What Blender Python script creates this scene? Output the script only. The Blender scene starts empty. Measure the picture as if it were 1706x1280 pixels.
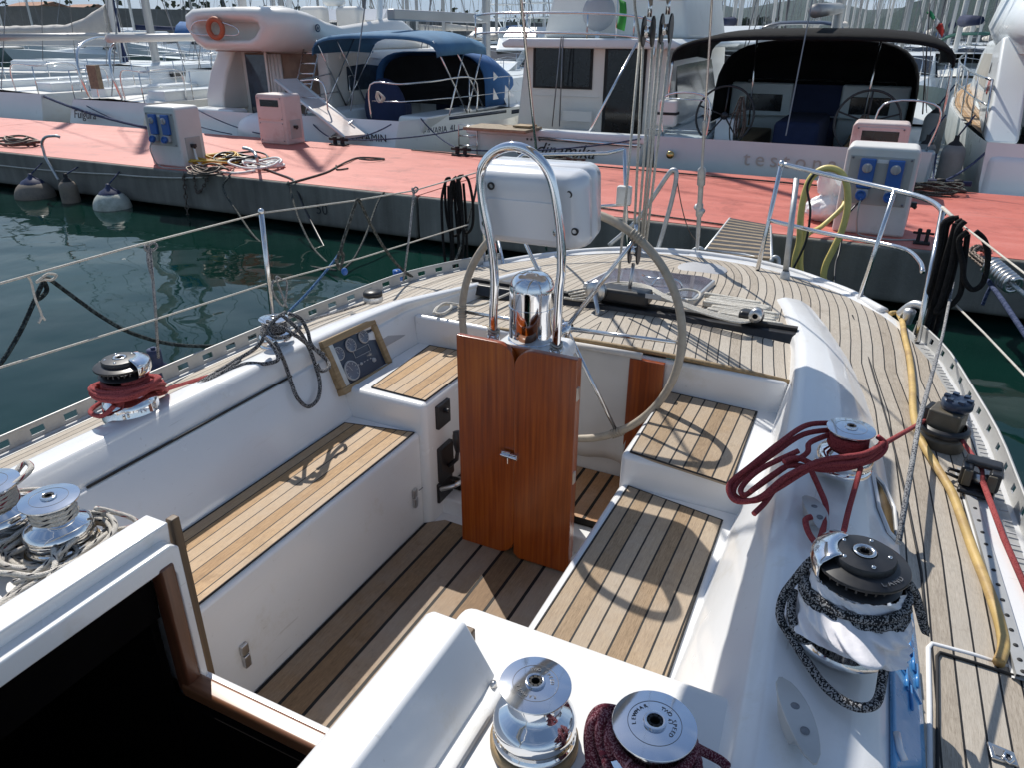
import bpy, bmesh, math, random
from mathutils import Vector, Matrix, Euler, noise as mnoise
random.seed(11)
R = math.radians
sc = bpy.context.scene
COL = sc.collection
# ------------------------------------------------------------------ camera
FPX, CX, CY = 1230.0, 853.0, 640.0
PITCH, YAW, ROLL = R(25.3), R(26.0), R(0.25)
CAM = Vector((1.09, 0.0, 2.4))
FW = Vector((-math.sin(YAW)*math.cos(PITCH), math.cos(YAW)*math.cos(PITCH), -math.sin(PITCH)))
_rt = Vector((math.cos(YAW), math.sin(YAW), 0)); _up = _rt.cross(FW)
RT = _rt*math.cos(ROLL)+_up*math.sin(ROLL); UP = _up*math.cos(ROLL)-_rt*math.sin(ROLL)
cd = bpy.data.cameras.new("camera"); cam = bpy.data.objects.new("camera", cd); COL.objects.link(cam)
m = Matrix((RT, UP, -FW)).transposed().to_4x4(); m.translation = CAM; cam.matrix_world = m
cd.sensor_width = 36.0; cd.lens = FPX/1706*36; cd.clip_start = 0.05; cd.clip_end = 30000
sc.camera = cam
# ------------------------------------------------------------------ light
TOSUN = Vector((-0.655, 0.595, 1.0)).normalized()
SUN_EL = math.asin(TOSUN.z); SUN_AZ = math.atan2(TOSUN.x, TOSUN.y)
w = bpy.data.worlds.new("World"); sc.world = w; w.use_nodes = True
nt = w.node_tree; nt.nodes.clear()
def wn(t, **k):
    n = nt.nodes.new(t)
    for a, b in k.items(): setattr(n, a, b)
    return n
sky = wn('ShaderNodeTexSky', sky_type='NISHITA', sun_disc=False, sun_elevation=SUN_EL, sun_rotation=SUN_AZ,
         air_density=1.25, dust_density=0.4, ozone_density=3.0)
tcw = wn('ShaderNodeTexCoord'); mpw = wn('ShaderNodeMapping'); mpw.inputs['Scale'].default_value = (1, 1, 5)
nzw = wn('ShaderNodeTexNoise'); nzw.inputs['Scale'].default_value = 2.2; nzw.inputs['Detail'].default_value = 7
rpw = wn('ShaderNodeValToRGB'); rpw.color_ramp.elements[0].position = .47; rpw.color_ramp.elements[1].position = .8
mxw = wn('ShaderNodeMixRGB'); mxw.inputs[2].default_value = (7.5, 7.9, 8.4, 1)
mlw = wn('ShaderNodeMath', operation='MULTIPLY'); mlw.inputs[1].default_value = .32
bgw = wn('ShaderNodeBackground'); bgw.inputs[1].default_value = 0.105
ow = wn('ShaderNodeOutputWorld')
L = nt.links.new
L(tcw.outputs['Generated'], mpw.inputs[0]); L(mpw.outputs[0], nzw.inputs['Vector']); L(nzw.outputs[0], rpw.inputs[0])
L(rpw.outputs[0], mlw.inputs[0]); L(mlw.outputs[0], mxw.inputs[0]); L(sky.outputs[0], mxw.inputs[1])
sxw = wn('ShaderNodeSeparateXYZ'); L(tcw.outputs['Generated'], sxw.inputs[0])
vlw = wn('ShaderNodeMapRange'); vlw.inputs[1].default_value = 0.0; vlw.inputs[2].default_value = .42; vlw.inputs[3].default_value = .92; vlw.inputs[4].default_value = 0.0
L(sxw.outputs[2], vlw.inputs[0]); nzv = wn('ShaderNodeTexNoise'); nzv.inputs['Scale'].default_value = 5; nzv.inputs['Detail'].default_value = 6; L(mpw.outputs[0], nzv.inputs['Vector'])
rpv = wn('ShaderNodeValToRGB'); rpv.color_ramp.elements[0].position = .42; rpv.color_ramp.elements[1].position = .68; rpv.color_ramp.elements[0].color = (4.2, 5.5, 7.2, 1); rpv.color_ramp.elements[1].color = (6.6, 7.3, 8.2, 1); L(nzv.outputs[0], rpv.inputs[0])
mxv = wn('ShaderNodeMixRGB'); L(vlw.outputs[0], mxv.inputs[0]); L(mxw.outputs[0], mxv.inputs[1]); L(rpv.outputs[0], mxv.inputs[2])
L(mxv.outputs[0], bgw.inputs[0]); L(bgw.outputs[0], ow.inputs[0])
sl = bpy.data.lights.new("sun", 'SUN'); sl.energy = 5.0; sl.angle = R(0.5); sl.color = (1, .95, .87)
so = bpy.data.objects.new("sun", sl); COL.objects.link(so); so.location = (-20, 14, 30)
so.rotation_euler = TOSUN.to_track_quat('Z', 'Y').to_euler()
sc.view_settings.view_transform = 'Standard'; sc.view_settings.look = 'None'
sc.view_settings.exposure = 0.0; sc.view_settings.gamma = 1.0
sc.cycles.max_bounces = 8; sc.cycles.transparent_max_bounces = 8
sc.cycles.sample_clamp_indirect = 4.0; sc.cycles.caustics_reflective = False; sc.cycles.caustics_refractive = False
sc.cycles.use_denoising = True
# ------------------------------------------------------------------ picture to place helpers
def ray(px, py): return FW + RT*((px-CX)/FPX) - UP*((py-CY)/FPX)
def zz(px, py, z): d = ray(px, py); return CAM + d*((z-CAM.z)/d.z)
def xx(px, py, x): d = ray(px, py); return CAM + d*((x-CAM.x)/d.x)
def yy(px, py, y): d = ray(px, py); return CAM + d*((y-CAM.y)/d.y)
V = Vector
def lerp(a, b, t): return a+(b-a)*t
def itp(tab, x):
    if x <= tab[0][0]: return tab[0][1]
    for (a, p), (b, q) in zip(tab, tab[1:]):
        if x <= b: return p+(q-p)*(x-a)/(b-a)
    return tab[-1][1]
def spl(pts, n=8, closed=False):
    pts = [V(p) for p in pts]; N = len(pts); out = []
    rng = range(N if closed else N-1)
    for i in rng:
        if closed: p0, p1, p2, p3 = pts[i-1], pts[i], pts[(i+1) % N], pts[(i+2) % N]
        else: p0, p1, p2, p3 = pts[max(i-1, 0)], pts[i], pts[i+1], pts[min(i+2, N-1)]
        for k in range(n):
            t = k/n; t2 = t*t; t3 = t2*t
            out.append(0.5*((2*p1)+(p2-p0)*t+(2*p0-5*p1+4*p2-p3)*t2+(3*p1-p0-3*p2+p3)*t3))
    if not closed: out.append(pts[-1].copy())
    return out
def sag(a, b, d, n=10):
    a, b = V(a), V(b); out = []
    for i in range(n+1):
        t = i/n; p = a.lerp(b, t); p.z -= d*4*t*(1-t); out.append(p)
    return out
# ------------------------------------------------------------------ mesh collector
class MB:
    def __init__(s): s.v = []; s.f = []; s.uv = []; s.sm = []; s.cuts = []
    def cut(s): s.cuts.append((len(s.v), len(s.f))); return s      # the next shapes are a piece of their own
    def add(s, verts, faces, uvs=None, smooth=False, M=None):
        o = len(s.v)
        for p in verts:
            p = V(p); s.v.append(M @ p if M else p)
        for i, f in enumerate(faces):
            s.f.append([o+k for k in f]); s.sm.append(smooth)
            if uvs: s.uv.append([tuple(q) for q in uvs[i]])
            else: s.uv.append([(verts[k][0], verts[k][1]) for k in f])
        return s
    def box(s, lo, hi, M=None, taper=None):
        x0, y0, z0 = lo; x1, y1, z1 = hi
        vs = [(x0, y0, z0), (x1, y0, z0), (x1, y1, z0), (x0, y1, z0), (x0, y0, z1), (x1, y0, z1), (x1, y1, z1), (x0, y1, z1)]
        if taper:
            cx, cy = (x0+x1)/2, (y0+y1)/2
            for i in range(4, 8): vs[i] = (cx+(vs[i][0]-cx)*taper[0], cy+(vs[i][1]-cy)*taper[1], vs[i][2])
        return s.add(vs, [(0, 3, 2, 1), (4, 5, 6, 7), (0, 1, 5, 4), (1, 2, 6, 5), (2, 3, 7, 6), (3, 0, 4, 7)], M=M)
    def cbox(s, c, size, M=None):
        return s.box([c[i]-size[i]/2 for i in range(3)], [c[i]+size[i]/2 for i in range(3)], M)
    def prism(s, poly, h, M=None, smooth=False):
        n = len(poly)
        vs = [(p[0], p[1], 0) for p in poly]+[(p[0], p[1], h) for p in poly]
        fs = [tuple(range(n))[::-1], tuple(range(n, 2*n))]+[(i, (i+1) % n, n+(i+1) % n, n+i) for i in range(n)]
        return s.add(vs, fs, M=M)
    def tube(s, pts, r, seg=8, closed=False, caps=True, smooth=True):
        pts = [V(p) for p in pts]
        q = [pts[0]]
        for p in pts[1:]:
            if (p-q[-1]).length > 1e-5: q.append(p)
        pts = q; n = len(pts)
        if n < 2: return s
        if closed and (pts[0]-pts[-1]).length < 1e-5: pts.pop(); n -= 1
        def tan(i):
            a = pts[i-1] if (i > 0 or closed) else pts[0]
            b = pts[(i+1) % n] if (i < n-1 or closed) else pts[-1]
            d = b-a
            return d.normalized() if d.length > 1e-9 else V((0, 0, 1))
        t = tan(0); u = t.orthogonal().normalized(); vs = []; acc = 0; L_ = []
        for i in range(n):
            t2 = tan(i); ax = t.cross(t2)
            if ax.length > 1e-8: u = Matrix.Rotation(t.angle(t2), 3, ax.normalized()) @ u
            u = (u - t2*u.dot(t2)).normalized(); t = t2; w_ = t.cross(u)
            rr = r(i/(n-1)) if callable(r) else r
            for k in range(seg):
                a = 2*math.pi*k/seg; vs.append(pts[i]+(u*math.cos(a)+w_*math.sin(a))*rr)
            if i: acc += (pts[i]-pts[i-1]).length
            L_.append(acc)
        fs, us = [], []
        for i in range(n if closed else n-1):
            j = (i+1) % n; lj = L_[j] if j else acc+(pts[0]-pts[-1]).length
            for k in range(seg):
                l = (k+1) % seg
                fs.append((i*seg+k, i*seg+l, j*seg+l, j*seg+k))
                us.append([(L_[i], k/seg), (L_[i], (k+1)/seg), (lj, (k+1)/seg), (lj, k/seg)])
        if caps and not closed:
            fs.append(tuple(range(seg))[::-1]); us.append([(0, 0)]*seg)
            fs.append(tuple((n-1)*seg+k for k in range(seg))); us.append([(acc, 0)]*seg)
        return s.add(vs, fs, us, smooth)
    def lathe(s, prof, M=None, seg=28, smooth=True, ang=2*math.pi):
        vs, fs = [], []; n = len(prof); full = abs(ang-2*math.pi) < 1e-6; m_ = seg if full else seg+1
        for i in range(m_):
            a = ang*i/seg
            for (r, z) in prof: vs.append((r*math.cos(a), r*math.sin(a), z))
        us = []
        for i in range(seg):
            j = (i+1) % m_
            for k in range(n-1):
                fs.append((i*n+k, j*n+k, j*n+k+1, i*n+k+1))
                us.append([(i/seg, prof[k][1]), ((i+1)/seg, prof[k][1]), ((i+1)/seg, prof[k+1][1]), (i/seg, prof[k+1][1])])
        return s.add(vs, fs, us, smooth, M)
    def grid(s, rows, uvrows=None, smooth=True, closed=False, flip=False):
        n = len(rows[0]); vs = [p for r_ in rows for p in r_]; fs, us = [], []
        for i in range(len(rows)-1):
            for k in range(n if closed else n-1):
                l = (k+1) % n
                f = (i*n+k, i*n+l, (i+1)*n+l, (i+1)*n+k)
                fs.append(f[::-1] if flip else f)
                if uvrows:
                    q = [uvrows[i][k], uvrows[i][l], uvrows[i+1][l], uvrows[i+1][k]]
                    us.append(q[::-1] if flip else q)
        return s.add(vs, fs, us if uvrows else None, smooth)
    def sphere(s, c, r, seg=16, ring=10, sc_=(1, 1, 1), M=None):
        prof = [(max(1e-4, r*math.sin(math.pi*i/ring)), -r*math.cos(math.pi*i/ring)) for i in range(ring+1)]
        T = Matrix.Translation(V(c)) @ Matrix.Diagonal((sc_[0], sc_[1], sc_[2], 1))
        return s.lathe(prof, (M @ T) if M else T, seg)
    def sheet(s, poly, z=0, M=None):
        return s.add([(p[0], p[1], p[2] if len(p) > 2 else z) for p in poly], [tuple(range(len(poly)))], M=M)
    def build(s, name, mt, parent=None, loc=None, local=False, bevel=0, bseg=2, angle=35, solid=0, sub=0):
        if s.cuts:
            cs = s.cuts+[(len(s.v), len(s.f))]; s.cuts = []; res = None
            if cs[0] != (0, 0): cs = [(0, 0)]+cs
            for (v0, f0), (v1, f1) in zip(cs, cs[1:]):
                if v1 == v0: continue
                q = MB(); q.v = s.v[v0:v1]; q.f = [[k-v0 for k in f] for f in s.f[f0:f1]]; q.uv = s.uv[f0:f1]; q.sm = s.sm[f0:f1]
                o = q.build(name, mt, parent, loc, local, bevel, bseg, angle, solid, sub); res = res or o
            return res
        me = bpy.data.meshes.new(name)
        off = V((0, 0, 0))
        if not local:
            if parent is not None: off = WLOC.get(parent, V((0, 0, 0)))
            elif loc is not None: off = V(loc)
        me.from_pydata([p-off for p in s.v], [], s.f)
        me.polygons.foreach_set('use_smooth', s.sm)
        ul = me.uv_layers.new(name='UVMap')
        ul.data.foreach_set('uv', [c for f in s.uv for q in f for c in q])
        me.materials.append(mt); me.validate(); me.update()
        o = bpy.data.objects.new(name, me); COL.objects.link(o)
        if parent is not None:
            o.parent = parent; WLOC[o] = off
        elif loc is not None:
            o.location = loc; WLOC[o] = V(loc)
        else: WLOC[o] = V((0, 0, 0))
        if solid:
            md = o.modifiers.new('thick', 'SOLIDIFY'); md.thickness = solid; md.offset = 0
        if sub:
            md = o.modifiers.new('sub', 'SUBSURF'); md.levels = sub; md.render_levels = sub
        if bevel:
            md = o.modifiers.new('bev', 'BEVEL'); md.width = bevel; md.segments = bseg; md.limit_method = 'ANGLE'; md.angle_limit = R(angle)
            md.harden_normals = False
            for pl in me.polygons: pl.use_smooth = True
            try:
                md2 = o.modifiers.new('wn', 'WEIGHTED_NORMAL'); md2.keep_sharp = True
            except Exception: pass
        return o
WLOC = {}
def tag(o, label, cat, group=None, kind=None):
    o['label'] = label; o['category'] = cat
    if group: o['group'] = group
    if kind: o['kind'] = kind
    return o
def empty(name, loc, label, cat, group=None, rz=0):
    o = bpy.data.objects.new(name, None); COL.objects.link(o); o.location = loc; o.rotation_euler = (0, 0, rz)
    o.empty_display_size = .2; WLOC[o] = V(loc)
    return tag(o, label, cat, group)
def structure(o): o['kind'] = 'structure'; return o
def kids(o): return [c for c in bpy.data.objects if c.parent == o]
def copy_tree(o, loc=None, rz=None, label=None, parent=None):
    ch = kids(o); c = o.copy(); COL.objects.link(c)
    if parent is not None: c.parent = parent
    if loc is not None: c.location = loc
    if rz is not None: c.rotation_euler = (0, 0, rz)
    if label: c['label'] = label
    WLOC[c] = V(c.location)
    for k in ch: copy_tree(k, parent=c)
    return c
def text_mesh(txt, size, M, ext=0.0006, shear=0, mb=None, align='CENTER', space=1.0):
    cu = bpy.data.curves.new('t', 'FONT'); cu.body = txt; cu.size = size; cu.extrude = ext; cu.align_x = align; cu.align_y = 'CENTER'
    cu.shear = shear; cu.space_character = space; cu.resolution_u = 3
    o = bpy.data.objects.new('t', cu); COL.objects.link(o)
    dg = bpy.context.evaluated_depsgraph_get(); me = bpy.data.meshes.new_from_object(o.evaluated_get(dg))
    mb = mb or MB()
    mb.add([v.co for v in me.vertices], [tuple(p.vertices) for p in me.polygons], M=M)
    bpy.data.objects.remove(o); bpy.data.curves.remove(cu); bpy.data.meshes.remove(me)
    return mb
def frame(o, xax, yax):
    """matrix with given origin, text x axis and text y axis"""
    x = V(xax).normalized(); y = V(yax); y = (y-x*y.dot(x)).normalized(); z = x.cross(y)
    mm = Matrix((x, y, z)).transposed().to_4x4(); mm.translation = V(o); return mm
def axis_frame(o, z):
    z = V(z).normalized(); x = z.orthogonal().normalized(); return frame(o, x, z.cross(x))
# ------------------------------------------------------------------ materials
def newmat(name):
    mt = bpy.data.materials.new(name); mt.use_nodes = True
    b = mt.node_tree.nodes['Principled BSDF']; return mt, mt.node_tree, b
def N(t, typ, **k):
    n = t.nodes.new(typ)
    for a, b in k.items():
        if a in ('operation', 'blend_type', 'data_type', 'noise_dimensions', 'feature', 'wave_type', 'bands_direction', 'use_clamp'): setattr(n, a, b)
        else: n.inputs[a].default_value = b
    return n
def mathn(t, op, a, b=None, c=None):
    n = t.nodes.new('ShaderNodeMath'); n.operation = op
    for i, x in enumerate((a, b, c)):
        if x is None: continue
        if isinstance(x, (int, float)): n.inputs[i].default_value = x
        else: t.links.new(x, n.inputs[i])
    return n.outputs[0]
def ramp(t, src, stops):
    n = t.nodes.new('ShaderNodeValToRGB'); e = n.color_ramp.elements
    e[0].position, e[0].color = stops[0][0], (*stops[0][1], 1); e[1].position, e[1].color = stops[-1][0], (*stops[-1][1], 1)
    for p, c in stops[1:-1]:
        k = e.new(p); k.color = (*c, 1)
    t.links.new(src, n.inputs[0]); return n.outputs[0]
def mix(t, f, a, b, blend='MIX'):
    n = t.nodes.new('ShaderNodeMixRGB'); n.blend_type = blend
    for i, x in enumerate((f, a, b)):
        if isinstance(x, (int, float)): n.inputs[i].default_value = x
        elif isinstance(x, tuple): n.inputs[i].default_value = (*x, 1)
        else: t.links.new(x, n.inputs[i])
    return n.outputs[0]
def nz(t, scale, detail=4, vec=None, rough=.55, sx=None):
    tc = t.nodes.new('ShaderNodeTexCoord'); v = vec or tc.outputs['Object']
    if sx:
        mp = t.nodes.new('ShaderNodeMapping'); mp.inputs['Scale'].default_value = sx; t.links.new(v, mp.inputs[0]); v = mp.outputs[0]
    n = t.nodes.new('ShaderNodeTexNoise'); n.inputs['Scale'].default_value = scale; n.inputs['Detail'].default_value = detail; n.inputs['Roughness'].default_value = rough
    t.links.new(v, n.inputs['Vector']); return n.outputs[0]
def bump(t, b, h, strength=.3, dist=.01):
    n = t.nodes.new('ShaderNodeBump'); n.inputs['Strength'].default_value = strength; n.inputs['Distance'].default_value = dist
    t.links.new(h, n.inputs['Height']); t.links.new(n.outputs[0], b.inputs['Normal'])
def pmat(name, col, rough=.5, metal=0, coat=0, var=.12, vs=6, bs=0, bsc=60, bd=.003, rv=.08, dirt=None, spec=None):
    mt, t, b = newmat(name)
    n = nz(t, vs, 5)
    c0 = tuple(max(0, x*(1-var)) for x in col); c1 = tuple(min(1, x*(1+var)) for x in col)
    c = ramp(t, n, [(.3, c0), (.7, c1)])
    if dirt:
        n2 = nz(t, dirt[1], 8, rough=.7); f = ramp(t, n2, [(dirt[2], (0, 0, 0)), (dirt[2]+.22, (1, 1, 1))])
        c = mix(t, f, c, dirt[0])
    t.links.new(c, b.inputs['Base Color'])
    b.inputs['Metallic'].default_value = metal
    r = mathn(t, 'MULTIPLY_ADD', nz(t, vs*3.1, 4), rv*2, rough-rv); t.links.new(r, b.inputs['Roughness'])
    if coat: b.inputs['Coat Weight'].default_value = coat; b.inputs['Coat Roughness'].default_value = .06
    if spec is not None: b.inputs['Specular IOR Level'].default_value = spec
    if bs: bump(t, b, nz(t, bsc, 4), bs, bd)
    return mt
def teak(name, w, gap, cols, caulk=(.012, .012, .013), rough=.65, sheen=1.0, grain=1.0):
    mt, t, b = newmat(name)
    uv = t.nodes.new('ShaderNodeUVMap'); uv.uv_map = 'UVMap'
    sp = t.nodes.new('ShaderNodeSeparateXYZ'); t.links.new(uv.outputs[0], sp.inputs[0])
    u = mathn(t, 'DIVIDE', sp.outputs[0], w); fl = mathn(t, 'FLOOR', u); fr = mathn(t, 'FRACT', u)
    wnz = t.nodes.new('ShaderNodeTexWhiteNoise'); wnz.noise_dimensions = '1D'; t.links.new(fl, wnz.inputs['W'])
    cb = t.nodes.new('ShaderNodeCombineXYZ')
    t.links.new(mathn(t, 'MULTIPLY', sp.outputs[0], 42), cb.inputs[0]); t.links.new(mathn(t, 'MULTIPLY_ADD', wnz.outputs[0], 37.0, mathn(t, 'MULTIPLY', sp.outputs[1], 2.2)), cb.inputs[1])
    g1 = nz(t, 4.0*grain, 6, cb.outputs[0], .7)
    g2 = nz(t, 26, 4, uv.outputs[0], .6); g3 = nz(t, 3.0, 5, uv.outputs[0])
    k = mathn(t, 'ADD', mathn(t, 'MULTIPLY', g1, .58), mathn(t, 'ADD', mathn(t, 'MULTIPLY', wnz.outputs[0], .23), mathn(t, 'ADD', mathn(t, 'MULTIPLY', g2, .14), mathn(t, 'MULTIPLY', g3, .22))))
    c = ramp(t, k, [(.30, cols[0]), (.58, cols[1]), (.88, cols[2])])
    fine = ramp(t, nz(t, 16*grain, 5, cb.outputs[0], .8), [(.30, (.55, .52, .49)), (.52, (1, 1, 1)), (.8, (1.12, 1.12, 1.12))])
    c = mix(t, 1.0, c, fine, 'MULTIPLY')
    wf = ramp(t, mathn(t, 'ADD', mathn(t, 'MULTIPLY', nz(t, 1.7, 7, uv.outputs[0], .7), .75), mathn(t, 'MULTIPLY', wnz.outputs[0], .25)), [(.42, (0, 0, 0)), (.68, (.5, .5, .5))])
    c = mix(t, wf, c, (.40, .37, .33))
    stn = ramp(t, nz(t, 5.5, 8, uv.outputs[0], .75), [(.30, (.62, .6, .58)), (.44, (1, 1, 1))]); c = mix(t, .8, c, stn, 'MULTIPLY')
    ck = mathn(t, 'LESS_THAN', fr, mathn(t, 'MULTIPLY_ADD', g2, gap*.25, gap*.87))
    c = mix(t, ck, c, caulk)
    t.links.new(c, b.inputs['Base Color']); b.inputs['Roughness'].default_value = rough
    b.inputs['Specular IOR Level'].default_value = .35
    h = mathn(t, 'SUBTRACT', mathn(t, 'MULTIPLY', g1, .35), ck)
    bump(t, b, h, .45, .003)
    return mt
def crisp(row, d=.010):
    """hold the corners of a lofted section: a point just before and just after each"""
    o = [V(row[0])]
    for a, b_, c in zip(row, row[1:], row[2:]):
        a, b_, c = V(a), V(b_), V(c); l1, l2 = (a-b_).length, (c-b_).length
        o += [b_+(a-b_)*min(.4, d/max(l1, 1e-6)), b_+(c-b_)*min(.4, d/max(l2, 1e-6))]
    return o+[V(row[-1])]
def rope(name, c0, c1, thr=.5, freq=110, fl=None, rough=.85, tw=6, stren=.8):
    """braided rope: criss-cross strands from the tube UV (metres along, turns around)"""
    mt, t, b = newmat(name)
    uv = t.nodes.new('ShaderNodeUVMap'); uv.uv_map = 'UVMap'
    sp = t.nodes.new('ShaderNodeSeparateXYZ'); t.links.new(uv.outputs[0], sp.inputs[0])
    a = mathn(t, 'MULTIPLY', sp.outputs[0], freq); v_ = mathn(t, 'MULTIPLY', sp.outputs[1], tw)
    p = mathn(t, 'ADD', a, v_); q = mathn(t, 'SUBTRACT', a, v_)
    s1 = mathn(t, 'ABSOLUTE', mathn(t, 'SINE', mathn(t, 'MULTIPLY', p, math.pi))); s2 = mathn(t, 'ABSOLUTE', mathn(t, 'SINE', mathn(t, 'MULTIPLY', q, math.pi)))
    h = mathn(t, 'MAXIMUM', s1, s2)
    cb = t.nodes.new('ShaderNodeCombineXYZ'); t.links.new(mathn(t, 'FLOOR', p), cb.inputs[0]); t.links.new(mathn(t, 'FLOOR', q), cb.inputs[1])
    wnz = t.nodes.new('ShaderNodeTexWhiteNoise'); wnz.noise_dimensions = '3D'; t.links.new(cb.outputs[0], wnz.inputs['Vector'])
    f = mathn(t, 'GREATER_THAN', wnz.outputs[0], thr)
    c = mix(t, f, c0, c1)
    if fl:
        f2 = mathn(t, 'GREATER_THAN', mathn(t, 'FRACT', mathn(t, 'ADD', mathn(t, 'MULTIPLY', sp.outputs[0], fl[2]), mathn(t, 'MULTIPLY', sp.outputs[1], 2.0))), 1-fl[1])
        f3 = mathn(t, 'MULTIPLY', f2, mathn(t, 'GREATER_THAN', mathn(t, 'FRACT', mathn(t, 'MULTIPLY', sp.outputs[1], 3.0)), .55))
        c = mix(t, f3, c, fl[0])
    c = mix(t, .35, c, ramp(t, nz(t, 9, 5), [(.3, (.6, .58, .55)), (.7, (1.1, 1.1, 1.1))]), 'MULTIPLY')
    t.links.new(c, b.inputs['Base Color']); b.inputs['Roughness'].default_value = rough; b.inputs['Specular IOR Level'].default_value = .25
    bump(t, b, h, stren, .004)
    return mt
M = {}
M['gel'] = pmat('gelcoat_white', (.78, .785, .79), .24, coat=.4, var=.02, vs=2.5, rv=.09, dirt=((.66, .63, .56), 4.0, .58), bs=.03, bsc=5, bd=.01)
def scuff(mt):
    t = mt.node_tree; b = t.nodes['Principled BSDF']; src = b.inputs['Base Color'].links[0].from_socket
    n1 = nz(t, 1, 6, sx=(2.2, 2.2, 26), rough=.7); n2 = nz(t, 55, 3, sx=(1, .06, 1)); n3 = nz(t, 70, 3, sx=(.07, 1, 1)); n4 = nz(t, 2.2, 3)
    c = mix(t, ramp(t, n1, [(.6, (0, 0, 0)), (.78, (.22, .22, .22))]), src, (.5, .46, .38))
    sc_ = mathn(t, 'MULTIPLY', mathn(t, 'MAXIMUM', mathn(t, 'GREATER_THAN', n2, .71), mathn(t, 'GREATER_THAN', n3, .71)), mathn(t, 'GREATER_THAN', n4, .5))
    c = mix(t, mathn(t, 'MULTIPLY', sc_, .28), c, (.42, .4, .37)); spk = nz(t, 210, 2); c = mix(t, mathn(t, 'MULTIPLY', mathn(t, 'GREATER_THAN', spk, .76), .35), c, (.3, .27, .22))
    t.links.new(c, b.inputs['Base Color'])
scuff(M['gel'])
M['gelwarm'] = pmat('gelcoat_cream', (.78, .755, .70), .32, coat=.3, var=.03, vs=2, dirt=((.55, .5, .42), 2.0, .64))
M['nonskid'] = pmat('gelcoat_matt', (.74, .74, .73), .5, var=.03, vs=4, bs=.12, bsc=300, bd=.001, dirt=((.6, .57, .5), 5.0, .66))
M['white2'] = pmat('boat_white', (.77, .81, .82), .3, coat=.3, var=.03, vs=1.2, dirt=((.68, .65, .6), 1.3, .62))
M['offwhite'] = pmat('boat_off_white', (.80, .785, .74), .38, coat=.2, var=.05, vs=1.5, dirt=((.55, .52, .46), 1.6, .62))
M['greyhull'] = pmat('boat_grey_white', (.55, .65, .69), .32, coat=.3, var=.05, vs=1.5)
scuff(M['nonskid'])
M['teak_seat'] = teak('teak_seat', .047, .085, [(.26, .145, .062), (.47, .29, .138), (.63, .43, .235)])
M['teak_seat2'] = teak('teak_seat_weathered', .052, .115, [(.20, .135, .078), (.37, .262, .16), (.53, .40, .255)])
M['teak_deck'] = teak('teak_deck', .046, .105, [(.29, .245, .195), (.47, .41, .335), (.64, .585, .50)])
M['teak_sole'] = teak('teak_sole', .098, .13, [(.15, .088, .045), (.28, .175, .092), (.42, .285, .165)], caulk=(.006, .005, .005))
M['teak_grating'] = teak('teak_grating', .07, .2, [(.28, .12, .04), (.46, .22, .08), (.58, .32, .14)], caulk=(.01, .008, .006))
def varnish(name, cols, sc_=1.0, axis=2, rough=.16):
    mt, t, b = newmat(name)
    s_ = [70*sc_, 70*sc_, 70*sc_]; s_[axis] = 2.2*sc_
    g = nz(t, 1, 5, sx=tuple(s_), rough=.6); g2 = nz(t, 2.2, 3)
    k = mathn(t, 'ADD', mathn(t, 'MULTIPLY', g, .7), mathn(t, 'MULTIPLY', g2, .3))
    c = ramp(t, k, [(.32, cols[0]), (.52, cols[1]), (.72, cols[2])])
    t.links.new(c, b.inputs['Base Color']); b.inputs['Roughness'].default_value = rough + .15
    b.inputs['Coat Weight'].default_value = .45; b.inputs['Coat Roughness'].default_value = rough
    bump(t, b, nz(t, 3.5, 3), .04, .01)
    return mt
M['varnish'] = varnish('varnished_mahogany', [(.15, .022, .002), (.28, .052, .004), (.41, .10, .010)])
M['mahog'] = varnish('dark_mahogany', [(.07, .02, .008), (.12, .04, .018), (.19, .075, .035)], axis=2, rough=.3)
M['mahogx'] = varnish('dark_mahogany_rail', [(.1, .035, .015), (.2, .08, .035), (.3, .14, .07)], axis=0, rough=.3)
M['oldteak'] = varnish('bare_teak_trim', [(.055, .03, .013), (.12, .07, .032), (.22, .14, .07)], axis=2, rough=.5)
M['oldteaky'] = varnish('bare_teak_frame', [(.2, .13, .06), (.32, .22, .11), (.42, .3, .16)], axis=1, rough=.6)
M['chrome'] = pmat('chrome', (.82, .83, .85), .07, 1, var=.02, rv=.03, bs=.015, bsc=14, bd=.004)
M['capmirror'] = pmat('polished_cap', (.66, .69, .74), .075, 1, var=.05, vs=9, rv=.03, bs=.02, bsc=25, bd=.003)
M['steel'] = pmat('stainless_steel', (.72, .72, .72), .16, 1, var=.05, rv=.06)
M['brushed'] = pmat('brushed_steel', (.6, .6, .6), .32, 1, var=.1, vs=20, rv=.08)
M['alu'] = pmat('aluminium', (.62, .63, .64), .42, .85, var=.08, vs=15, rv=.08)
M['alupaint'] = pmat('anodised_rail', (.47, .47, .46), .45, .35, var=.08, vs=12, dirt=((.42, .4, .36), 8, .6))
M['galv'] = pmat('galvanised_tube', (.5, .52, .53), .5, .7, var=.15, vs=18)
M['black'] = pmat('black_plastic', (.018, .018, .02), .38, var=.3, vs=20, rv=.1)
M['blackm'] = pmat('black_matt', (.012, .012, .013), .7, var=.3)
M['grime'] = pmat('bronze_grey_plastic', (.10, .085, .062), .42, var=.25, vs=14)
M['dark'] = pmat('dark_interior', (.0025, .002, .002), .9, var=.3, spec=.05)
M['glassd'] = pmat('dark_window', (.012, .014, .017), .1, var=.2, rv=.03)
M['glassb'] = pmat('blue_grey_window', (.05, .07, .1), .08, coat=.4, var=.3, rv=.03)
M['lens'] = pmat('smoked_hatch_lens', (.13, .125, .16), .07, coat=.7, var=.1, rv=.03, dirt=((.24, .22, .27), 3, .45))
M['canvas'] = pmat('white_canvas', (.62, .59, .56), .9, var=.06, vs=3, bs=.3, bsc=240, bd=.001)
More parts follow.
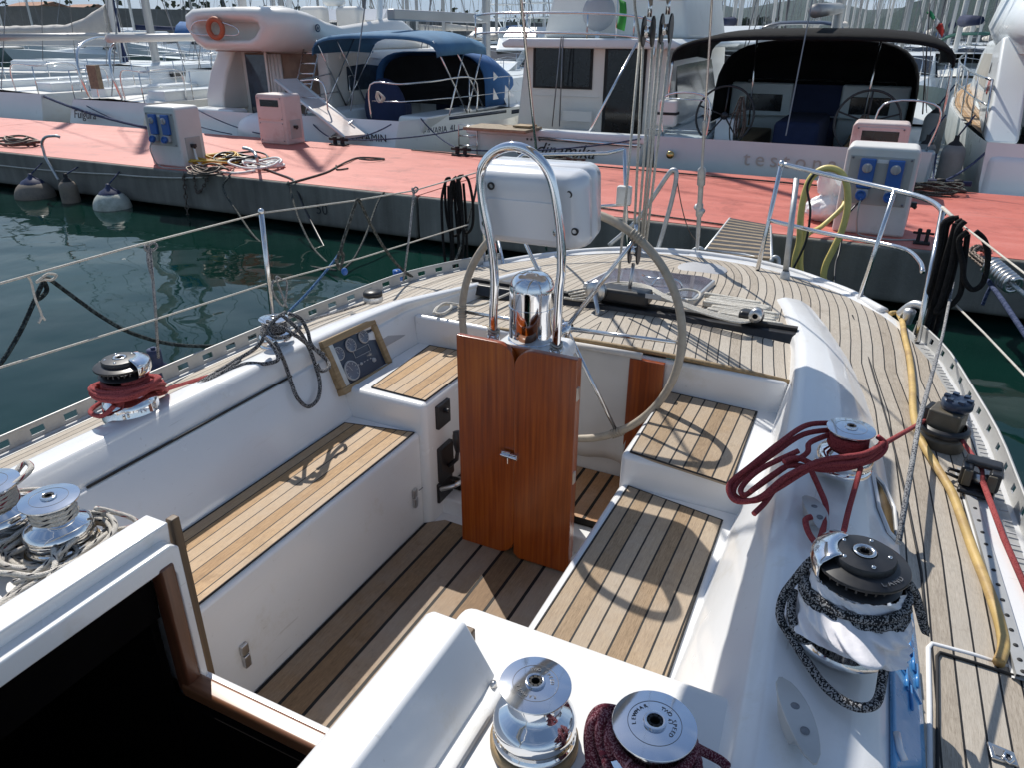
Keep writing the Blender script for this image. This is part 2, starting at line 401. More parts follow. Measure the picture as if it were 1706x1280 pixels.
M['covercream'] = pmat('cream_sail_cover', (.6, .57, .52), .9, var=.08, vs=2, bs=.4, bsc=9, bd=.05)
M['navy'] = pmat('navy_canvas', (.012, .022, .07), .85, var=.2, vs=3, bs=.25, bsc=12, bd=.03)
M['blue'] = pmat('blue_canvas', (.035, .13, .33), .85, var=.15, vs=3, bs=.25, bsc=10, bd=.03)
M['bluebim'] = pmat('faded_blue_canvas', (.06, .17, .3), .85, var=.12, vs=3, bs=.2, bsc=10, bd=.03)
M['blackcan'] = pmat('black_canvas', (.009, .009, .010), .9, spec=.2, var=.3, vs=3, bs=.3, bsc=9, bd=.04)
M['greycan'] = pmat('grey_mesh_cover', (.34, .33, .3), .9, var=.1, vs=4)
M['green'] = pmat('green_canvas', (.02, .12, .09), .85, var=.15)
M['leather'] = pmat('wheel_leather', (.40, .35, .28), .62, var=.14, vs=24, dirt=((.22, .18, .13), 9, .62), bs=.5, bsc=320, bd=.001)
M['plasticw'] = pmat('white_plastic', (.74, .76, .80), .2, coat=.5, var=.015, vs=3, rv=.05, bs=.01, bsc=8)
M['greybox'] = pmat('grey_plate', (.42, .42, .43), .5, var=.04, vs=4)
M['pedbody'] = pmat('pedestal_white', (.66, .655, .63), .5, var=.05, vs=3, dirt=((.45, .43, .38), 3, .6))
M['pedpink'] = pmat('pedestal_pinkish', (.62, .54, .51), .5, var=.06, vs=3, dirt=((.5, .36, .32), 2.5, .5))  # pinkish base with random darker pink mottling
M['pedgrey'] = pmat('pedestal_panel', (.4, .4, .38), .5, var=.05)
M['blueplastic'] = pmat('blue_socket', (.03, .12, .4), .35, var=.1)
M['rag'] = pmat('white_rag', (.8, .78, .8), .95, var=.05, vs=6, bs=.4, bsc=40, bd=.006)
M['bag'] = pmat('plastic_bag', (.82, .83, .84), .3, var=.06, vs=5, bs=.5, bsc=16, bd=.02)
M['hose'] = pmat('yellow_hose', (.74, .6, .2), .45, var=.1, vs=14, dirt=((.5, .36, .12), 11, .6))
M['hose2'] = pmat('old_yellow_hose', (.52, .36, .13), .55, var=.2, vs=9, dirt=((.3, .18, .08), 7, .48))
M['bluefilm'] = pmat('blue_window_film', (.10, .33, .62), .28, coat=.3, var=.16, vs=5, bs=.3, bsc=10, bd=.01)
M['bluefilm2'] = pmat('blue_window_glass', (.055, .24, .55), .2, coat=.4, var=.14, vs=7)
M['fenderg'] = pmat('grey_fender', (.22, .23, .22), .6, var=.15, vs=5)
M['fenderw'] = pmat('weathered_white_fender', (.5, .52, .46), .55, var=.15, vs=3, dirt=((.2, .22, .17), 2.6, .5))
M['fenderd'] = pmat('brown_fender', (.2, .165, .13), .7, var=.2, vs=5, dirt=((.1, .09, .08), 5, .5))
M['fendn'] = pmat('navy_fender', (.02, .03, .085), .5, var=.2)
M['chain'] = pmat('rusty_chain', (.16, .13, .11), .6, .7, var=.3, vs=30)
M['orange'] = pmat('lifebuoy_orange', (.5, .13, .06), .6, var=.15)
M['green_flag'] = pmat('green_flag', (.05, .35, .06), .8, var=.1)
M['red_flag'] = pmat('red_flag', (.55, .04, .03), .8, var=.1)
M['white_flag'] = pmat('white_flag', (.75, .74, .72), .8, var=.05)
M['dkgreen_flag'] = pmat('flag_green_band', (.03, .3, .12), .8, var=.1)
M['stripe'] = pmat('navy_stripe', (.02, .035, .07), .35, coat=.3, var=.1)
M['redstripe'] = pmat('dark_red_stripe', (.14, .02, .025), .4, var=.1)
M['greenhull'] = pmat('grey_green_hull', (.13, .19, .18), .35, coat=.2, var=.12)
M['ink'] = pmat('lettering_black', (.02, .02, .025), .5, var=.1)
M['inkgrey'] = pmat('lettering_grey', (.16, .17, .19), .5, var=.1)
M['engrave'] = pmat('engraved_grey', (.12, .125, .14), .5, var=.1)
M['whiteink'] = pmat('white_marking', (.75, .75, .75), .6, var=.03)
M['bronze'] = pmat('brass', (.55, .4, .16), .3, 1, var=.1)
M['curtain'] = pmat('curtain_brown', (.2, .15, .11), .9, var=.2, vs=6)
M['cushion'] = pmat('white_cushion', (.72, .71, .68), .7, var=.04)
M['plankgrey'] = pmat('gangway_slat', (.26, .2, .13), .7, var=.25, vs=14)
M['plankdk'] = pmat('gangway_slat_dark', (.03, .03, .035), .6, var=.25, vs=14)
M['conc'] = pmat('breakwater_concrete', (.2, .19, .17), .9, var=.22, vs=.12, dirt=((.1, .1, .09), .3, .5), bs=.5, bsc=.8, bd=.3)
M['shrub'] = pmat('coastal_scrub', (.055, .07, .04), .95, var=.4, vs=.15)
M['house'] = pmat('house_wall', (.6, .55, .47), .8, var=.1)
M['roof'] = pmat('terracotta_roof', (.35, .17, .1), .8, var=.15)
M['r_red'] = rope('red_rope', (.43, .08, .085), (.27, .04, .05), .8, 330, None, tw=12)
M['r_redlit'] = rope('red_rope_lit', (.52, .115, .115), (.34, .055, .06), .8, 330, None, tw=12)  # lighter copy of the red rope above, sunlight put into its colour
M['r_burg'] = rope('burgundy_rope', (.15, .024, .042), (.40, .20, .23), .64, 380, None, tw=16)
M['r_grey'] = rope('black_and_white_rope', (.022, .023, .028), (.42, .42, .43), .58, 330, None, tw=15)
M['r_greyl'] = rope('grey_flecked_line', (.5, .5, .5), (.1, .1, .12), .66, 260, None, tw=10)
M['r_white'] = rope('white_rope', (.70, .66, .58), (.82, .79, .72), .5, 170, None, tw=8)
M['r_whitek'] = rope('white_rope_black_fleck', (.66, .62, .55), (.76, .72, .66), .5, 170, ((.03, .03, .04), .2, 20), tw=8)
M['r_whiter'] = rope('white_rope_red_fleck', (.66, .62, .56), (.76, .72, .66), .5, 170, ((.3, .04, .06), .2, 16), tw=8)
M['r_black'] = rope('black_rope', (.006, .006, .007), (.012, .012, .013), .5, 120, None, tw=6, rough=.8)
M['r_dkgreen'] = rope('dark_mooring_rope', (.012, .02, .024), (.04, .06, .065), .6, 60, None, tw=3, stren=1)
M['r_brown'] = rope('dark_laid_rope', (.05, .055, .05), (.12, .125, .115), .55, 70, None, tw=3, stren=1)
M['r_navy'] = rope('navy_rope', (.03, .045, .1), (.08, .1, .18), .55, 90, None, tw=3)
M['r_blue'] = rope('blue_rope', (.03, .1, .24), (.1, .2, .36), .5, 90, None, tw=4)
M['wire'] = rope('lifeline_wire', (.52, .49, .43), (.66, .63, .57), .5, 300, None, rough=.5, tw=6, stren=.4)
M['rigging'] = pmat('rigging_wire', (.25, .25, .26), .4, .8, var=.1)
M['cable_y'] = pmat('yellow_cable', (.6, .36, .04), .5, var=.1)
M['cable_w'] = pmat('white_cable', (.72, .72, .7), .45, var=.08)
M['mast'] = pmat('mast_alloy', (.42, .42, .41), .45, .5, var=.1, vs=.8)
M['mastw'] = pmat('mast_white', (.66, .65, .62), .45, 0, var=.05, vs=.8)
M['mastd'] = pmat('mast_dark', (.09, .09, .1), .45, .3, var=.1, vs=.8)
M['stanch'] = M['steel']
# ================================================================== SETTING
def water_mat():
    mt, t, b = newmat('harbour_water')
    b.inputs['Base Color'].default_value = (.0035, .019, .015, 1); b.inputs['Roughness'].default_value = .03; b.inputs['IOR'].default_value = 1.333; b.inputs['Specular IOR Level'].default_value = .34
    c = ramp(t, nz(t, .35, 4), [(.3, (.0015, .012, .0095)), (.7, (.004, .028, .021))]); t.links.new(c, b.inputs['Base Color'])
    h = mathn(t, 'ADD', mathn(t, 'MULTIPLY', nz(t, .8, 1, rough=.3, sx=(1, 1.5, 1)), 1.0), mathn(t, 'ADD', mathn(t, 'MULTIPLY', nz(t, 2.1, 2, rough=.4), .22), mathn(t, 'MULTIPLY', nz(t, 7, 2), .010)))
    bump(t, b, h, .42, .09)
    return mt
WATER = water_mat()
mb = MB(); ring = [0, 20, 60, 200, 800, 3000, 9000]; seg = 48; vs = []; fs = []
for r_ in ring[1:]:
    for k in range(seg): vs.append((r_*math.cos(2*math.pi*k/seg), r_*math.sin(2*math.pi*k/seg), 0))
fs.append(tuple(range(seg)))
for i in range(len(ring)-2):
    for k in range(seg):
        l = (k+1) % seg; fs.append((i*seg+k, (i+1)*seg+k, (i+1)*seg+l, i*seg+l))
mb.add(vs, fs); structure(mb.build('water', WATER))
def pier_red():
    mt, t, b = newmat('red_pier_paint')
    n1 = nz(t, .7, 6, sx=(.5, 1.2, 1)); n2 = nz(t, 3.2, 8, rough=.7, sx=(.35, 1.6, 1)); n3 = nz(t, 90, 4)
    c = ramp(t, mathn(t, 'ADD', mathn(t, 'MULTIPLY', n1, .5), mathn(t, 'MULTIPLY', n2, .5)), [(.32, (.43, .108, .08)), (.5, (.58, .165, .125)), (.7, (.68, .255, .21))])
    c = mix(t, .5, c, ramp(t, n3, [(.3, (.8, .78, .78)), (.7, (1.1, 1.1, 1.1))]), 'MULTIPLY')
    st = ramp(t, nz(t, 1.6, 9, rough=.78), [(.34, (.62, .55, .53)), (.47, (1, 1, 1)), (.66, (1, 1, 1)), (.75, (1.12, 1.2, 1.2))]); c = mix(t, .9, c, st, 'MULTIPLY')
    sc2 = ramp(t, nz(t, 1.1, 6, sx=(.5, 9, 1), rough=.7), [(.60, (0, 0, 0)), (.70, (.45, .45, .45))]); c = mix(t, sc2, c, (.30, .2, .175))
    t.links.new(c, b.inputs['Base Color'])
    t.links.new(mathn(t, 'MULTIPLY_ADD', n2, .3, .38), b.inputs['Roughness'])
    bump(t, b, mathn(t, 'ADD', n3, mathn(t, 'MULTIPLY', n2, .6)), .35, .006); return mt
def conc_wall():
    mt, t, b = newmat('pier_concrete')
    n1 = nz(t, 1.1, 7, rough=.65); n2 = nz(t, 1, 5, sx=(7, 7, .55)); n3 = nz(t, 50, 4)
    k = mathn(t, 'ADD', mathn(t, 'MULTIPLY', n1, .5), mathn(t, 'MULTIPLY', n2, .5))
    c = ramp(t, k, [(.32, (.10, .098, .085)), (.5, (.175, .168, .148)), (.62, (.22, .215, .19)), (.76, (.36, .35, .32))])
    # weed and damp line above the water
    tc = t.nodes.new('ShaderNodeTexCoord'); sp = t.nodes.new('ShaderNodeSeparateXYZ'); t.links.new(tc.outputs['Object'], sp.inputs[0])
    f = ramp(t, mathn(t, 'ADD', sp.outputs[2], mathn(t, 'MULTIPLY', n1, .12)), [(.10, (1, 1, 1)), (.2, (0, 0, 0))])
    c = mix(t, f, c, (.035, .04, .03))
    t.links.new(c, b.inputs['Base Color']); b.inputs['Roughness'].default_value = .85
    bump(t, b, mathn(t, 'ADD', n3, n1), .5, .01); return mt
YN, YF, ZP = 7.75, 11.25, .6
mb = MB()
x = -64.0; k = 0
while x < 44:
    mb.box((x, YN, .07), (x+11.97, YF, ZP)); x += 12.0
pier = structure(mb.build('pier', conc_wall(), bevel=.03, bseg=3))
mb = MB(); x = -64.0
while x < 44:
    mb.box((x+.0, YN+.05, ZP-.01), (x+11.97, YF-.04, ZP+.006)); x += 12.0
structure(mb.build('pier_paving', pier_red()))
mb = MB()
for i in range(10):
    xx_ = -60+i*11.3
    mb.lathe([(.16, -4), (.16, .3)], Matrix.Translation((xx_, YN+.9, 0)), 14); mb.lathe([(.16, -4), (.16, .3)], Matrix.Translation((xx_, YF-.9, 0)), 14)
structure(mb.build('pier_piles', M['conc']))
# painted berth number on the pier wall
def onwall(px, py): return yy(px, py, YN-.004)
p = onwall(536, 349); t58 = text_mesh('50', .2, frame(p, (1, 0, 0), (0, 0, 1)), .001)
o = t58.build('berth_number', M['ink'], loc=p); tag(o, 'black stencilled number 50 painted on the grey pier wall', 'number')
# ---- breakwater with a promenade wall, houses and scrub
def wall_strip(name, pts, h, thick, mt, z0=-2):
    mb = MB(); P_ = [V((a, b, 0)) for a, b in pts]; rows = []
    for i, q in enumerate(P_):
        d = (P_[min(i+1, len(P_)-1)]-P_[max(i-1, 0)]).normalized(); n_ = V((-d.y, d.x, 0)); hh = h[i] if isinstance(h, (list, tuple)) else h
        rows.append([q-n_*thick*.5+V((0, 0, z0)), q-n_*thick*.42+V((0, 0, hh)), q+n_*thick*.42+V((0, 0, hh)), q+n_*thick*.5+V((0, 0, z0))])
    mb.grid(rows, smooth=False); return mb
BW = [(-190, -20), (-150, 15), (-110, 50), (-92, 68), (-86, 84), (-84, 110), (-78, 150), (-70, 210), (-40, 330), (60, 420)]
o = wall_strip('b', BW, [5.3]*5+[5.2, 5.0, 4.8, 4.6, 4.5], 5, M['conc']).build('breakwater', M['conc'], loc=(-92, 68, 0))
tag(o, 'long grey concrete breakwater wall across the far side of the harbour', 'breakwater')
mb = MB(); rnd = random.Random(5)
BQ = [(-189.5, -15), (-147, 19), (-106, 53), (-87, 70), (-81.5, 85), (-79.5, 110), (-73.5, 150)]
o = wall_strip('r', [(a, b-.0) for a, b in BQ], .55, 4.5, M['dark']).build('breakwater_ledge', M['blackm'], loc=(-87, 70, 0)); tag(o, 'low dark rock ledge along the foot of the breakwater wall', 'ledge')
def scrub(mb, c, r, n, h, rnd):
    for _ in range(n):
        a = rnd.uniform(0, 6.28); rr = r*math.sqrt(rnd.random()); z = rnd.random()**1.3*h
        q = V((c[0]+rr*math.cos(a), c[1]+rr*math.sin(a)*.6, c[2]+z)); s_ = rnd.uniform(.25, .7)*h*.3
        d1 = V((rnd.uniform(-1, 1), rnd.uniform(-1, 1), rnd.uniform(-1, 1))).normalized(); d2 = d1.orthogonal().normalized()
        mb.add([q-d1*s_, q-d2*s_*.7, q+d1*s_, q+d2*s_*.7], [(0, 1, 2, 3)])
for i in range(len(BW)-2):
    a, b = V((*BW[i], 0)), V((*BW[i+1], 0)); n_ = max(2, int((b-a).length/6))
    for j in range(n_):
        q = a.lerp(b, (j+rnd.random())/n_); d = (b-a).normalized(); q = q+V((-d.y, d.x, 0))*rnd.uniform(3, 8)
        scrub(mb, (q.x, q.y, 4.0), rnd.uniform(2.5, 5), 34, rnd.uniform(1.5, 3.4), rnd)
o = mb.build('scrub', M['shrub'], loc=(-110, 60, 0)); tag(o, 'dark coastal scrub growing along the top of the breakwater', 'scrub', kind='stuff')
for i, (px, dist, wd, lab) in enumerate([(70, 110, 7, 'pale roofed house showing over the left end of the breakwater'), (150, 118, 5, 'small low house behind the breakwater above the cream boom cover')]):
    q = CAM+ray(px, 40)*dist; q.z = 4.2
    h = empty('house', q, lab, 'house')
    MB().box((q.x-wd/2, q.y-2, 3), (q.x+wd/2, q.y+2, 6.0)).build('wall', M['house'], h)
    MB().prism([(-2.5, 0), (2.5, 0), (0, .6)], wd+.8, Matrix.Translation((q.x-wd/2-.4, q.y, 6.0)) @ Matrix(((0, 0, 1, 0), (1, 0, 0, 0), (0, 1, 0, 0), (0, 0, 0, 1)))).build('roof', M['roof'], h)
# ---- hills
def hill_mat(name, cols, s_):
    mt, t, b = newmat(name); n1 = nz(t, s_, 8, rough=.7); n2 = nz(t, s_*14, 4, rough=.7)
    c = ramp(t, mathn(t, 'ADD', mathn(t, 'MULTIPLY', n1, .6), mathn(t, 'MULTIPLY', n2, .4)), cols); t.links.new(c, b.inputs['Base Color'])
    b.inputs['Roughness'].default_value = 1; b.inputs['Specular IOR Level'].default_value = 0; bump(t, b, n2, 1, 18); return mt
def hills(name, dist, prof, mt, depth, seed, rough):
    """prof: picture px -> ridge py; the land is a ridge with a real far and near slope"""
    rows, n = [], 150; px0, px1 = prof[0][0], prof[-1][0]
    for j in range(9):
        row = []
        for i in range(n+1):
            px = lerp(px0, px1, i/n); r_ = ray(px, 60); a = math.atan2(r_.x, r_.y)
            pk = max(0, (60-itp(prof, px)))/FPX*dist*1.02
            s_ = j/8; d = dist-depth+depth*2*s_; hh = pk*math.sin(math.pi*min(1, max(0, s_)))**.85
            q = V((math.sin(a)*d, math.cos(a)*d, 0)); f = mnoise.fractal(q*rough+V((seed, 0, 0)), 1.0, 2.0, 6)
            row.append((q.x, q.y, max(-3, hh*(1+.16*f)+f*pk*.05-1)))
        rows.append(row)
    mb = MB(); mb.grid(rows); o = mb.build(name, mt); return structure(o)
hills('hills', 2300, [(1395, 62), (1420, 50), (1480, 33), (1508, 20), (1560, 10), (1620, -6), (1720, -40), (1900, -90), (2300, -120), (2600, 40)],
      hill_mat('wooded_hill', [(.3, (.02, .035, .02)), (.55, (.05, .07, .04)), (.75, (.11, .12, .08))], .006), 600, 3, .0035)
hills('far_hills', 3600, [(760, 60), (850, 44), (900, 36), (1000, 30), (1100, 26), (1180, 20), (1230, 26), (1330, 14), (1400, 22), (1440, 28), (1600, 20), (1900, 0), (2300, 30)],
      hill_mat('far_hill', [(.3, (.04, .055, .035)), (.7, (.09, .1, .07))], .002), 1200, 9, .0012)
# ---- the sea air
hb = MB(); hb.box((-5200, -5200, -6), (5200, 5200, 420)); hz = hb.build('haze', M['dark'])
hm = bpy.data.materials.new('haze_air'); hm.use_nodes = True; t = hm.node_tree; t.nodes.remove(t.nodes['Principled BSDF'])
pv = t.nodes.new('ShaderNodeVolumePrincipled'); pv.inputs['Color'].default_value = (.62, .80, 1.0, 1); pv.inputs['Density'].default_value = .00009
t.links.new(pv.outputs[0], t.nodes['Material Output'].inputs['Volume']); hz.data.materials[0] = hm; hz['kind'] = 'stuff'
# ================================================================== OUR YACHT (boat axes = world axes: +y aft, +x to the right of the picture)
YA = empty('sailing_yacht', (0.035, 1.5, 0), 'white sailing yacht in the foreground with teak cockpit, steering wheel and teak decks', 'sailing yacht')
BT = [(-2.5, 1.66), (0, 1.70), (1, 1.69), (2, 1.66), (2.8, 1.60), (3.5, 1.47), (4.13, 1.27), (4.50, 1.04), (4.70, .80), (4.81, .55), (4.865, .28), (4.885, .0)]
def Bw(y):
    # smooth half beam
    s_ = 0
    for k in (-.12, -.06, 0, .06, .12): s_ += itp(BT, min(4.885, y+k))
    return s_/5 if y < 4.38 else itp(BT, y)
X0 = .035
def zd(x, y=0):
    x -= X0; k = max(0, min(1, (y-3.45)/1.35)); return 1.18+.024*x-.055*x*x-.10*k*k*(3-2*k)
YS = [-2.5+i*.25 for i in range(21)]+[2.8, 3.0, 3.25, 3.5, 3.75, 4.0, 4.13, 4.3, 4.42, 4.52, 4.61, 4.67, 4.73, 4.775, 4.81, 4.84, 4.862, 4.88]
CT = {'y': [-1.2, 0, 1.0, 2.0, 2.5, 2.85, 3.2, 3.55, 3.8, 3.95],
      'ib': [.83, .83, .83, .84, .86, .88, .85, .79, .74, .71], 'zb': [.86, .86, .86, .86, .86, .95, 1.05, 1.08, 1.1, 1.1],
      'ic': [1.075, 1.07, 1.06, 1.0, .965, .94, .90, .83, .77, .725], 'zc': [1.27, 1.27, 1.265, 1.255, 1.25, 1.24, 1.225, 1.2, 1.18, 1.165],
      'oc': [1.30, 1.30, 1.28, 1.21, 1.17, 1.12, 1.06, .98, .92, .87], 'zo': [1.25, 1.25, 1.245, 1.235, 1.23, 1.22, 1.205, 1.19, 1.17, 1.16],
      'ob': [1.47, 1.47, 1.44, 1.37, 1.31, 1.25, 1.18, 1.08, 1.00, .94]}
def ct(k, y): return itp(list(zip(CT['y'], CT[k])), y)
CYS = [-1.2+.2*i for i in range(26)]+[3.95]
# ---- hull shell with its rim
mb = MB()
for sd in (-1, 1):
    rows = []
    for y in YS:
        b_ = Bw(y); xe = X0+sd*b_; zt = zd(xe, y)
        f = 1-.1*max(0, (y-3.5)/1.5)
        rows.append([(X0+sd*(b_-.085), y-.085*max(0, (y-4.3)/.7), zt+.004), (X0+sd*(b_-.02), y, zt+.03 if y > 4.2 else zt+.012), (xe, y, zt+.015 if y > 4.2 else zt), (X0+sd*b_*.97*f, y-.06*f, .62), (X0+sd*b_*.90*f, y-.2, .2), (X0+sd*b_*.75*f, y-.5*f, -.25)])
    mb.grid(rows, flip=(sd > 0))
mb.build('hull', M['gel'], YA)
# ---- teak deck: planks follow the sheer, joined on the centreline aft
mb = MB()
for sd in (-1, 1):
    rows, uvr = [], []
    for y in [q for q in YS if q < 2.86]+[2.86]:
        b_ = Bw(y)-.07; row, u_ = [], []
        for k in range(7):
            a = lerp((ct('ob', y)-.09-X0) if sd > 0 else lerp(1.10, 1.0, max(0, (y-1.8))), b_, k/6); xq = X0+sd*a; row.append((xq, y, zd(xq, y)+.004)); u_.append((b_-a+.0, y))
        rows.append(row); uvr.append(u_)
    mb.grid(rows, uvr, flip=(sd > 0))
    rows, uvr = [], []
    for y in [2.86]+[q for q in YS if q > 2.86]:
        yq = y-.075*max(0, (y-4.2)/.85); b_ = max(.004, Bw(y)-.07); row, u_ = [], []
        for k in range(11):
            a = lerp(0, b_, k/10); xq = X0+sd*a; row.append((xq, yq, zd(xq, y)+.004)); u_.append((Bw(min(y, 3.2))*.75+Bw(y)*.25-.07-a, y))
        rows.append(row); uvr.append(u_)
    mb.grid(rows, uvr, flip=(sd > 0))
mb.build('teak_deck', M['teak_deck'], YA)
# white structure under the aft deck and the cockpit moulding
mb = MB()
mb.box((X0-.86, 2.83, .40), (X0+.88, 2.868, 1.172))           # aft wall of the cockpit
mb.build('cockpit_aft_wall', M['gel'], YA, bevel=.018, bseg=3)
# ---- coamings
mb = MB(); rows = []
for y in CYS:
    xo = ct('ob', y)
    rows.append(crisp([(ct('ib', y), y, ct('zb', y)), (ct('ic', y)-.012, y, ct('zc', y)-.02), (ct('ic', y)+.03, y, ct('zc', y)), (ct('oc', y)-.04, y, ct('zo', y)), (ct('oc', y)+.02, y, ct('zo', y)-.03), (xo, y, zd(xo, y)-.03)], .006))
mb.grid(rows); last = rows[-1]; mb.add(last, [tuple(range(len(last)))])
mb.build('coaming', M['gel'], YA)
mb = MB(); rows = []
LI = [(-1.2, .76), (2.3, .76), (2.85, .80), (3.3, .70), (3.9, .64)]; LC = [(-1.2, .95), (1.2, .945), (2.3, .905), (2.77, .86), (3.3, .725), (3.6, .69), (3.95, .65)]
LZ = [(-1.2, 1.255), (2.3, 1.252), (2.77, 1.25), (3.3, 1.215), (3.6, 1.185), (3.95, 1.15)]
for y in CYS:
    ib, ic, z_ = -itp(LI, y), -itp(LC, y), itp(LZ, y); f = max(0, min(1, (3.2-y)/.9)); zb = ct('zb', y)
    g = ib-.108*f; oc = ic-.065*f-.03; ob = oc-.07*f-.04
    rows.append(crisp([(ib, y, zb), (lerp(ic+.01, g, f), y, lerp(z_-.03, 1.163, f)), (lerp(ic+.008, g-.016, f), y, lerp(z_-.028, 1.160, f)), (lerp(ic+.006, g-.014, f), y, lerp(z_-.02, 1.178, f)), (ic+.012, y, z_-.015), (ic-.006, y, z_), (oc, y, z_-.006), (oc-.03, y, z_-.025), (ob, y, zd(ob)-.03)], .008))
mb.grid(rows, flip=True); mb.add(rows[-1], [tuple(range(len(rows[-1])))[::-1]])
mb.build('coaming', M['gel'], YA)
# dark hinge line and hinge on the left coaming
mb = MB(); mb.tube([V((-.874, y_, 1.166)) for y_ in (1.12, 1.6, 2.02)], .0045, 6); mb.build('hinge_groove', M['blackm'], YA)
# ---- seats, helm seats, sole
mb = MB()
mb.box((-.82, 1.0, .38), (-.435, 2.262, .90)); mb.build('cockpit_seat', M['gel'], YA, bevel=.022, bseg=4)
mb = MB(); mb.box((.435, 1.0, .38), (.90, 2.262, .90)); mb.build('cockpit_seat', M['gel'], YA, bevel=.022, bseg=4)
mb = MB(); mb.box((-.82, 2.25, .38), (-.405, 2.87, 1.03)); mb.build('helm_seat', M['gel'], YA, bevel=.025, bseg=4)
mb = MB(); mb.box((.43, 2.25, .38), (.92, 2.87, 1.03)); mb.build('helm_seat', M['gel'], YA, bevel=.025, bseg=4)
def teakpad(name, poly, z, mt, u0, h=.006, flip=1):
    mb = MB(); n = len(poly); vs = [(a, b, z) for a, b in poly]+[(a, b, z-h*2) for a, b in poly]
    fs = [tuple(range(n))]+[((i+1) % n, i, n+i, n+(i+1) % n) for i in range(n)]
    us = [[((a-u0)*flip, b) for a, b in poly]]+[[((poly[i][0]-u0)*flip, poly[i][1])]*4 for i in range(n)]
    mb.add(vs, fs, us)
    return mb.build(name, mt, YA)
def pad_seam(poly, z):
    mb = MB(); mb.tube([(a, b, z) for a, b in poly], .004, 5, closed=True); return mb
for nm, poly, z, mt, u0 in (('teak_seat_top', [(-.765, 1.0), (-.452, 1.0), (-.452, 2.235), (-.762, 2.175)], .905, M['teak_seat'], -.765),
                        ('teak_seat_top', [(.462, 1.0), (.85, 1.0), (.825, 2.185), (.472, 2.245)], .905, M['teak_seat2'], .462),
                        ('teak_seat_top', [(-.70, 2.30), (-.425, 2.29), (-.425, 2.825), (-.73, 2.815)], 1.035, M['teak_seat'], -.73),
                        ('teak_seat_top', [(.462, 2.27), (.83, 2.215), (.82, 2.80), (.445, 2.822)], 1.035, M['teak_seat2'], .45)):
    teakpad(nm, poly, z, mt, u0); pad_seam(poly, z-.001).build('caulk_edge', M['blackm'], YA)
mb = MB(); mb.box((-.46, .9, .36), (.46, 2.5, .44)); mb.box((-.46, 2.36, .36), (.46, 2.9, .52)); mb.build('cockpit_floor', M['gel'], YA, bevel=.012)
teakpad('teak_sole', [(-.43, .9), (.43, .9), (.43, 2.2), (.39, 2.285), (-.36, 2.30), (-.43, 2.24)], .452, M['teak_sole'], -.43, .008)
teakpad('floor_grating', [(-.40, 2.44), (.41, 2.44), (.41, 2.82), (-.40, 2.82)], .56, M['teak_grating'], -.40, .018)
mb = MB()
for p_ in ((690, 830), (407, 1092)):
    q = xx(*p_, -.434); mb.cut(); mb.box((q.x-.002, q.y-.012, q.z-.045), (q.x+.014, q.y+.012, q.z+.002)); mb.box((q.x-.002, q.y-.014, q.z+.006), (q.x+.012, q.y+.014, q.z+.045))
mb.build('locker_latch', M['brushed'], YA, bevel=.003)
mb = MB(); mb.tube([xx(*p_, -.434) for p_ in ((703, 725), (709, 800), (706, 812), (698, 818))], .0025, 5); mb.build('locker_seam', M['inkgrey'], YA)
# ---- engine panel and throttle on the left helm seat
mb = MB()
def onface(px, py, dx=.004): return xx(px, py, -.405+dx)
q = onface(737, 690); mb.box((q.x-.012, q.y-.05, q.z-.055), (q.x+.012, q.y+.05, q.z+.055)); mb.tube([q+V((.0, .0, .02)), q+V((.035, 0, .02))], .012, 10)
q2 = onface(741, 768); mb.cut(); mb.box((q2.x-.012, q2.y-.055, q2.z-.085), (q2.x+.016, q2.y+.055, q2.z+.085))
q3 = onface(741, 812); mb.cut(); mb.box((q3.x-.012, q3.y-.06, q3.z-.055), (q3.x+.008, q3.y+.06, q3.z+.045)); mb.build('control_panel', M['black'], YA, bevel=.006)
mb = MB(); a = q2+V((.022, .0, -.02)); mb.tube([a, a+V((.045, -.01, .05)), a+V((.055, -.015, .10))], lambda t_: .011-.003*t_, 8)
mb.tube(spl([a+V((.055, -.015, .09)), a+V((.058, -.016, .13)), a+V((.055, -.014, .165)), a+V((.05, -.012, .19))], 5), lambda t_: .009+.014*math.sin(min(1, t_*1.1)*2.6), 12); mb.build('throttle_lever', M['black'], YA)
mb = MB(); mb.tube(spl([q3+V((.01, -.05, .02)), q3+V((.07, -.03, .045)), q3+V((.075, .03, .04)), q3+V((.01, .05, .02))], 6), .011, 8); mb.build('grab_handle', M['brushed'], YA)
# ---- instrument panel on the left coaming (a flat box leaning with the backrest)
def onback(px, py, x0=-.79, z0=1.0, s_=.46):
    d = ray(px, py); n_ = V((1, 0, s_)); return CAM+d*(((x0+s_*z0)-n_.dot(CAM))/n_.dot(d))
c4 = [onback(*p_) for p_ in ((530, 570), (618, 531), (653, 613), (569, 661))]
pc = sum(c4, V())/4; ax = ((c4[1]-c4[0])+(c4[2]-c4[3])).normalized(); ay = ((c4[0]-c4[3])+(c4[1]-c4[2])).normalized()
FM = frame(pc, ax, ay); wd = ((c4[1]-c4[0]).length+(c4[2]-c4[3]).length)/2; hd = ((c4[0]-c4[3]).length+(c4[1]-c4[2]).length)/2
mb = MB(); fw_ = .03
for lo, hi in (((-wd/2, -hd/2, -.03), (wd/2, -hd/2+fw_, .022)), ((-wd/2, hd/2-fw_, -.03), (wd/2, hd/2, .022)), ((-wd/2, -hd/2+fw_, -.03), (-wd/2+fw_, hd/2-fw_, .022)), ((wd/2-fw_, -hd/2+fw_, -.03), (wd/2, hd/2-fw_, .022))): mb.box(lo, hi, FM)
ip = mb.build('instrument_panel', M['oldteaky'], YA, bevel=.004)
MB().box((-wd/2+fw_, -hd/2+fw_, -.02), (wd/2-fw_, hd/2-fw_, .004), FM).build('panel_face', M['stripe'], ip)
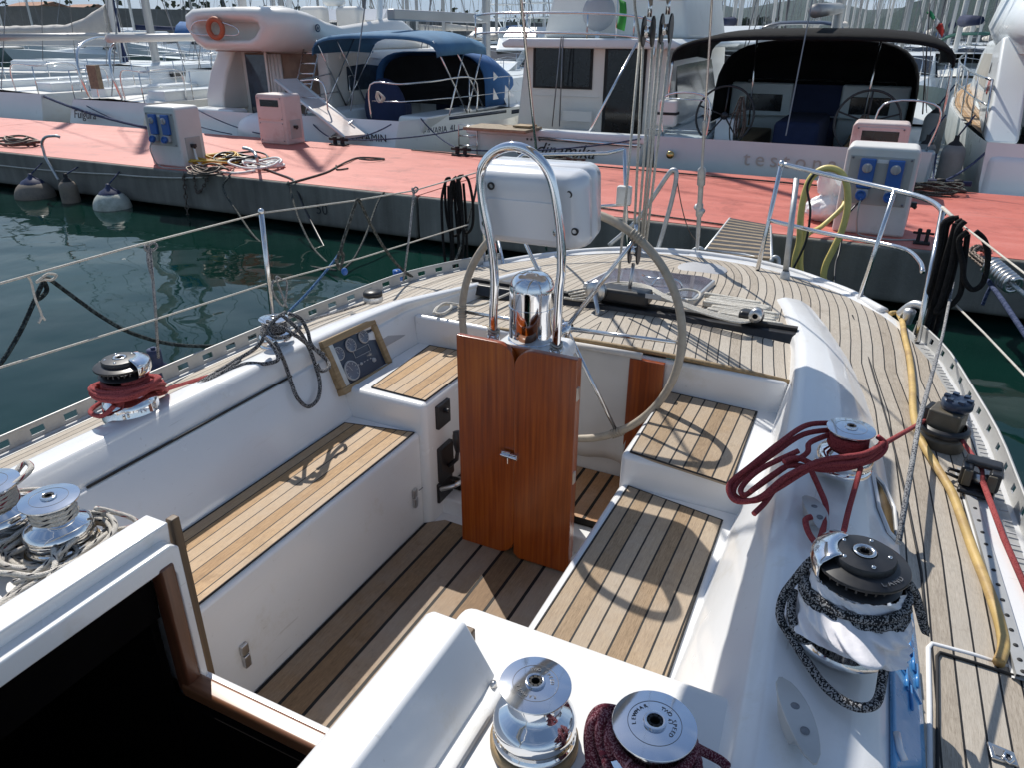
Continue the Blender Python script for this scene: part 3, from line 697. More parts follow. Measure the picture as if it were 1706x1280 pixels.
def mapp(u, v): return V(((u-.5)*(wd-2*fw_), (v-.5)*(hd-2*fw_), .005))
dial_m = pmat('gauge_face', (.10, .12, .17), .3, coat=.6, var=.1)
for (u, v, r_) in ((.15, .74, .030), (.44, .80, .030), (.76, .85, .030), (.26, .26, .044)):
    q = mapp(u, v); mb = MB(); mb.lathe([(1e-4, .006), (r_*.85, .006), (r_, .008), (r_, 0)], FM @ Matrix.Translation(q), 24); g = mb.build('gauge', dial_m, ip)
    mb = MB()
    for k in range(9):
        a = R(-130+260*k/8)+math.pi/2; mb.box((r_*.62, -.0012, .0065), (r_*.82, .0012, .0075), FM @ Matrix.Translation(q) @ Matrix.Rotation(a, 4, 'Z'))
    mb.box((0, -.0012, .0068), (r_*.6, .0012, .0078), FM @ Matrix.Translation(q) @ Matrix.Rotation(R(115), 4, 'Z')); mb.lathe([(r_*.88, .008), (r_, .0085), (r_*1.04, .002)], FM @ Matrix.Translation(q), 24)
    mb.build('gauge_marks', M['greybox'], ip)
mb = MB(); q = mapp(.62, .56)
for a, b_ in (((-.055, -.016), (.055, -.0145)), ((-.055, .0145), (.055, .016)), ((-.055, -.016), (-.0535, .016)), ((.0535, -.016), (.055, .016))): mb.box((q.x+a[0], q.y+a[1], q.z), (q.x+b_[0], q.y+b_[1], q.z+.002), FM)
for k in range(5): mb.box((q.x-.06+k*.022, q.y-.05, q.z), (q.x-.05+k*.022, q.y-.046, q.z+.001), FM)
qk = mapp(.78, .24); mb.lathe([(1e-4, .008), (.009, .008), (.011, 0)], FM @ Matrix.Translation(qk), 14); mb.lathe([(1e-4, .006), (.006, .006), (.007, 0)], FM @ Matrix.Translation(mapp(.5, .3)), 12); mb.build('panel_marks', M['greybox'], ip)
MB().box((-wd/2+fw_, -hd/2+fw_, .012), (-wd/2+fw_+.03, hd/2-fw_, .0135), FM).build('panel_hinge', M['brushed'], ip)
# grey plate beyond it
c5 = [onback(*p_) for p_ in ((622, 541), (657, 524), (680, 556), (640, 579))]; mb = MB(); nrm = FM.to_3x3() @ V((0, 0, 1))
mb.add([p_+nrm*.004 for p_ in c5]+[p_-nrm*.03 for p_ in c5], [(3, 2, 1, 0), (0, 1, 5, 4), (1, 2, 6, 5), (2, 3, 7, 6), (3, 0, 4, 7)]); mb.build('cover_plate', M['greybox'], YA, bevel=.004)
# ---- coachroof aft end, companionway
mb = MB()
mb.box((-1.28, -1.5, 1.08), (-.40, .985, 1.2)); mb.build('coachroof', M['nonskid'], YA, bevel=.03, bseg=4)
mb = MB(); mb.box((-1.20, .94, .7), (-.44, .98, 1.1)); mb.cut(); mb.box((.44, 1.10, .7), (.95, 1.16, 1.1)); mb.build('cabin_bulkhead', M['gel'], YA)
mb = MB(); mb.box((.40, -1.5, 1.08), (1.10, 1.17, 1.2)); mb.build('coachroof', M['nonskid'], YA, bevel=.035, bseg=4)
# raised hatch rails beside the sliding hatch
rl = MB(); rl.prism([(0, .15), (.075, .15), (.09, .3), (.012, .3)], 2.4, Matrix(((1, 0, 0, -.43), (0, 0, -1, .985), (0, 1, 0, 1.0), (0, 0, 0, 1)))); rl.build('hatch_rail', M['gel'], YA, bevel=.006, bseg=3)
hz0 = xx(30, 1128, -.305).z; mb = MB(); mb.prism([(hz0, -1.5), (1.262, -1.5), (1.262, .955), (1.245, .975), (.80, .975), (.80, .950), (hz0-.03, .950), (hz0-.008, .94), (hz0, .915)], .047, Matrix(((0, 0, 1, -.352), (0, 1, 0, 0), (1, 0, 0, 0), (0, 0, 0, 1)))); mb.build('hatch_frame', M['gel'], YA, bevel=.006)
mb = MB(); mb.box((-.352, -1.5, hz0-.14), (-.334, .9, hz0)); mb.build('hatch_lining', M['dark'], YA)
q0, q1, q2_, q3_ = zz(722, 1021, 1.31), zz(785, 1082, 1.31), zz(500, 1282, 1.31), zz(590, 1290, 1.31)
mb = MB(); mb.prism([(.405, .15), (.405, .30), (.425, .315), (.50, .315), (.565, .205), (.58, .18)], 2.4, Matrix(((1, 0, 0, 0), (0, 0, -1, 1.0), (0, 1, 0, 1.0), (0, 0, 0, 1)))); mb.build('hatch_rail', M['gel'], YA, bevel=.008, bseg=3)
mb = MB(); mb.tube([(.60, 1.0, 1.205), (.60, -1.4, 1.205)], .011, 8); mb.build('hatch_track', M['gel'], YA)
mb = MB()
for y in (.97, .64, .3): mb.cut(); mb.lathe([(1e-4, .012), (.006, .011), (.0075, 0)], Matrix.Translation((.578, y, 1.2)), 12)
mb.build('screw_head', M['brushed'], YA)
# companionway: sill, side posts and bulkhead around a dark opening
mb = MB(); mb.box((-.44, .93, .40), (.46, .985, .815)); mb.box((-.46, .93, .40), (-.365, .99, 1.26)); mb.box((.385, .93, .40), (.48, .99, 1.26)); mb.build('bulkhead', M['gel'], YA, bevel=.014, bseg=3)
mb = MB(); mb.box((-.360, .990, .44), (-.336, 1.016, 1.300)); mb.cut(); mb.box((.405, .995, .44), (.45, 1.028, 1.24)); mb.build('washboard_post', M['oldteak'], YA, bevel=.004)
mb = MB(); mb.box((-.33, .90, .79), (.41, .955, .838)); mb.build('companionway_sill', M['mahogx'], YA, bevel=.012, bseg=3)
mb = MB(); mb.box((-.345, .905, .80), (-.299, .948, hz0+.012)); mb.cut(); mb.box((.37, .885, .80), (.40, .95, 1.245)); mb.build('companionway_jamb', M['mahog'], YA, bevel=.008)
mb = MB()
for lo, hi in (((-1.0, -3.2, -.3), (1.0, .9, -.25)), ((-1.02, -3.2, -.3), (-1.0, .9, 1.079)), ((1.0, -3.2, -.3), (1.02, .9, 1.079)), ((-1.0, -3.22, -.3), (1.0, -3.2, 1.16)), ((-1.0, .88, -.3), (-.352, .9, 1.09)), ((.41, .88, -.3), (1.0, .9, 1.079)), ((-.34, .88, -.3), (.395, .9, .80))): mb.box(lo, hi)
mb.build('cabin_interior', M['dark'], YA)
# sliding hatch pushed forward, coachroof forward of the camera
mb = MB(); mb.box((-1.28, -3.2, 1.0), (1.1, -1.5, 1.24)); mb.build('coachroof', M['nonskid'], YA, bevel=.04)
# loose washboard end at the bottom of the hatch rail (teak)
q = zz(745, 1035, .47+.75); mb = MB(); mb.box((.44, 1.002, 1.10), (.50, 1.04, 1.262)); mb.build('washboard_post', M['oldteak'], YA, bevel=.004)
mb = MB(); mb.box((-1.10, .45, 1.18), (-.86, .70, 1.262)); mb.build('winch_pad', M['oldteaky'], YA, bevel=.01)
# ---- blue panelled cabin-side window and cleat by the right coaming
def onco(px, py, lift=.004):
    """where the ray meets the sloping outer face of the right coaming"""
    d = ray(px, py); best = None
    for i in range(4000):
        s_ = .8+i*.0006; q = CAM+d*s_; oc, ob = ct('oc', q.y)+.02, ct('ob', q.y); z0 = ct('zo', q.y)-.03; z1 = zd(ob)-.03
        t_ = (q.x-oc)/(ob-oc); zs = z0+(z1-z0)*t_
        if q.z <= zs: return q+V((.35, 0, 1)).normalized()*lift
    return q
def slab(poly, th, up_):
    mb = MB(); up_ = V(up_).normalized(); n = len(poly)
    mb.add([p_+up_*th*.5 for p_ in poly]+[p_-up_*th for p_ in poly], [tuple(range(n))[::-1]]+[(i, (i+1) % n, n+(i+1) % n, n+i) for i in range(n)]); return mb
WL, WRr = [(985, 1490), (1100, 1481), (1290, 1482)], [(978, 1506), (1017, 1518), (1188, 1532), (1290, 1537)]
rows = []
for i in range(15):
    py = lerp(982, 1290, i/14); rows.append([onco(lerp(itp(WL, py), itp(WRr, py), k/7), py, .007) for k in range(8)])
mb = MB(); mb.grid(rows, flip=True); wb = mb.build('side_window', M['bluefilm'], YA, solid=.006)
lv = MB()
for k in range(5):
    a = onco(1497+k*6, 1010+k*26, .013); b_ = onco(1499+k*6, 1040+k*28, .013); lv.tube([a, b_], .004, 6)
for k in range(4):
    a = onco(1490+k*7, 1060+k*30, .013); b_ = onco(1491+k*7.5, 1090+k*33, .013); lv.tube([a, b_], .004, 6)
lv.build('louvre', M['bluefilm2'], wb)
mb = MB(); mb.tube([onco(*p_, .012) for p_ in ((1483, 1100), (1506, 1135), (1529, 1180))], .003, 6); mb.build('louvre_frame', M['bluefilm2'], wb)
mb = MB(); mb.tube([onco(*p_, .016) for p_ in ((1486, 1230), (1491, 1258), (1499, 1276))], .007, 8); mb.build('window_catch', M['plasticw'], wb)
W2p = [onco(*p_) for p_ in ((1452, 793), (1470, 812), (1487, 850), (1492, 905), (1478, 890), (1462, 850))]
wf = slab(W2p, .006, (.5, 0, 1)).build('side_window', M['glassd'], YA)
mb = MB(); mb.tube([p_+V((.002, 0, .003)) for p_ in W2p], .006, 6, closed=True); mb.build('window_frame', M['gel'], wf)
# white margins, locker lid joint on the right deck
def ond(px, py, lift=.008):
    q = zz(px, py, 1.08)
    for _ in range(8): q = zz(px, py, zd(q.x, q.y)+lift)
    return q
def flat(poly_px, h=.006, lift=.006):
    p_ = [ond(a, b, lift) for a, b in poly_px]; n = len(p_); mb = MB()
    mb.add(p_+[q-V((0, 0, h)) for q in p_], [tuple(range(n))[::-1]]+[(i, (i+1) % n, n+(i+1) % n, n+i) for i in range(n)]); return mb
mb = MB(); mb.tube([ond(*p_, .002) for p_ in ((1549, 1290), (1548, 1180), (1546, 1082), (1552, 1074), (1620, 1092), (1712, 1122))], .0065, 8); mb.build('locker_lid_rim', M['gel'], YA)
mb = MB(); mb.tube([ond(*p_, .008) for p_ in ((1562, 1290), (1562, 1180), (1561, 1095), (1566, 1088), (1630, 1107), (1712, 1134))], .004, 6); mb.build('locker_lid_gasket', M['blackm'], YA)
lt = flat([(1645, 1235), (1690, 1254), (1698, 1277), (1652, 1262)], .006, .012).build('flush_lift_ring', M['brushed'], YA, bevel=.002)
flat([(1654, 1243), (1685, 1256), (1690, 1270), (1659, 1258)], .002, .0135).build('ring_recess', M['inkgrey'], lt)
mb = MB(); mb.tube([ond(*p_, .017) for p_ in ((1674, 1254), (1684, 1258), (1688, 1268), (1681, 1272), (1672, 1264))], .0035, 6, closed=True); mb.build('ring', M['steel'], lt)
mb = MB(); mb.tube([ond(*p_, .004) for p_ in ((1420, 525), (1450, 606), (1482, 718), (1512, 838), (1535, 955), (1545, 1060))], .004, 6); mb.build('deck_seam', M['blackm'], YA)
# open cleat at the bottom, a second one by the red winch
def cleat(a, b, hgt, nm='cleat'):
    a, b = V(a), V(b); d = (b-a).normalized(); n_ = V((-d.y, d.x, 0)); L_ = (b-a).length; mb = MB(); rows = []
    for i in range(13):
        t_ = i/12; c = a.lerp(b, t_); w_ = .004+.022*math.sin(math.pi*min(1, max(0, t_)))**.5; zz_ = hgt-.012*abs(2*t_-1)**2; lowr = hgt*.28 if .3 < t_ < .7 else hgt*.62
        if .3 < t_ < .7: lowr = 0
        rows.append([c+n_*w_+V((0, 0, zz_)), c-n_*w_+V((0, 0, zz_)), c-n_*w_*.8+V((0, 0, lowr)), c+n_*w_*.8+V((0, 0, lowr))])
    mb.grid(rows, closed=True, smooth=False); mb.add(rows[0], [(3, 2, 1, 0)]); mb.add(rows[-1], [(0, 1, 2, 3)])
    o = mb.build(nm, M['alupaint'], YA, bevel=.003)
    mb = MB()
    for t_ in (.42, .7): mb.cut(); mb.lathe([(1e-4, .002), (.008, .002), (.009, -.01)], Matrix.Translation(a.lerp(b, t_)+V((0, 0, hgt-.002))), 12)
    mb.build('bolt', M['inkgrey'], o); return o
cleat(zz(1296, 1150, 1.275), zz(1352, 1295, 1.275), .045)
cleat(zz(1340, 838, 1.26), zz(1372, 900, 1.26), .035)
# ---- toe rails: pierced aluminium strips
def toerail(sd, y0, y1, slot_r, name='toe_rail'):
    mb = MB(); per = .135; n = int((y1-y0)/per); H = .062
    def P_(y, h):
        b_ = Bw(y)-.012; xq = X0+sd*(b_+h*.15); return V((xq, y, zd(X0+sd*Bw(y), y)+.006+h))
    for i in range(n):
        a, b_ = y0+i*per, y0+(i+1)*per; c0, c1 = a+per*.34, a+per*.34+slot_r; h0, h1 = H*.30, H*.72
        for (ya, yb, ha, hb) in ((a, c0, 0, H), (c1, b_, 0, H), (c0, c1, 0, h0), (c0, c1, h1, H)): mb.add([P_(ya, ha), P_(yb, ha), P_(yb, hb), P_(ya, hb)], [(0, 1, 2, 3)], smooth=False)
    o = mb.build(name, M['alupaint'], YA, solid=.006)
    mb = MB(); ys = [y0+i*per for i in range(n+1)]
    mb.tube([P_(y, H) for y in ys], .0055, 6); mb.grid([[V((X0+sd*(Bw(y)-.075), y, zd(X0+sd*Bw(y), y)+.0105)), V((X0+sd*(Bw(y)-.014), y, zd(X0+sd*Bw(y), y)+.0105))] for y in ys], flip=(sd > 0)); mb.build('rail_base', M['alupaint'], o); return o
toerail(-1, -.8, 4.35, .055); toerail(1, -.3, 4.0, .032)
mb = MB(); per = .06
for i in range(48):
    y = .9+i*per; xq = X0+Bw(y)-.052; mb.box((xq-.012, y-.003, zd(xq)+.013), (xq+.012, y+.003, zd(xq)+.0165))
mb.build('rail_slots', M['greybox'], YA)['kind'] = 'stuff'
# stern bulwark tube
mb = MB(); pts = []
for y in (4.2, 4.35, 4.5, 4.62, 4.72, 4.79, 4.84): pts.append((X0-Bw(y)+.02, y-.01, zd(X0-Bw(y), y)+.012))
pts += [(X0, 4.86, zd(X0, 4.86)+.012)]+[(2*X0-q[0], q[1], zd(2*X0-q[0], q[1])+.012) for q in pts[::-1]]
mb.tube(spl(pts, 3), .024, 8); mb.build('stern_bulwark', M['gel'], YA)
# ---- genoa track and car on the right deck
def ya(px, py): return ond(px, py, .012)
tr = [ya(*p_) for p_ in ((1610, 790), (1635, 868), (1660, 950), (1690, 1050), (1716, 1140))]
mb = MB(); mb.grid([[q+V((-.035, 0, -.002)), q+V((-.035, 0, .002)), q+V((.05, 0, .002)), q+V((.05, 0, -.002))] for q in tr], smooth=False); mb.build('track_bed', M['gel'], YA)
mb = MB(); sp_ = spl(tr, 8); mb.grid([[q+V((-.03, 0, .0)), q+V((-.03, 0, .016)), q+V((0, 0, .016)), q+V((0, 0, 0))] for q in sp_], smooth=False); tk = mb.build('genoa_track', M['alupaint'], YA)
mb = MB()
for i in range(1, len(sp_), 2): mb.lathe([(1e-4, .0015), (.005, .0015), (.006, 0)], Matrix.Translation(sp_[i]+V((-.015, 0, .0165))), 10)
mb.build('track_hole', M['blackm'], tk)['kind'] = 'stuff'
q = ya(1627, 822); CAR = q
cm = frame(q, (1, -.16, 0), (.16, 1, 0)) @ Matrix.Translation((-.004, 0, 0)); mb = MB()
mb.box((-.05, -.06, .012), (.05, .06, .03), cm); mb.box((-.055, -.035, .03), (-.022, .045, .095), cm); mb.box((.022, -.035, .03), (.055, .045, .095), cm); mb.box((-.05, .0, .085), (.05, .05, .105), cm)
gc = mb.build('genoa_car', M['black'], YA, bevel=.008, bseg=3)
mb = MB(); mb.tube([cm @ V((-.03, 0, .05)), cm @ V((.03, 0, .05))], .02, 12); mb.build('sheave', M['brushed'], gc)
mb = MB(); mb.box((-.045, -.045, .035), (-.02, -.034, .09), cm); mb.cut(); mb.box((.02, -.045, .035), (.045, -.034, .09), cm); mb.build('cheek_plate', M['grime'], gc, bevel=.004)
mb = MB(); mb.tube([cm @ V((-.05, .05, .03)), cm @ V((-.085, .05, .032)), cm @ V((-.09, .02, .03)), cm @ V((-.055, .01, .028))], .006, 6); mb.build('pin_stop', M['black'], gc)
# foot block with grey body (right deck)
q = ond(1566, 742, .0); BLK = q; bm = frame(q, (1, -.35, 0), (.35, 1, 0))
mb = MB(); mb.lathe([(.072, 0), (.076, .02), (.074, .045), (.06, .055), (.06, .075)], bm, 24); mb.box((-.055, -.045, .05), (.05, .05, .14), bm); fb = mb.build('foot_block', M['grime'], YA, bevel=.01, bseg=3)
mb = MB(); mb.lathe([(.0655, .05), (.079, .056), (.081, .066), (.079, .076), (.066, .082)], bm, 24); mb.box((-.074, -.02, .05), (-.056, .05, .13), bm); mb.build('block_rim', M['black'], fb, bevel=.004)
mb = MB(); T = bm @ Matrix.Translation((.012, .02, .14)); mb.lathe([(.045, 0), (.05, .008), (.05, .028), (.044, .036), (.03, .038), (1e-4, .03)], T, 20)
for k in range(6):
    a = k*math.pi/3; mb.cbox((.036*math.cos(a), .036*math.sin(a), .038), (.018, .018, .012), T)
mb.build('block_top', M['stripe'], fb)
# ---- aft deck hatch, traveller, blocks
hp = [zz(*p_, 1.215) for p_ in ((990, 462), (1042, 443), (1162, 452), (1183, 476), (1168, 497), (1020, 481))]
hp = [V((-.22, 3.60, 1.205)), V((.35, 3.56, 1.212)), V((.35, 4.06, 1.17)), V((.28, 4.12, 1.165)), V((-.14, 4.12, 1.158)), V((-.22, 4.04, 1.165))]
mb = MB(); n = 6; c = sum(hp, V())/6
mb.add([q+(q-c)*.07-V((0, 0, .05)) for q in hp]+[q+(q-c)*.05 for q in hp]+list(hp), [(i, (i+1) % n, n+(i+1) % n, n+i) for i in range(n)]+[(n+i, n+(i+1) % n, 2*n+(i+1) % n, 2*n+i) for i in range(n)]); hf = mb.build('deck_hatch', M['alu'], YA, bevel=.004)
MB().add([q+V((0, 0, .002)) for q in hp], [tuple(range(n))]).build('hatch_lens', M['lens'], hf)
mb = MB(); mb.tube(spl([V((.1, 3.72, 1.20)), V((.13, 3.74, 1.235)), V((.22, 3.76, 1.235)), V((.25, 3.77, 1.20))], 5), .007, 8); mb.cut(); mb.tube([V((.0, 3.88, 1.20)), V((.06, 3.8, 1.215)), V((.2, 3.84, 1.21))], .006, 8); mb.build('hatch_handle', M['steel'], hf)
mb = MB(); mb.prism([(0, 0), (.14, 0), (.13, .05), (.085, .055), (.03, .05)], 1.66, Matrix(((0, 0, 1, -.78), (1, 0, 0, 3.27), (0, 1, 0, 1.155), (0, 0, 0, 1)))); tv = mb.build('traveller_beam', M['black'], YA, bevel=.006)
mb = MB(); mb.box((-.78, 3.335, 1.205), (.88, 3.365, 1.222)); mb.build('traveller_track', M['blackm'], tv)
mb = MB(); mb.box((-.04, 3.29, 1.222), (.20, 3.40, 1.29)); mb.cut(); mb.box((.62, 3.31, 1.222), (.73, 3.38, 1.27)); car = mb.build('traveller_car', M['black'], YA, bevel=.018, bseg=3)
q = yy(1088, 494, 3.285); MB().cbox(q, (.075, .004, .022)).build('maker_plate', M['greybox'], car)
mb = MB(); T = Matrix.Translation((-.055, 3.28, 1.275)) @ Matrix.Rotation(math.pi/2, 4, 'X'); mb.lathe([(.012, -.02), (.05, -.02), (.052, -.008), (.04, 0), (.052, .008), (.05, .02), (.012, .02)], T, 22); mb.tube([(-.055, 3.25, 1.275), (-.02, 3.22, 1.2), (-.015, 3.2, 1.17)], .012, 8); mb.tube([(-.05, 3.2, 1.17), (.04, 3.2, 1.168)], .014, 8); mb.cut(); mb.lathe([(.014, -.03), (.028, -.03), (.03, .03), (.012, .03)], Matrix.Translation((.70, 3.3, 1.27)) @ Matrix.Rotation(math.pi/2, 4, 'X'), 14); mb.build('cam_block', M['brushed'], car)
# wide dark plank seam forward of the traveller and deck plate
mb = MB(); T = Matrix.Translation((.20, 4.50, zd(.20, 4.5)+.006)); mb.lathe([(1e-4, .004), (.14, .004), (.15, 0)], T, 26); mb.build('deck_plate', M['greybox'], YA)
# white aft lip under the teak edge
mb = MB(); mb.tube([(X0-.82+i*.171, 2.852, zd(X0-.82+i*.171)+.008) for i in range(11)], .011, 6); mb.build('teak_edge', M['oldteaky'], YA)
# ---- pedestal, folding table, compass, guard, instrument pod, wheel
mb = MB(); mb.box((-.14, 2.27, .44), (.16, 2.50, 1.30), taper=(.95, .95)); mb.build('pedestal', M['gel'], YA, bevel=.03, bseg=3)
def leaf(x0, x1, z0, z1, y0, y1, rnd, side):
    pts = []
    def arc(cx, cz, r_, a0, a1):
        for k in range(7): a = R(lerp(a0, a1, k/6)); pts.append((cx+r_*math.cos(a), cz+r_*math.sin(a)))
    r_ = rnd; e = .006
    if side < 0:
        pts.append((x0, z0)); arc(x1-r_, z0+r_, r_, -90, 0); arc(x1-r_, z1-r_, r_, 0, 90); pts.append((x0, z1))
    else:
        pts.append((x0, z0+.02)); pts.append((x0+.02, z0)); pts.append((x1, z0)); pts.append((x1, z1)); arc(x0+r_, z1-r_, r_, 90, 180)
    mb = MB(); mb.prism(pts, y1-y0, Matrix(((1, 0, 0, 0), (0, 0, -1, y1), (0, 1, 0, 0), (0, 0, 0, 1)))); return mb
tb = MB().box((-.215, 2.242, .50), (.262, 2.262, 1.372)).build('folding_table', M['varnish'], YA, bevel=.003)
leaf(-.222, .022, .452, 1.392, 2.212, 2.238, .075, -1).build('table_leaf', M['varnish'], tb, bevel=.004)
leaf(.026, .268, .458, 1.388, 2.198, 2.230, .075, 1).build('table_leaf', M['varnish'], tb, bevel=.004)
mb = MB(); q = yy(846, 760, 2.192); mb.cbox((q.x-.01, 2.198, q.z), (.036, .012, .026)); mb.cbox((q.x+.026, 2.192, q.z), (.03, .012, .022)); mb.tube([(q.x-.03, 2.188, q.z), (q.x+.04, 2.184, q.z-.002)], .005, 8); mb.tube([(q.x, 2.19, q.z-.01), (q.x+.001, 2.188, q.z-.035)], .003, 6); mb.build('table_latch', M['chrome'], tb, bevel=.002)
mb = MB(); mb.cbox((.268, 2.215, .90), (.008, .022, .05)); mb.cut(); mb.cbox((.268, 2.215, 1.25), (.008, .022, .05)); mb.build('hinge', M['brushed'], tb)
mb = MB(); mb.tube([(-.10, 2.30, 1.335), (.10, 2.30, 1.335)], .018, 12); mb.build('table_bar', M['mahogx'], YA)
# binnacle top plate and compass
mb = MB(); mb.prism([(-.15, 0), (.15, 0), (.13, .06), (-.13, .06)], .24, Matrix(((1, 0, 0, .0), (0, 0, -1, 2.53), (0, 1, 0, 1.27), (0, 0, 0, 1)))); mb.build('binnacle_top', M['gel'], YA, bevel=.02, bseg=3)
c1 = yy(886, 520, 2.44); CPX = c1.x
mb = MB(); r_ = .0845
r_ = .0865; TC = Matrix.Translation((CPX, 2.44, 0))
for pr_ in ([(r_*1.06, 1.322), (r_*1.06, 1.333)], [(r_*1.06, 1.333), (r_, 1.335)], [(r_, 1.335), (r_, 1.40), (r_, 1.462)], [(r_, 1.462), (r_*1.03, 1.4625)], [(r_*1.03, 1.4625), (r_*1.03, 1.469)], [(r_*1.03, 1.469), (r_, 1.4695)]): mb.lathe(pr_, TC, 64)
prof = [(r_, 1.4695), (r_, 1.50), (r_, 1.530)]
for k in range(1, 17): a = R(90*k/16); prof.append((max(1e-4, r_*(.42+.58*math.cos(a)) if k < 16 else r_*.42), 1.530+.066*math.sin(a)))
prof += [(r_*.3, 1.5985), (r_*.15, 1.600), (1e-4, 1.6005)]
mb.lathe(prof, TC, 64); mb.lathe([(1e-4, .001), (.004, .001)], Matrix.Translation((CPX-.02, 2.44-r_*.99, 1.36)) @ Matrix.Rotation(math.pi/2, 4, 'X'), 10); mb.build('compass_hood', M['chrome'], YA)
# stainless guard hoop
gp = [yy(*p_, 2.345) for p_ in ((822, 560), (822, 520), (824, 470), (822, 425), (817, 385), (808, 335), (805, 290), (815, 265), (835, 248), (860, 242), (885, 249), (907, 268), (922, 297), (931, 345), (936, 400), (936, 445), (932, 480), (929, 530), (926, 585))]
for i, q in enumerate(gp):
    if q.z > 1.6: q.y -= (q.z-1.6)*.05
mb = MB(); mb.tube(spl(gp, 6), .0165, 16); gd = mb.build('guard_rail', M['chrome'], YA)
mb = MB()
for i_ in (0, -1):
    q = gp[i_]; mb.cut(); mb.lathe([(.018, -.05), (.024, -.05), (.024, .01), (.018, .012)], Matrix.Translation(q), 16); mb.tube([q+V((-.02, -.01, -.03)), q+V((.035, -.015, -.035))], .013, 10)
mb.build('guard_foot', M['chrome'], gd)
mb = MB()
for i_ in (0, -1):
    q = gp[i_]; mb.cut()
    for k in range(3): mb.tube([q+V((.022*math.cos(a_), .022*math.sin(a_), .03-.012*k+.006*math.sin(a_*2))) for a_ in [j*.5 for j in range(14)]], .0035, 6)
    mb.tube(spl([q+V((.02, -.02, .02)), q+V((.035, -.03, -.03)), q+V((.03, -.03, -.07)), q+V((.05, -.03, -.1))], 5), .003, 6); mb.tube(spl([q+V((.0, -.024, .02)), q+V((-.012, -.03, -.03)), q+V((.005, -.03, -.08))], 5), .003, 6)
mb.build('lashing', M['r_white'], gd)
# instrument pod: rounded moulding, back towards us
pq = [yy(*p_, 2.44) for p_ in ((793, 268), (985, 292), (972, 412), (803, 402))]
pcn = sum(pq, V())/4+V((0, .02, 0)); px_ = ((pq[1]-pq[0])+(pq[2]-pq[3])); py_ = V((0, -.12, 1)); PM = frame(pcn, V((px_.x, -.06*0, px_.z)), py_)
W_, H_ = .219, .142
def rrect(w_, h_, r_, z, n=6):
    o = []
    for (sx, sy, a0) in ((1, 1, 0), (-1, 1, 90), (-1, -1, 180), (1, -1, 270)):
        for k in range(n+1):
            a = R(a0+90*k/n); o.append(V((sx*(w_-r_)+r_*math.cos(a), sy*(h_-r_)+r_*math.sin(a), z)))
    return o
mb = MB(); rows = []
for (sx, sy, z, r_) in ((.90, .90, -.125, .04), (.985, .985, -.115, .045), (1.005, 1.005, -.028, .045), (.985, .985, -.026, .045), (.985, .985, -.018, .045), (1.0, 1.0, -.016, .045), (.99, .98, .01, .05), (.95, .93, .04, .05), (.88, .85, .062, .05), (.78, .72, .070, .05), (.4, .4, .0725, .03), (.01, .01, .073, .001)):
    rows.append([PM @ q for q in rrect(W_*sx, H_*sy, r_, z)])
mb.grid(rows, closed=True, flip=True); mb.add(rows[0], [tuple(range(len(rows[0])))]); pod = mb.build('instrument_pod', M['plasticw'], YA)
for a in pod.data.polygons: a.use_smooth = True
mb = MB()
for (u, v) in ((-.13, .085), (.165, .075), (.185, -.055), (-.17, -.06)): 
    mb.cut(); mb.lathe([(.0, .0), (.013, .0), (.014, .01), (.009, .012), (.008, .004), (1e-4, .004)], PM @ Matrix.Translation((u, v, .066 if abs(u) < .14 else .058)), 16)
mb.build('pod_screw', M['black'], pod)
mb = MB(); mb.prism([(q.x, q.y) for q in rrect(.155, .07, .03, 0)], .006, PM @ Matrix.Translation((-.01, -.028, .070))); mb.build('pod_panel', M['plasticw'], pod, bevel=.005, bseg=3)
mb = MB()
for u in (-.155, .125): mb.cut(); mb.tube([PM @ V((u, -.06, .066)), PM @ V((u, -.06, .085))], .016, 10)
mb.build('pod_clamp', M['steel'], pod)
# wheel
WC = V((X0-.005, 2.67, 1.30)); WR = .488
whl = MB().tube([WC+V((WR*math.cos(2*math.pi*k/96), .04*math.sin(2*math.pi*k/96), WR*math.sin(2*math.pi*k/96))) for k in range(96)], .0165, 12, closed=True).build('steering_wheel', M['leather'], YA)
mb = MB()
for a in (180, 121, 57, -57, -123, 3):
    a = R(a); e = WC+V((WR*math.cos(a), .04*math.sin(a), WR*math.sin(a))); mb.cut(); mb.tube([WC+V((.02*math.cos(a), .01, .02*math.sin(a))), e], lambda t_: .0105-.003*t_, 10)
mb.build('spoke', M['steel'], whl)
mb = MB(); mb.lathe([(1e-4, -.03), (.028, -.03), (.032, 0), (.028, .03), (1e-4, .035)], Matrix.Translation(WC) @ Matrix.Rotation(math.pi/2, 4, 'X'), 20); mb.tube([WC+V((0, -.2, 0)), WC], .025, 12); mb.build('wheel_hub', M['chrome'], whl)
mb = MB()
for a in (180, 57, -57): 
    a = R(a); e = WC+V((WR*math.cos(a), .04*math.sin(a), WR*math.sin(a))); tdir = V((-math.sin(a), 0, math.cos(a))); mb.cut()
    for k in range(5): c_ = e+tdir*(.012*(k-2)); mb.tube([c_+V((math.cos(a)*math.cos(b_)*.0185, math.sin(b_)*.0185, math.sin(a)*math.cos(b_)*.0185)) for b_ in [j*.63 for j in range(10)]], .0032, 5, closed=True)
mb.build('spoke_binding', M['leather'], whl)
mb = MB(); mb.box((-.02+.30, 2.79, .52), (.43, 2.815, 1.17)); mb.build('locker_door', M['varnish'], YA, bevel=.004)
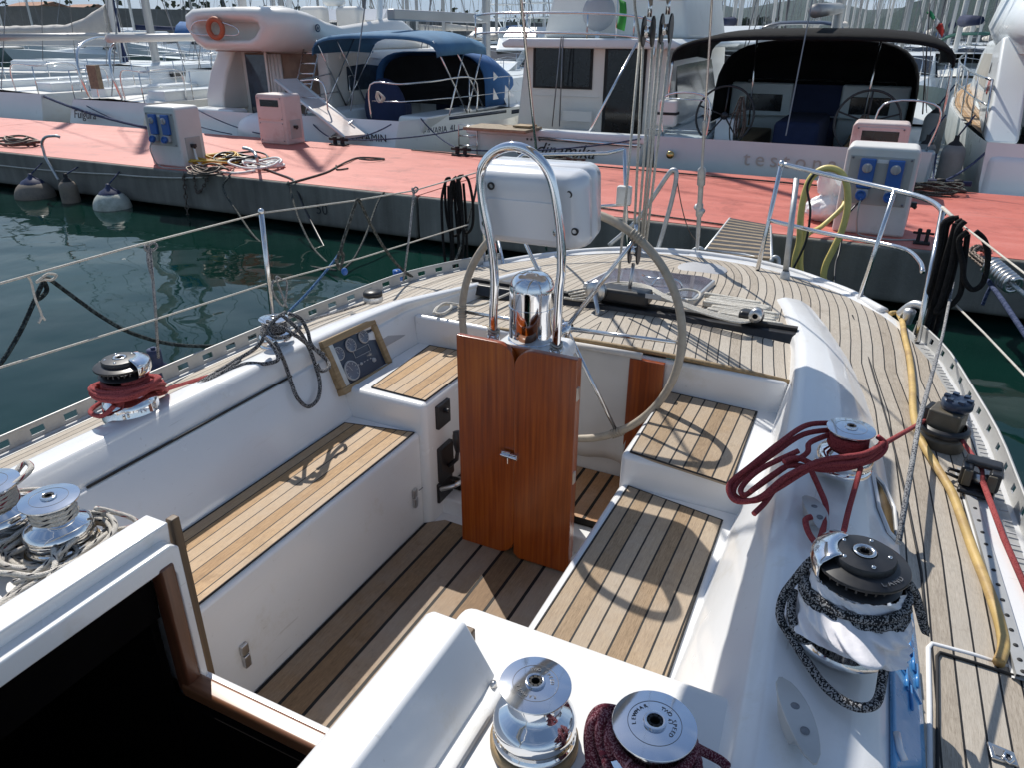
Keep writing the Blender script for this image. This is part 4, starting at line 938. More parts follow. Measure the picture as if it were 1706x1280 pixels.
# ---- mast-side gear in view: boom end above, mainsheet blocks, backstays
mb = MB(); mb.prism([(-.06, 0), (.06, 0), (.075, .05), (.07, .2), (.03, .24), (-.03, .24), (-.07, .2), (-.075, .05)], 6.4, Matrix(((1, 0, 0, .10), (0, 0, -1, 3.66), (0, 1, 0, 2.545), (0, 0, 0, 1)))); bmo = mb.build('boom', M['mast'], YA, bevel=.01)
mb = MB(); rows = []
for i in range(30):
    t_ = i/29; y = 3.45-t_*6.1; h = .11+.12*t_+.015*math.sin(i*1.7); w_ = .10+.03*t_
    rows.append([(.10+w_*math.cos(a)*(1+.06*math.sin(i*2.1+a*3)), y, 2.745+h*.5+h*.5*math.sin(a)) for a in [j*2*math.pi/14 for j in range(14)]])
mb.grid(rows, closed=True); mb.add(rows[0], [tuple(range(14))]); mb.add(rows[-1], [tuple(range(14))]); mb.build('sail_cover', M['covercream'], bmo)
MB().lathe([(.09, 0.9), (.085, 4), (.07, 16), (.05, 17.2)], Matrix.Translation((X0, -3.0, 0)) @ Matrix.Diagonal((1, 1.35, 1, 1)), 20).build('mast', M['mast'], YA)
def block(c, s_=1.0, name='mainsheet_block', par=None):
    mb = MB()
    for dx in (-.016, .016):
        mb.prism([(.028*s_*math.cos(a), .05*s_*math.sin(a)) for a in [k*.4488 for k in range(14)]], .008, Matrix.Translation((c[0]+dx*s_-.004, c[1], c[2])) @ Matrix(((0, 0, 1, 0), (1, 0, 0, 0), (0, 1, 0, 0), (0, 0, 0, 1))))
    o = mb.build(name, M['black'], par or YA, bevel=.003)
    mb = MB(); mb.tube([(c[0], c[1], c[2]+.045*s_), (c[0], c[1], c[2]+.1*s_)], .008*s_, 8); mb.lathe([(.02*s_, -.01), (.016*s_, 0), (.02*s_, .01)], Matrix.Translation(c) @ Matrix.Rotation(math.pi/2, 4, 'Y'), 14); mb.build('block_swivel', M['steel'], o); return o
bl1, bl2 = yy(1080, 52, 3.42), yy(1110, 48, 3.46)
for q in (bl1, bl2): block(q, 1.25)
lowb = yy(1057, 418, 3.40); block(lowb, 1.3)
mb = MB(); mb.tube([lowb-V((0, 0, .06)), V((.09, 3.35, 1.28))], .009, 8); mb.build('block_strop', M['brushed'], YA)
MAST = V((X0, -3.0, 16.8))
mb = MB(); b1 = yy(1160, 428, 4.85); b1.z = 1.13; mb.tube([b1, yy(1186, 0, 3.9)+V((0, 0, 0)), b1.lerp(yy(1186, 0, 3.9), 6)], .0055, 8); st = mb.build('backstay', M['steel'], YA)
d_ = (yy(1186, 0, 3.9)-b1).normalized(); F_ = axis_frame(b1, d_)
mb = MB(); mb.lathe([(.012, 0), (.012, .10), (.014, .12), (.014, .30), (.022, .31), (.022, .40), (.016, .41), (.016, .56), (.024, .57), (.024, .68), (.008, .70), (.008, .95), (.012, .96), (.012, 1.02), (.006, 1.03)], F_, 14)
mb.lathe([(.0, -.035), (.02, -.035), (.022, .03), (.0, .034)], F_ @ Matrix.Translation((0, 0, .36)) @ Matrix.Rotation(math.pi/2, 4, 'X'), 14); mb.build('backstay_tensioner', M['galv'], st)
mb = MB(); b2 = yy(893, 246, 4.45); t2 = yy(868, 0, 3.9); b2 = b2+(b2-t2)*1.0; mb.tube([b2, t2, b2.lerp(t2, 6)], .009, 8); mb.build('backstay', M['steel'], YA)
# ---- winches
def winch(base, s_=1.0, selft=False, txt=None, wood=True, ax_=(0, 0, 1), rot=0, cap='steel'):
    base = V(base); F_ = axis_frame(base, ax_) if V(ax_).z < .999 else Matrix.Translation(base); F_ = F_ @ Matrix.Rotation(rot, 4, 'Z') @ Matrix.Scale(s_, 4)
    mb = MB()
    if not selft:
        mb.lathe([(.086, .012), (.088, .018), (.088, .028), (.083, .030), (.083, .034), (.087, .036), (.087, .060), (.084, .072), (.074, .082), (.058, .090), (.050, .098), (.045, .112), (.043, .128), (.044, .140), (.052, .147), (.069, .150), (.0725, .154), (.071, .158)], F_, 44)
    else:
        mb.lathe([(.100, .0), (.100, .012), (.094, .02), (.092, .05), (.088, .062), (.074, .075), (.066, .085), (.062, .12), (.064, .15), (.072, .155)], F_, 44)
    w_ = mb.build('winch', M['chrome'], YA)
    if wood and not selft: MB().lathe([(.082, -.012), (.094, -.012), (.094, .008), (.088, .013), (.08, .013)], F_, 40).build('winch_pad', M['oldteaky'], w_)
    if not selft:
        mb = MB()
        for pr_ in ([(.0715, .1555), (.0735, .1562), (.0738, .1580), (.0730, .1592)], [(.0730, .1592), (.060, .1610), (.047, .1622)], [(.047, .1622), (.0465, .1612), (.046, .1622)], [(.046, .1622), (.034, .1632), (.0205, .1638)], [(.0205, .1638), (.0200, .1690)], [(.0200, .1690), (.0165, .1700), (.0145, .1690)], [(.0145, .1690), (.0135, .150), (1e-4, .148)]): mb.lathe(pr_, F_, 48)
        mb.build('winch_cap', M['capmirror'], w_)
        mb = MB()
        for k in range(8): mb.box((-.0035, .0085, .150), (.0035, .0142, .1685), F_ @ Matrix.Rotation(k*math.pi/4, 4, 'Z'))
        mb.lathe([(1e-4, .1545), (.0125, .1545)], F_, 16); mb.build('drive_socket', M['blackm'], w_)
        mb = MB(); mb.tube([F_ @ V((.0465*math.cos(a), .0465*math.sin(a), .1622)) for a in [k*2*math.pi/40 for k in range(40)]], .0007*s_, 5, closed=True); mb.build('cap_groove', M['engrave'], w_)
        if txt:
            for (word, a0, step, rr) in txt:
                mb = MB()
                for k, ch in enumerate(word):
                    if ch == ' ': continue
                    a = R(a0-step*(k-(len(word)-1)/2)); text_mesh(ch, .0105, F_ @ Matrix.Rotation(a-math.pi/2, 4, 'Z') @ Matrix.Translation((0, rr, .1637)), .0003, mb=mb)
                mb.build('cap_lettering', M['engrave'], w_)['kind'] = 'stuff'
    else:
        mb = MB()
        for pr_ in ([(.055, .1555), (.078, .1565), (.081, .160)], [(.081, .160), (.074, .166), (.054, .172)], [(.054, .182), (.078, .186), (.0885, .190)], [(.0885, .190), (.0895, .194), (.0885, .1965)], [(.0885, .1965), (.074, .2015), (.0605, .2045)], [(.0605, .2045), (.0605, .214), (.058, .2185)], [(.058, .2185), (.045, .2205), (.024, .222)], [(.024, .222), (.022, .2205), (.020, .214), (1e-4, .212)]): mb.lathe(pr_, F_, 48)
        for k in range(26): a = k*2*math.pi/26; mb.box((.054, -.002, .172), (.074, .002, .190), F_ @ Matrix.Rotation(a, 4, 'Z'))
        mb.build('self_tailer', M['black'], w_)
        mb = MB(); rows = []
        for i in range(12):
            a = R(70+i*8); rows.append([F_ @ V((r_*math.cos(a), r_*math.sin(a), z_)) for r_, z_ in ((.050, .2225), (.066, .2195), (.089, .208), (.094, .199), (.092, .175), (.084, .158))])
        mb.grid(rows); mb.build('feeder_arm', M['chrome'], w_, solid=.004)
        mb = MB()
        for k in range(5): a = k*1.2566+.3; mb.lathe([(1e-4, .2225), (.004, .2225), (.0045, .219)], F_ @ Matrix.Translation((.046*math.cos(a), .046*math.sin(a), .0)), 10)
        mb.lathe([(.0215, .2215), (.0225, .2245), (.019, .2255), (.0145, .224), (.013, .212)], F_, 24); mb.build('winch_cap_ring', M['steel'], w_)
        mb = MB()
        for k in range(8): mb.box((-.0035, .009, .212), (.0035, .0145, .2232), F_ @ Matrix.Rotation(k*math.pi/4, 4, 'Z'))
        mb.build('drive_socket', M['blackm'], w_)
        mb = MB()
        for k, ch in enumerate('LAND'): a = R(-118+11*k); text_mesh(ch, .0175, F_ @ Matrix.Rotation(a+math.pi/2, 4, 'Z') @ Matrix.Translation((0, -.0745, .2022)), .0004, mb=mb)
        mb.build('lettering', M['engrave'], w_)
    return F_
WF = {}
def wat(px, py, z, *a, **k): return winch(zz(px, py, z), *a, **k)
WF['a'] = winch(zz(890, 1232, 1.212), .88, txt=[('TWO SPEED', 95, 13, .034), ('38', 95, 14, .013), ('LEWMAR', -85, -15, .036)], rot=R(-20))
WF['b'] = winch(zz(1078, 1310, 1.222), .95, txt=[('LEWMAR', 160, 15, .036), ('TWO SPEED', 20, 13, .034), ('43', 20, 14, .027)], rot=R(10))
WF['c'] = winch(zz(107, 912, 1.212), .93)
WF['d'] = winch(zz(8, 890, 1.212), .98)
WF['e'] = winch(zz(1402, 785, 1.262), .88, ax_=(.22, .0, 1), wood=False)
WF['f'] = winch(zz(1404, 1062, 1.262), 1.0, True, ax_=(.20, .05, 1), rot=R(60))
WF['g'] = winch(zz(222, 690, 1.228), .95, True, ax_=(-.15, 0, 1), rot=R(-75))
WF['h'] = winch(zz(462, 578, 1.225), .80, ax_=(-.1, 0, 1), wood=False)
WF['i'] = winch(V((-.235, 2.98, 1.185)), .62, wood=False)
MB().lathe([(1e-4, .2), (.06, .2), (.07, .19), (.07, .175), (.02, .17)], Matrix.Translation((-.235, 2.98, 1.14)), 20).build('winch_lid', M['plasticw'], YA)
# ---- stanchions, lifelines, pushpits
XL = -1.60
def lf(px, py, x=-1.56): return xx(px, py, x)
st1 = [lf(456, 545), lf(435, 352)]
mb = MB(); mb.tube(st1, .0125, 10); mb.sphere(st1[1], .016, 10, 6); s1 = mb.build('stanchion', M['steel'], YA)
mb = MB(); mb.lathe([(.03, 0), (.026, .02), (.018, .05)], Matrix.Translation((st1[0].x, st1[0].y, zd(st1[0].x))), 14); mb.build('stanchion_base', M['alu'], s1)
gate = xx(801, 285, -1.22)
mb = MB(); mb.cut(); mb.tube([V((-1.70, -2.2, 1.60)), lf(-60, 492), lf(0, 472), lf(210, 413), st1[1]-V((0, 0, .008))], .0042, 6); mb.tube([st1[1]-V((0, 0, .008)), xx(590, 334, -1.45), xx(690, 317, -1.36), gate], .0042, 6)
mb.cut(); mb.tube([V((-1.70, -2.2, 1.28)), lf(-60, 634), lf(0, 612), lf(240, 538), lf(446, 472), xx(600, 430, -1.45), xx(780, 374, -1.24)], .0042, 6); mb.build('lifeline', M['wire'], YA)
# left pushpit
pl0 = xx(806, 447, -1.18); mb = MB()
top = xx(806, 300, -1.18); mb.tube([pl0, top], .0125, 10)
mb.tube([top-V((0, 0, .03)), yy(870, 258+0, 4.62), yy(1010, 255, 4.92), yy(1040, 248, 4.95)], .0125, 10)
mb.tube([yy(806, 380, 4.35), yy(900, 350, 4.75), yy(1000, 343, 4.9), yy(1050, 340, 4.95)], .0105, 10)
mb.tube([yy(1040, 247, 4.95), yy(1046, 435, 4.95)], .0125, 10); mb.build('pushpit', M['steel'], YA)
mb = MB(); mb.tube(spl([yy(1015, 408, 4.92), yy(1060, 368, 4.92), yy(1090, 325, 4.92), yy(1112, 292, 4.92), yy(1121, 283, 4.92), yy(1127, 290, 4.92), yy(1120, 330, 4.92), yy(1105, 385, 4.92), yy(1093, 425, 4.92)], 6), .0155, 10); mb.build('stern_bracket', M['galv'], YA)
mb = MB(); c = yy(1040, 325, 4.93); mb.box((c.x-.05, c.y-.03, c.z-.065), (c.x+.05, c.y+.03, c.z+.065)); mb.build('antenna_box', M['offwhite'], YA, bevel=.015, bseg=3)
mb = MB(); mb.tube([yy(846, 470, 4.2), yy(830, 400, 4.4)], .011, 8); mb.build('strut', M['steel'], YA)
# right pushpit
A = [(1262, 447), (1281, 366), (1302, 272)]
yb = 4.80
P1 = [ond(1262, 449)]+[yy(*p_, 4.84) for p_ in A[1:]]
tp = [yy(1302, 272, 4.84), yy(1400, 296, 4.72), yy(1497, 318, 4.52), yy(1540, 330, 4.36), yy(1563, 343, 4.20), yy(1572, 356, 4.10)]
mb = MB(); mb.tube(P1, .0135, 10); mb.tube(spl(tp, 6), .0135, 10)
midr = [yy(1281, 366, 4.84), yy(1370, 387, 4.72), yy(1462, 404, 4.55), yy(1510, 416, 4.40), yy(1533, 437, 4.2), yy(1537, 452, 4.08)]
mb.tube(spl(midr, 6), .0125, 10); mb.tube([ond(1431, 499), yy(1491, 316, 4.53)], .0125, 10)
e3 = [ond(1528, 570), yy(1545, 452, 4.06), yy(1570, 352, 4.10)]; mb.tube([e3[0], e3[2]], .0135, 10); mb.sphere(P1[-1], .02, 10, 6)
mb.build('pushpit', M['steel'], YA)
mb = MB(); g0 = ond(1308, 459, .02); mb.tube([g0, yy(1327, 297, 4.78)], .0175, 12); mb.lathe([(.03, 0), (.028, .03), (.02, .05)], Matrix.Translation(g0-V((0, 0, .02))), 12); mb.build('gangway_socket', M['galv'], YA)
# life lines forward from the right pushpit, and its near gate wire
mb = MB(); a = yy(1574, 352, 4.10); mb.tube([a, a.lerp(yy(1710, 525, 2.6), 1.0), ], .0001, 4) if False else None
mb.tube([yy(1570, 345, 4.1), yy(1600, 372, 3.9)], .008, 8); mb.tube([yy(1600, 372, 3.9), yy(1716, 462, 3.1), V((1.74, 1.2, 1.68)), V((1.74, -2.2, 1.68))], .0042, 6)
mb.cut(); mb.tube([yy(1574, 490, 4.0), yy(1640, 555, 3.4), yy(1716, 635, 2.9), V((1.74, 1.2, 1.36)), V((1.74, -2.2, 1.36))], .0045, 6); mb.build('lifeline', M['wire'], YA)
# fairlead and chock at the quarter
mb = MB(); q = ond(1533, 553); mb.lathe([(.02, 0), (.028, .05), (.03, .07), (.02, .08), (1e-4, .085)], Matrix.Translation(q+V((-.06, .1, 0))), 14); mb.tube(spl([q+V((-.1, .15, .03)), q+V((-.05, .12, .1)), q+V((.01, .08, .09)), q+V((.04, .02, .02))], 6), .02, 8); mb.build('fairlead', M['alu'], YA)
# canvas hanging behind the pedestal
c4 = [yy(952, 572, 2.80), yy(1070, 592, 2.80), yy(1036, 772, 2.79), yy(945, 752, 2.79)]; mb = MB(); rows = []
for i in range(13):
    t_ = i/12; a, b_ = c4[0].lerp(c4[3], t_), c4[1].lerp(c4[2], t_); row = []
    for j in range(15):
        s_ = j/14; q = a.lerp(b_, s_); q.y += .010*math.sin(s_*7+t_*3)*(.3+t_)+.006*mnoise.noise(q*9); q.z += .008*mnoise.noise(V((s_*4, t_*3, 2))); row.append(q)
    rows.append(row)
mb.grid(rows, flip=True); cv = mb.build('pedestal_curtain', M['canvas'], YA, solid=.004)
MB().tube([c4[0]+V((0, -.006, .0)), c4[1]+V((0, -.006, .0))], .014, 10).build('curtain_hem', M['canvas'], cv)
# ================================================================== LOOSE GEAR LYING ON OR HANGING FROM THE YACHT
def ropething(name, mt, label, cat, paths, r, n=7, seg=8, group=None, loc=None, closed=False):
    mb = MB()
    for p_ in paths: mb.tube(spl(p_, n, closed), r, seg, closed)
    c = V(loc) if loc else V(paths[0][0])
    return tag(mb.build(name, mt, loc=c), label, cat, group)
def turns(F_, r0, r1, z0, z1, n, a0=0, step=.35):
    pts = []; N_ = int(n*2*math.pi/step)
    for k in range(N_+1):
        t_ = k/N_; a = a0+n*2*math.pi*t_; r_ = lerp(r0, r1, t_); pts.append(F_ @ V((r_*math.cos(a), r_*math.sin(a), lerp(z0, z1, t_))))
    return pts
def loop(F_, ra, rb, z, tilt, a_t, n=14, ph=0, off=(0, 0), wob=0, drop=0):
    """a loose loop round a winch, tilted towards angle a_t"""
    o = []
    for k in range(n):
        a = 2*math.pi*k/n+ph; q = V((ra*math.cos(a), rb*math.sin(a), 0)); q = Matrix.Rotation(a_t, 3, 'Z') @ q
        d = math.cos(a); q.z = z-tilt*max(-.4, d)-drop*max(0, d)**2; q.x += off[0]; q.y += off[1]
        q += V((mnoise.noise(q*20+V((ph, 0, 0))), mnoise.noise(q*20+V((0, ph+3, 0))), 0))*wob
        o.append(F_ @ q)
    return o
rr = .0078
# --- red coil on the left self-tailing winch
F_ = WF['g']; mb = MB(); mb.tube(turns(F_, .071, .075, .150, .088, 3.6, .5), rr, 8)
for k in range(9):
    mb.tube(spl(loop(F_, .106+.0075*k, .102+.005*(k % 3), .122-.006*k+.008*(k % 2), .020+.010*k, R(206+6*math.sin(k*2)), ph=k*1.3, wob=.005, off=(-.004*k, -.002*k)), 5, True), rr, 8, True)
q = F_ @ V((.11, .03, .09)); e = zz(346, 627, 1.14)
mb.tube([F_ @ V((.075, .02, .10)), q, e], rr, 8); mb.tube(spl([q, F_ @ V((.12, -.02, .05)), F_ @ V((.05, -.13, .02)), F_ @ V((-.05, -.15, .012)), F_ @ V((-.125, -.10, .01))], 6), rr, 8)
mb.tube(spl([F_ @ V((-.10, .0, .12)), F_ @ V((-.135, -.06, .06)), F_ @ V((-.14, -.09, .0)), F_ @ V((-.13, -.11, -.03))], 6), rr, 8)
tag(mb.build('coiled_rope', M['r_redlit'], loc=F_.translation), 'red rope coiled in loops round the chrome self-tailing winch on the left coaming', 'rope')
# --- red coil on the right winch, loops flopped over the coaming
F_ = WF['e']; mb = MB(); mb.tube(turns(F_, .052, .056, .135, .095, 4.2, 1.0), rr, 8)
def pp(*a): return [zz(x_, y_, z_) for x_, y_, z_ in a]
lo = [
 [(1398, 716, 1.37), (1340, 724, 1.365), (1290, 756, 1.35), (1238, 795, 1.30), (1222, 818, 1.27), (1232, 832, 1.26), (1262, 834, 1.28), (1300, 812, 1.32), (1360, 778, 1.37), (1430, 770, 1.37), (1468, 748, 1.36)],
 [(1396, 706, 1.385), (1345, 709, 1.38), (1300, 738, 1.375), (1250, 778, 1.33), (1220, 802, 1.29), (1214, 818, 1.275), (1228, 836, 1.27), (1266, 830, 1.30), (1310, 795, 1.35), (1370, 768, 1.385), (1440, 757, 1.385), (1472, 738, 1.37)],
 [(1390, 722, 1.37), (1350, 738, 1.365), (1344, 756, 1.355), (1310, 778, 1.335), (1262, 812, 1.30), (1240, 826, 1.28), (1236, 812, 1.285), (1268, 782, 1.33), (1330, 752, 1.37)],
 [(1470, 735, 1.36), (1455, 752, 1.345), (1400, 766, 1.345), (1340, 780, 1.335), (1300, 806, 1.31), (1275, 838, 1.28), (1256, 857, 1.27)],
 [(1470, 740, 1.37), (1440, 772, 1.33), (1380, 784, 1.32), (1320, 776, 1.34), (1290, 790, 1.335), (1250, 820, 1.30)],
 [(1462, 728, 1.385), (1476, 742, 1.365), (1462, 762, 1.345), (1420, 778, 1.335), (1370, 780, 1.335), (1330, 764, 1.36), (1306, 770, 1.36)]]
for p_ in lo: mb.tube(spl(pp(*p_), 7), .0078, 8)
mb.tube(spl(pp((1352, 786, 1.33), (1365, 815, 1.31), (1376, 845, 1.29), (1372, 880, 1.285), (1362, 905, 1.285), (1348, 890, 1.285), (1342, 868, 1.295), (1352, 862, 1.30)), 7), .0078, 8)
mb.tube(spl(pp((1434, 780, 1.33), (1424, 815, 1.31), (1414, 850, 1.30), (1406, 885, 1.30)), 6), .0072, 8)
tag(mb.build('coiled_rope', M['r_red'], loc=F_.translation), 'dark red rope coiled on the right chrome winch with loops hanging over the coaming', 'rope')
# --- red sheet from that winch to the foot block and on to the car and forward
a = pp((1470, 742, 1.36))[0]; b_ = BLK+V((-.06, .02, .075))
mb = MB(); mb.tube([a, a.lerp(b_, .5), b_], .0072, 8); c = CAR+V((0, .03, .07)); mb.tube([BLK+V((.05, -.05, .06)), c, CAR+V((0, -.04, .062))], .0072, 8); d1 = ya(1668, 905)+V((0, 0, .02)); d2 = ya(1722, 1035)+V((0, 0, .025)); mb.tube([CAR+V((0, -.04, .062)), d1, d2], .0088, 8)
tag(mb.build('sheet_line', M['r_redlit'], loc=b_), 'red line running from the right winch through the black deck block and car', 'rope')
# --- black and white rope and rag on the big right winch
F_ = WF['f']; mb = MB(); rows = []
for i in range(33):
    t_ = i/32; row = []
    for k in range(110):
        a = 2*math.pi*k/110; tw_ = a+t_*1.7; P3 = V((math.cos(tw_)*2.0, math.sin(tw_)*2.0, t_*1.1))
        fold = 1-2*abs(mnoise.noise(P3*1.5)); f2 = 1-2*abs(mnoise.noise(P3*3.6+V((5, 1, 2)))); f3 = mnoise.noise(P3*8+V((1, 9, 4))); side = max(0, math.cos(a-R(225)))
        r_ = lerp(.111, .076, t_**.7)+(.015*fold+.009*f2+.005*f3)*(1.1-.5*t_)+.062*side**4*math.exp(-((t_-.40)/.22)**2)*(.5+.8*fold)
        z_ = lerp(.030+.022*math.sin(a*2+1)+.012*fold, .158, t_)+.008*f2*(1-t_)
        if .58 < t_ < .8: r_ -= .012
        row.append(F_ @ V((r_*math.cos(a), r_*math.sin(a), z_)))
    rows.append(row)
mb.grid(rows, closed=True)
tag(mb.build('rag', M['rag'], loc=F_.translation, sub=1), 'crumpled white rag wrapped round the drum of the black topped winch', 'rag')
mb = MB(); gr = .0092; mb.tube(turns(F_, .100, .096, .098, .138, 2.3, -2.6), gr, 10)
gl = [[(1392, 920, 1.45), (1378, 925, 1.45), (1352, 935, 1.43), (1325, 966, 1.38), (1305, 995, 1.34), (1300, 1030, 1.31), (1318, 1062, 1.29), (1345, 1105, 1.285), (1375, 1145, 1.282), (1410, 1172, 1.28), (1440, 1180, 1.28), (1462, 1168, 1.28), (1472, 1120, 1.29), (1482, 1060, 1.31), (1496, 1020, 1.34), (1492, 990, 1.38)],
      [(1322, 985, 1.35), (1318, 1020, 1.33), (1326, 1050, 1.31), (1342, 1068, 1.295), (1356, 1058, 1.30), (1352, 1040, 1.32)],
      [(1380, 905, 1.47), (1372, 912, 1.46), (1380, 925, 1.45), (1410, 940, 1.445), (1450, 955, 1.44), (1480, 965, 1.44)],
      [(1505, 965, 1.44), (1522, 985, 1.40), (1530, 1010, 1.36), (1538, 1040, 1.31), (1542, 1052, 1.285)]]
for p_ in gl: mb.tube(spl(pp(*p_), 7), gr, 10)
tag(mb.build('coiled_rope', M['r_grey'], loc=F_.translation), 'thick black and white rope looped round the rag wrapped winch on the right', 'rope')
a = F_ @ V((.06, .03, .19)); a = zz(1497, 905, 1.44); b_ = zz(1532, 700, 1.52); c_ = yy(1570, 560, 3.4); d_ = yy(1588, 470, 4.0)
tag(MB().tube([a, b_, c_, d_], .0062, 8).build('sheet_line', M['r_greyl'], loc=a), 'light grey line led up from the rag wrapped winch to the right rail', 'rope')
# --- black and white rope on the left aft winch
F_ = WF['h']; mb = MB(); g2 = .0078; mb.tube(turns(F_, .052, .058, .15, .095, 3.5, .3), g2, 8)
gl = [[(440, 540, 1.36), (436, 556, 1.34), (448, 568, 1.33), (460, 585, 1.30), (462, 600, 1.27), (440, 606, 1.25), (410, 606, 1.25), (370, 620, 1.25), (335, 640, 1.24)],
      [(438, 548, 1.36), (440, 560, 1.34), (425, 580, 1.30), (390, 602, 1.26), (345, 630, 1.245), (330, 641, 1.24), (350, 634, 1.245), (400, 600, 1.26)],
      [(480, 522, 1.39), (500, 530, 1.36), (512, 550, 1.31), (518, 572, 1.26), (530, 586, 1.22), (545, 600, 1.18), (548, 612, 1.17), (535, 618, 1.17), (528, 606, 1.2)],
      [(445, 535, 1.38), (470, 545, 1.37), (495, 560, 1.33), (515, 575, 1.26), (540, 590, 1.2)],
      [(475, 520, 1.4), (460, 530, 1.395), (448, 545, 1.37), (455, 560, 1.34), (480, 560, 1.34), (500, 545, 1.33)]]
for p_ in gl: mb.tube(spl(pp(*p_), 7), g2, 8)
mb.tube(spl(pp((470, 525, 1.40), (488, 540, 1.36), (502, 556, 1.31))+[onback(a_, b_, -.775) for a_, b_ in ((516, 582), (526, 610), (533, 640), (529, 666), (513, 678), (496, 664), (486, 640), (477, 612))]+pp((468, 590, 1.28), (458, 570, 1.32)), 7), g2, 8)
tag(mb.build('coiled_rope', M['r_grey'], loc=F_.translation), 'black and white rope on the small left winch with one loop beside the gauges', 'rope')
mb = MB(); mb.tube([zz(508, 535, 1.12), zz(560, 520, 1.10), zz(632, 498, 1.10)], .0065, 8); tag(mb.build('sheet_line', M['r_greyl'], loc=zz(560, 520, 1.1)), 'grey flecked line lying along the left side deck inside the toe rail', 'rope')
# small fairlead block on the left side deck
q = zz(622, 502, 1.10); t_ = empty('turning_block', q, 'small black turning block on the left side deck', 'block')
MB().lathe([(.05, 0), (.055, .015), (.05, .03)], Matrix.Translation(q), 18).build('base', M['alu'], t_); mb = MB(); mb.lathe([(1e-4, .06), (.045, .06), (.052, .05), (.052, .035), (.03, .03)], Matrix.Translation(q), 20); mb.build('sheave', M['black'], t_)
# --- white flecked tails heaped round the two left coachroof winches
rnd = random.Random(4)
def heap(cells, n, r, mt, label, seed, z0=1.222, lay=4, mn=9):
    rnd = random.Random(seed); mb = MB(); x0, y0, x1, y1 = cells
    for i in range(n):
        c = V((rnd.uniform(x0, x1), rnd.uniform(y0, y1), 0)); a = rnd.uniform(0, 6.28); pts = []; p_ = c.copy(); d = V((math.cos(a), math.sin(a), 0)); z_ = z0+(i % lay)*r*1.7
        for k in range(mn):
            pts.append(V((p_.x, p_.y, z_+r+.006*math.sin(k*1.1+i)))); d = Matrix.Rotation(rnd.uniform(.15, .85)*(1 if i % 2 else -1), 3, 'Z') @ d; p_ = p_+d*rnd.uniform(.045, .075)
            p_.x = min(x1+.02, max(x0-.02, p_.x)); p_.y = min(y1+.03, max(y0-.03, p_.y))
        mb.tube(spl(pts, 6), r, 8)
    return mb
F_ = WF['c']
mb = heap((-.76, .16, -.46, .93), 14, .0072, None, '', 7)
mb.tube(turns(F_, .050, .053, .145, .105, 3.2, 0), .0072, 8)
for k in range(5): mb.tube(spl(loop(F_, .112+.012*(k % 3), .105+.01*k, .01+.012*k, .0, k*.7, ph=k, wob=.02, off=(.01*k, -.01*k)), 5, True), .0072, 8, True)
for k in range(7):
    x_ = -.50+.016*(k % 3); pts = [V((x_-.05+.02*math.sin(k), .96-.02*k, 1.228+.012*(k % 4))), V((x_-.01, .80, 1.232+.012*(k % 4))), V((x_+.02*math.sin(k*2), .6, 1.23+.012*(k % 3))), V((x_-.02*math.cos(k), .42, 1.23+.014*(k % 3))), V((x_-.06, .25, 1.23))]
    mb.tube(spl(pts, 7), .0072, 8)
tag(mb.build('coiled_rope', M['r_whitek'], loc=F_.translation), 'white rope with black flecks heaped round the left winch nearest the hatch', 'rope')
F_ = WF['d']; mb = heap((-.92, .45, -.72, .95), 7, .0072, None, '', 9)
mb.tube(turns(F_, .050, .054, .145, .10, 4.2, 0), .0075, 8)
for k in range(3): mb.tube(spl(loop(F_, .11+.02*k, .10+.015*k, .012+.014*k, .0, k*.9, ph=k*2, wob=.02), 5, True), .0072, 8, True)
mb.tube(spl(pp((30, 800, 1.36), (18, 812, 1.36), (45, 790, 1.37), (52, 778, 1.37), (40, 772, 1.37), (20, 800, 1.35), (0, 842, 1.30), (-20, 870, 1.26)), 6), .0075, 8)
mb.tube(spl(pp((160, 848, 1.30), (180, 852, 1.27), (215, 862, 1.25), (228, 872, 1.24), (215, 880, 1.235), (190, 884, 1.23)), 6), .0065, 8)
tag(mb.build('coiled_rope', M['r_whiter'], loc=F_.translation), 'white rope with red flecks wound on the winch at the left edge of the picture', 'rope')
# --- burgundy coil on the near right winch
F_ = WF['b']; mb = MB()
for k in range(5): mb.tube(turns(F_, .058+.011*(k % 3), .062+.011*(k % 3), .030+.022*k, .040+.022*k, 1.1, 2.0+k*.4), .0085, 10)
bl = [[(1010, 1185, 1.34), (990, 1200, 1.33), (984, 1225, 1.30), (990, 1260, 1.27), (1005, 1290, 1.25)], [(1018, 1190, 1.345), (1002, 1205, 1.34), (1000, 1235, 1.31), (1010, 1268, 1.28), (1025, 1295, 1.26)], [(1024, 1200, 1.345), (1014, 1225, 1.335), (1020, 1262, 1.30), (1035, 1290, 1.28)],
      [(990, 1262, 1.245), (982, 1275, 1.235), (972, 1290, 1.235)], [(1152, 1242, 1.29), (1170, 1252, 1.26), (1200, 1268, 1.24), (1218, 1285, 1.235)], [(1150, 1250, 1.3), (1160, 1265, 1.27), (1165, 1290, 1.25)], [(1030, 1185, 1.33), (1005, 1182, 1.33), (988, 1195, 1.31), (980, 1230, 1.28), (985, 1280, 1.24)]]
for p_ in bl: mb.tube(spl(pp(*p_), 7), .0088, 10)
tag(mb.build('coiled_rope', M['r_burg'], loc=F_.translation), 'burgundy flecked rope bunched round the winch at the bottom of the picture', 'rope')
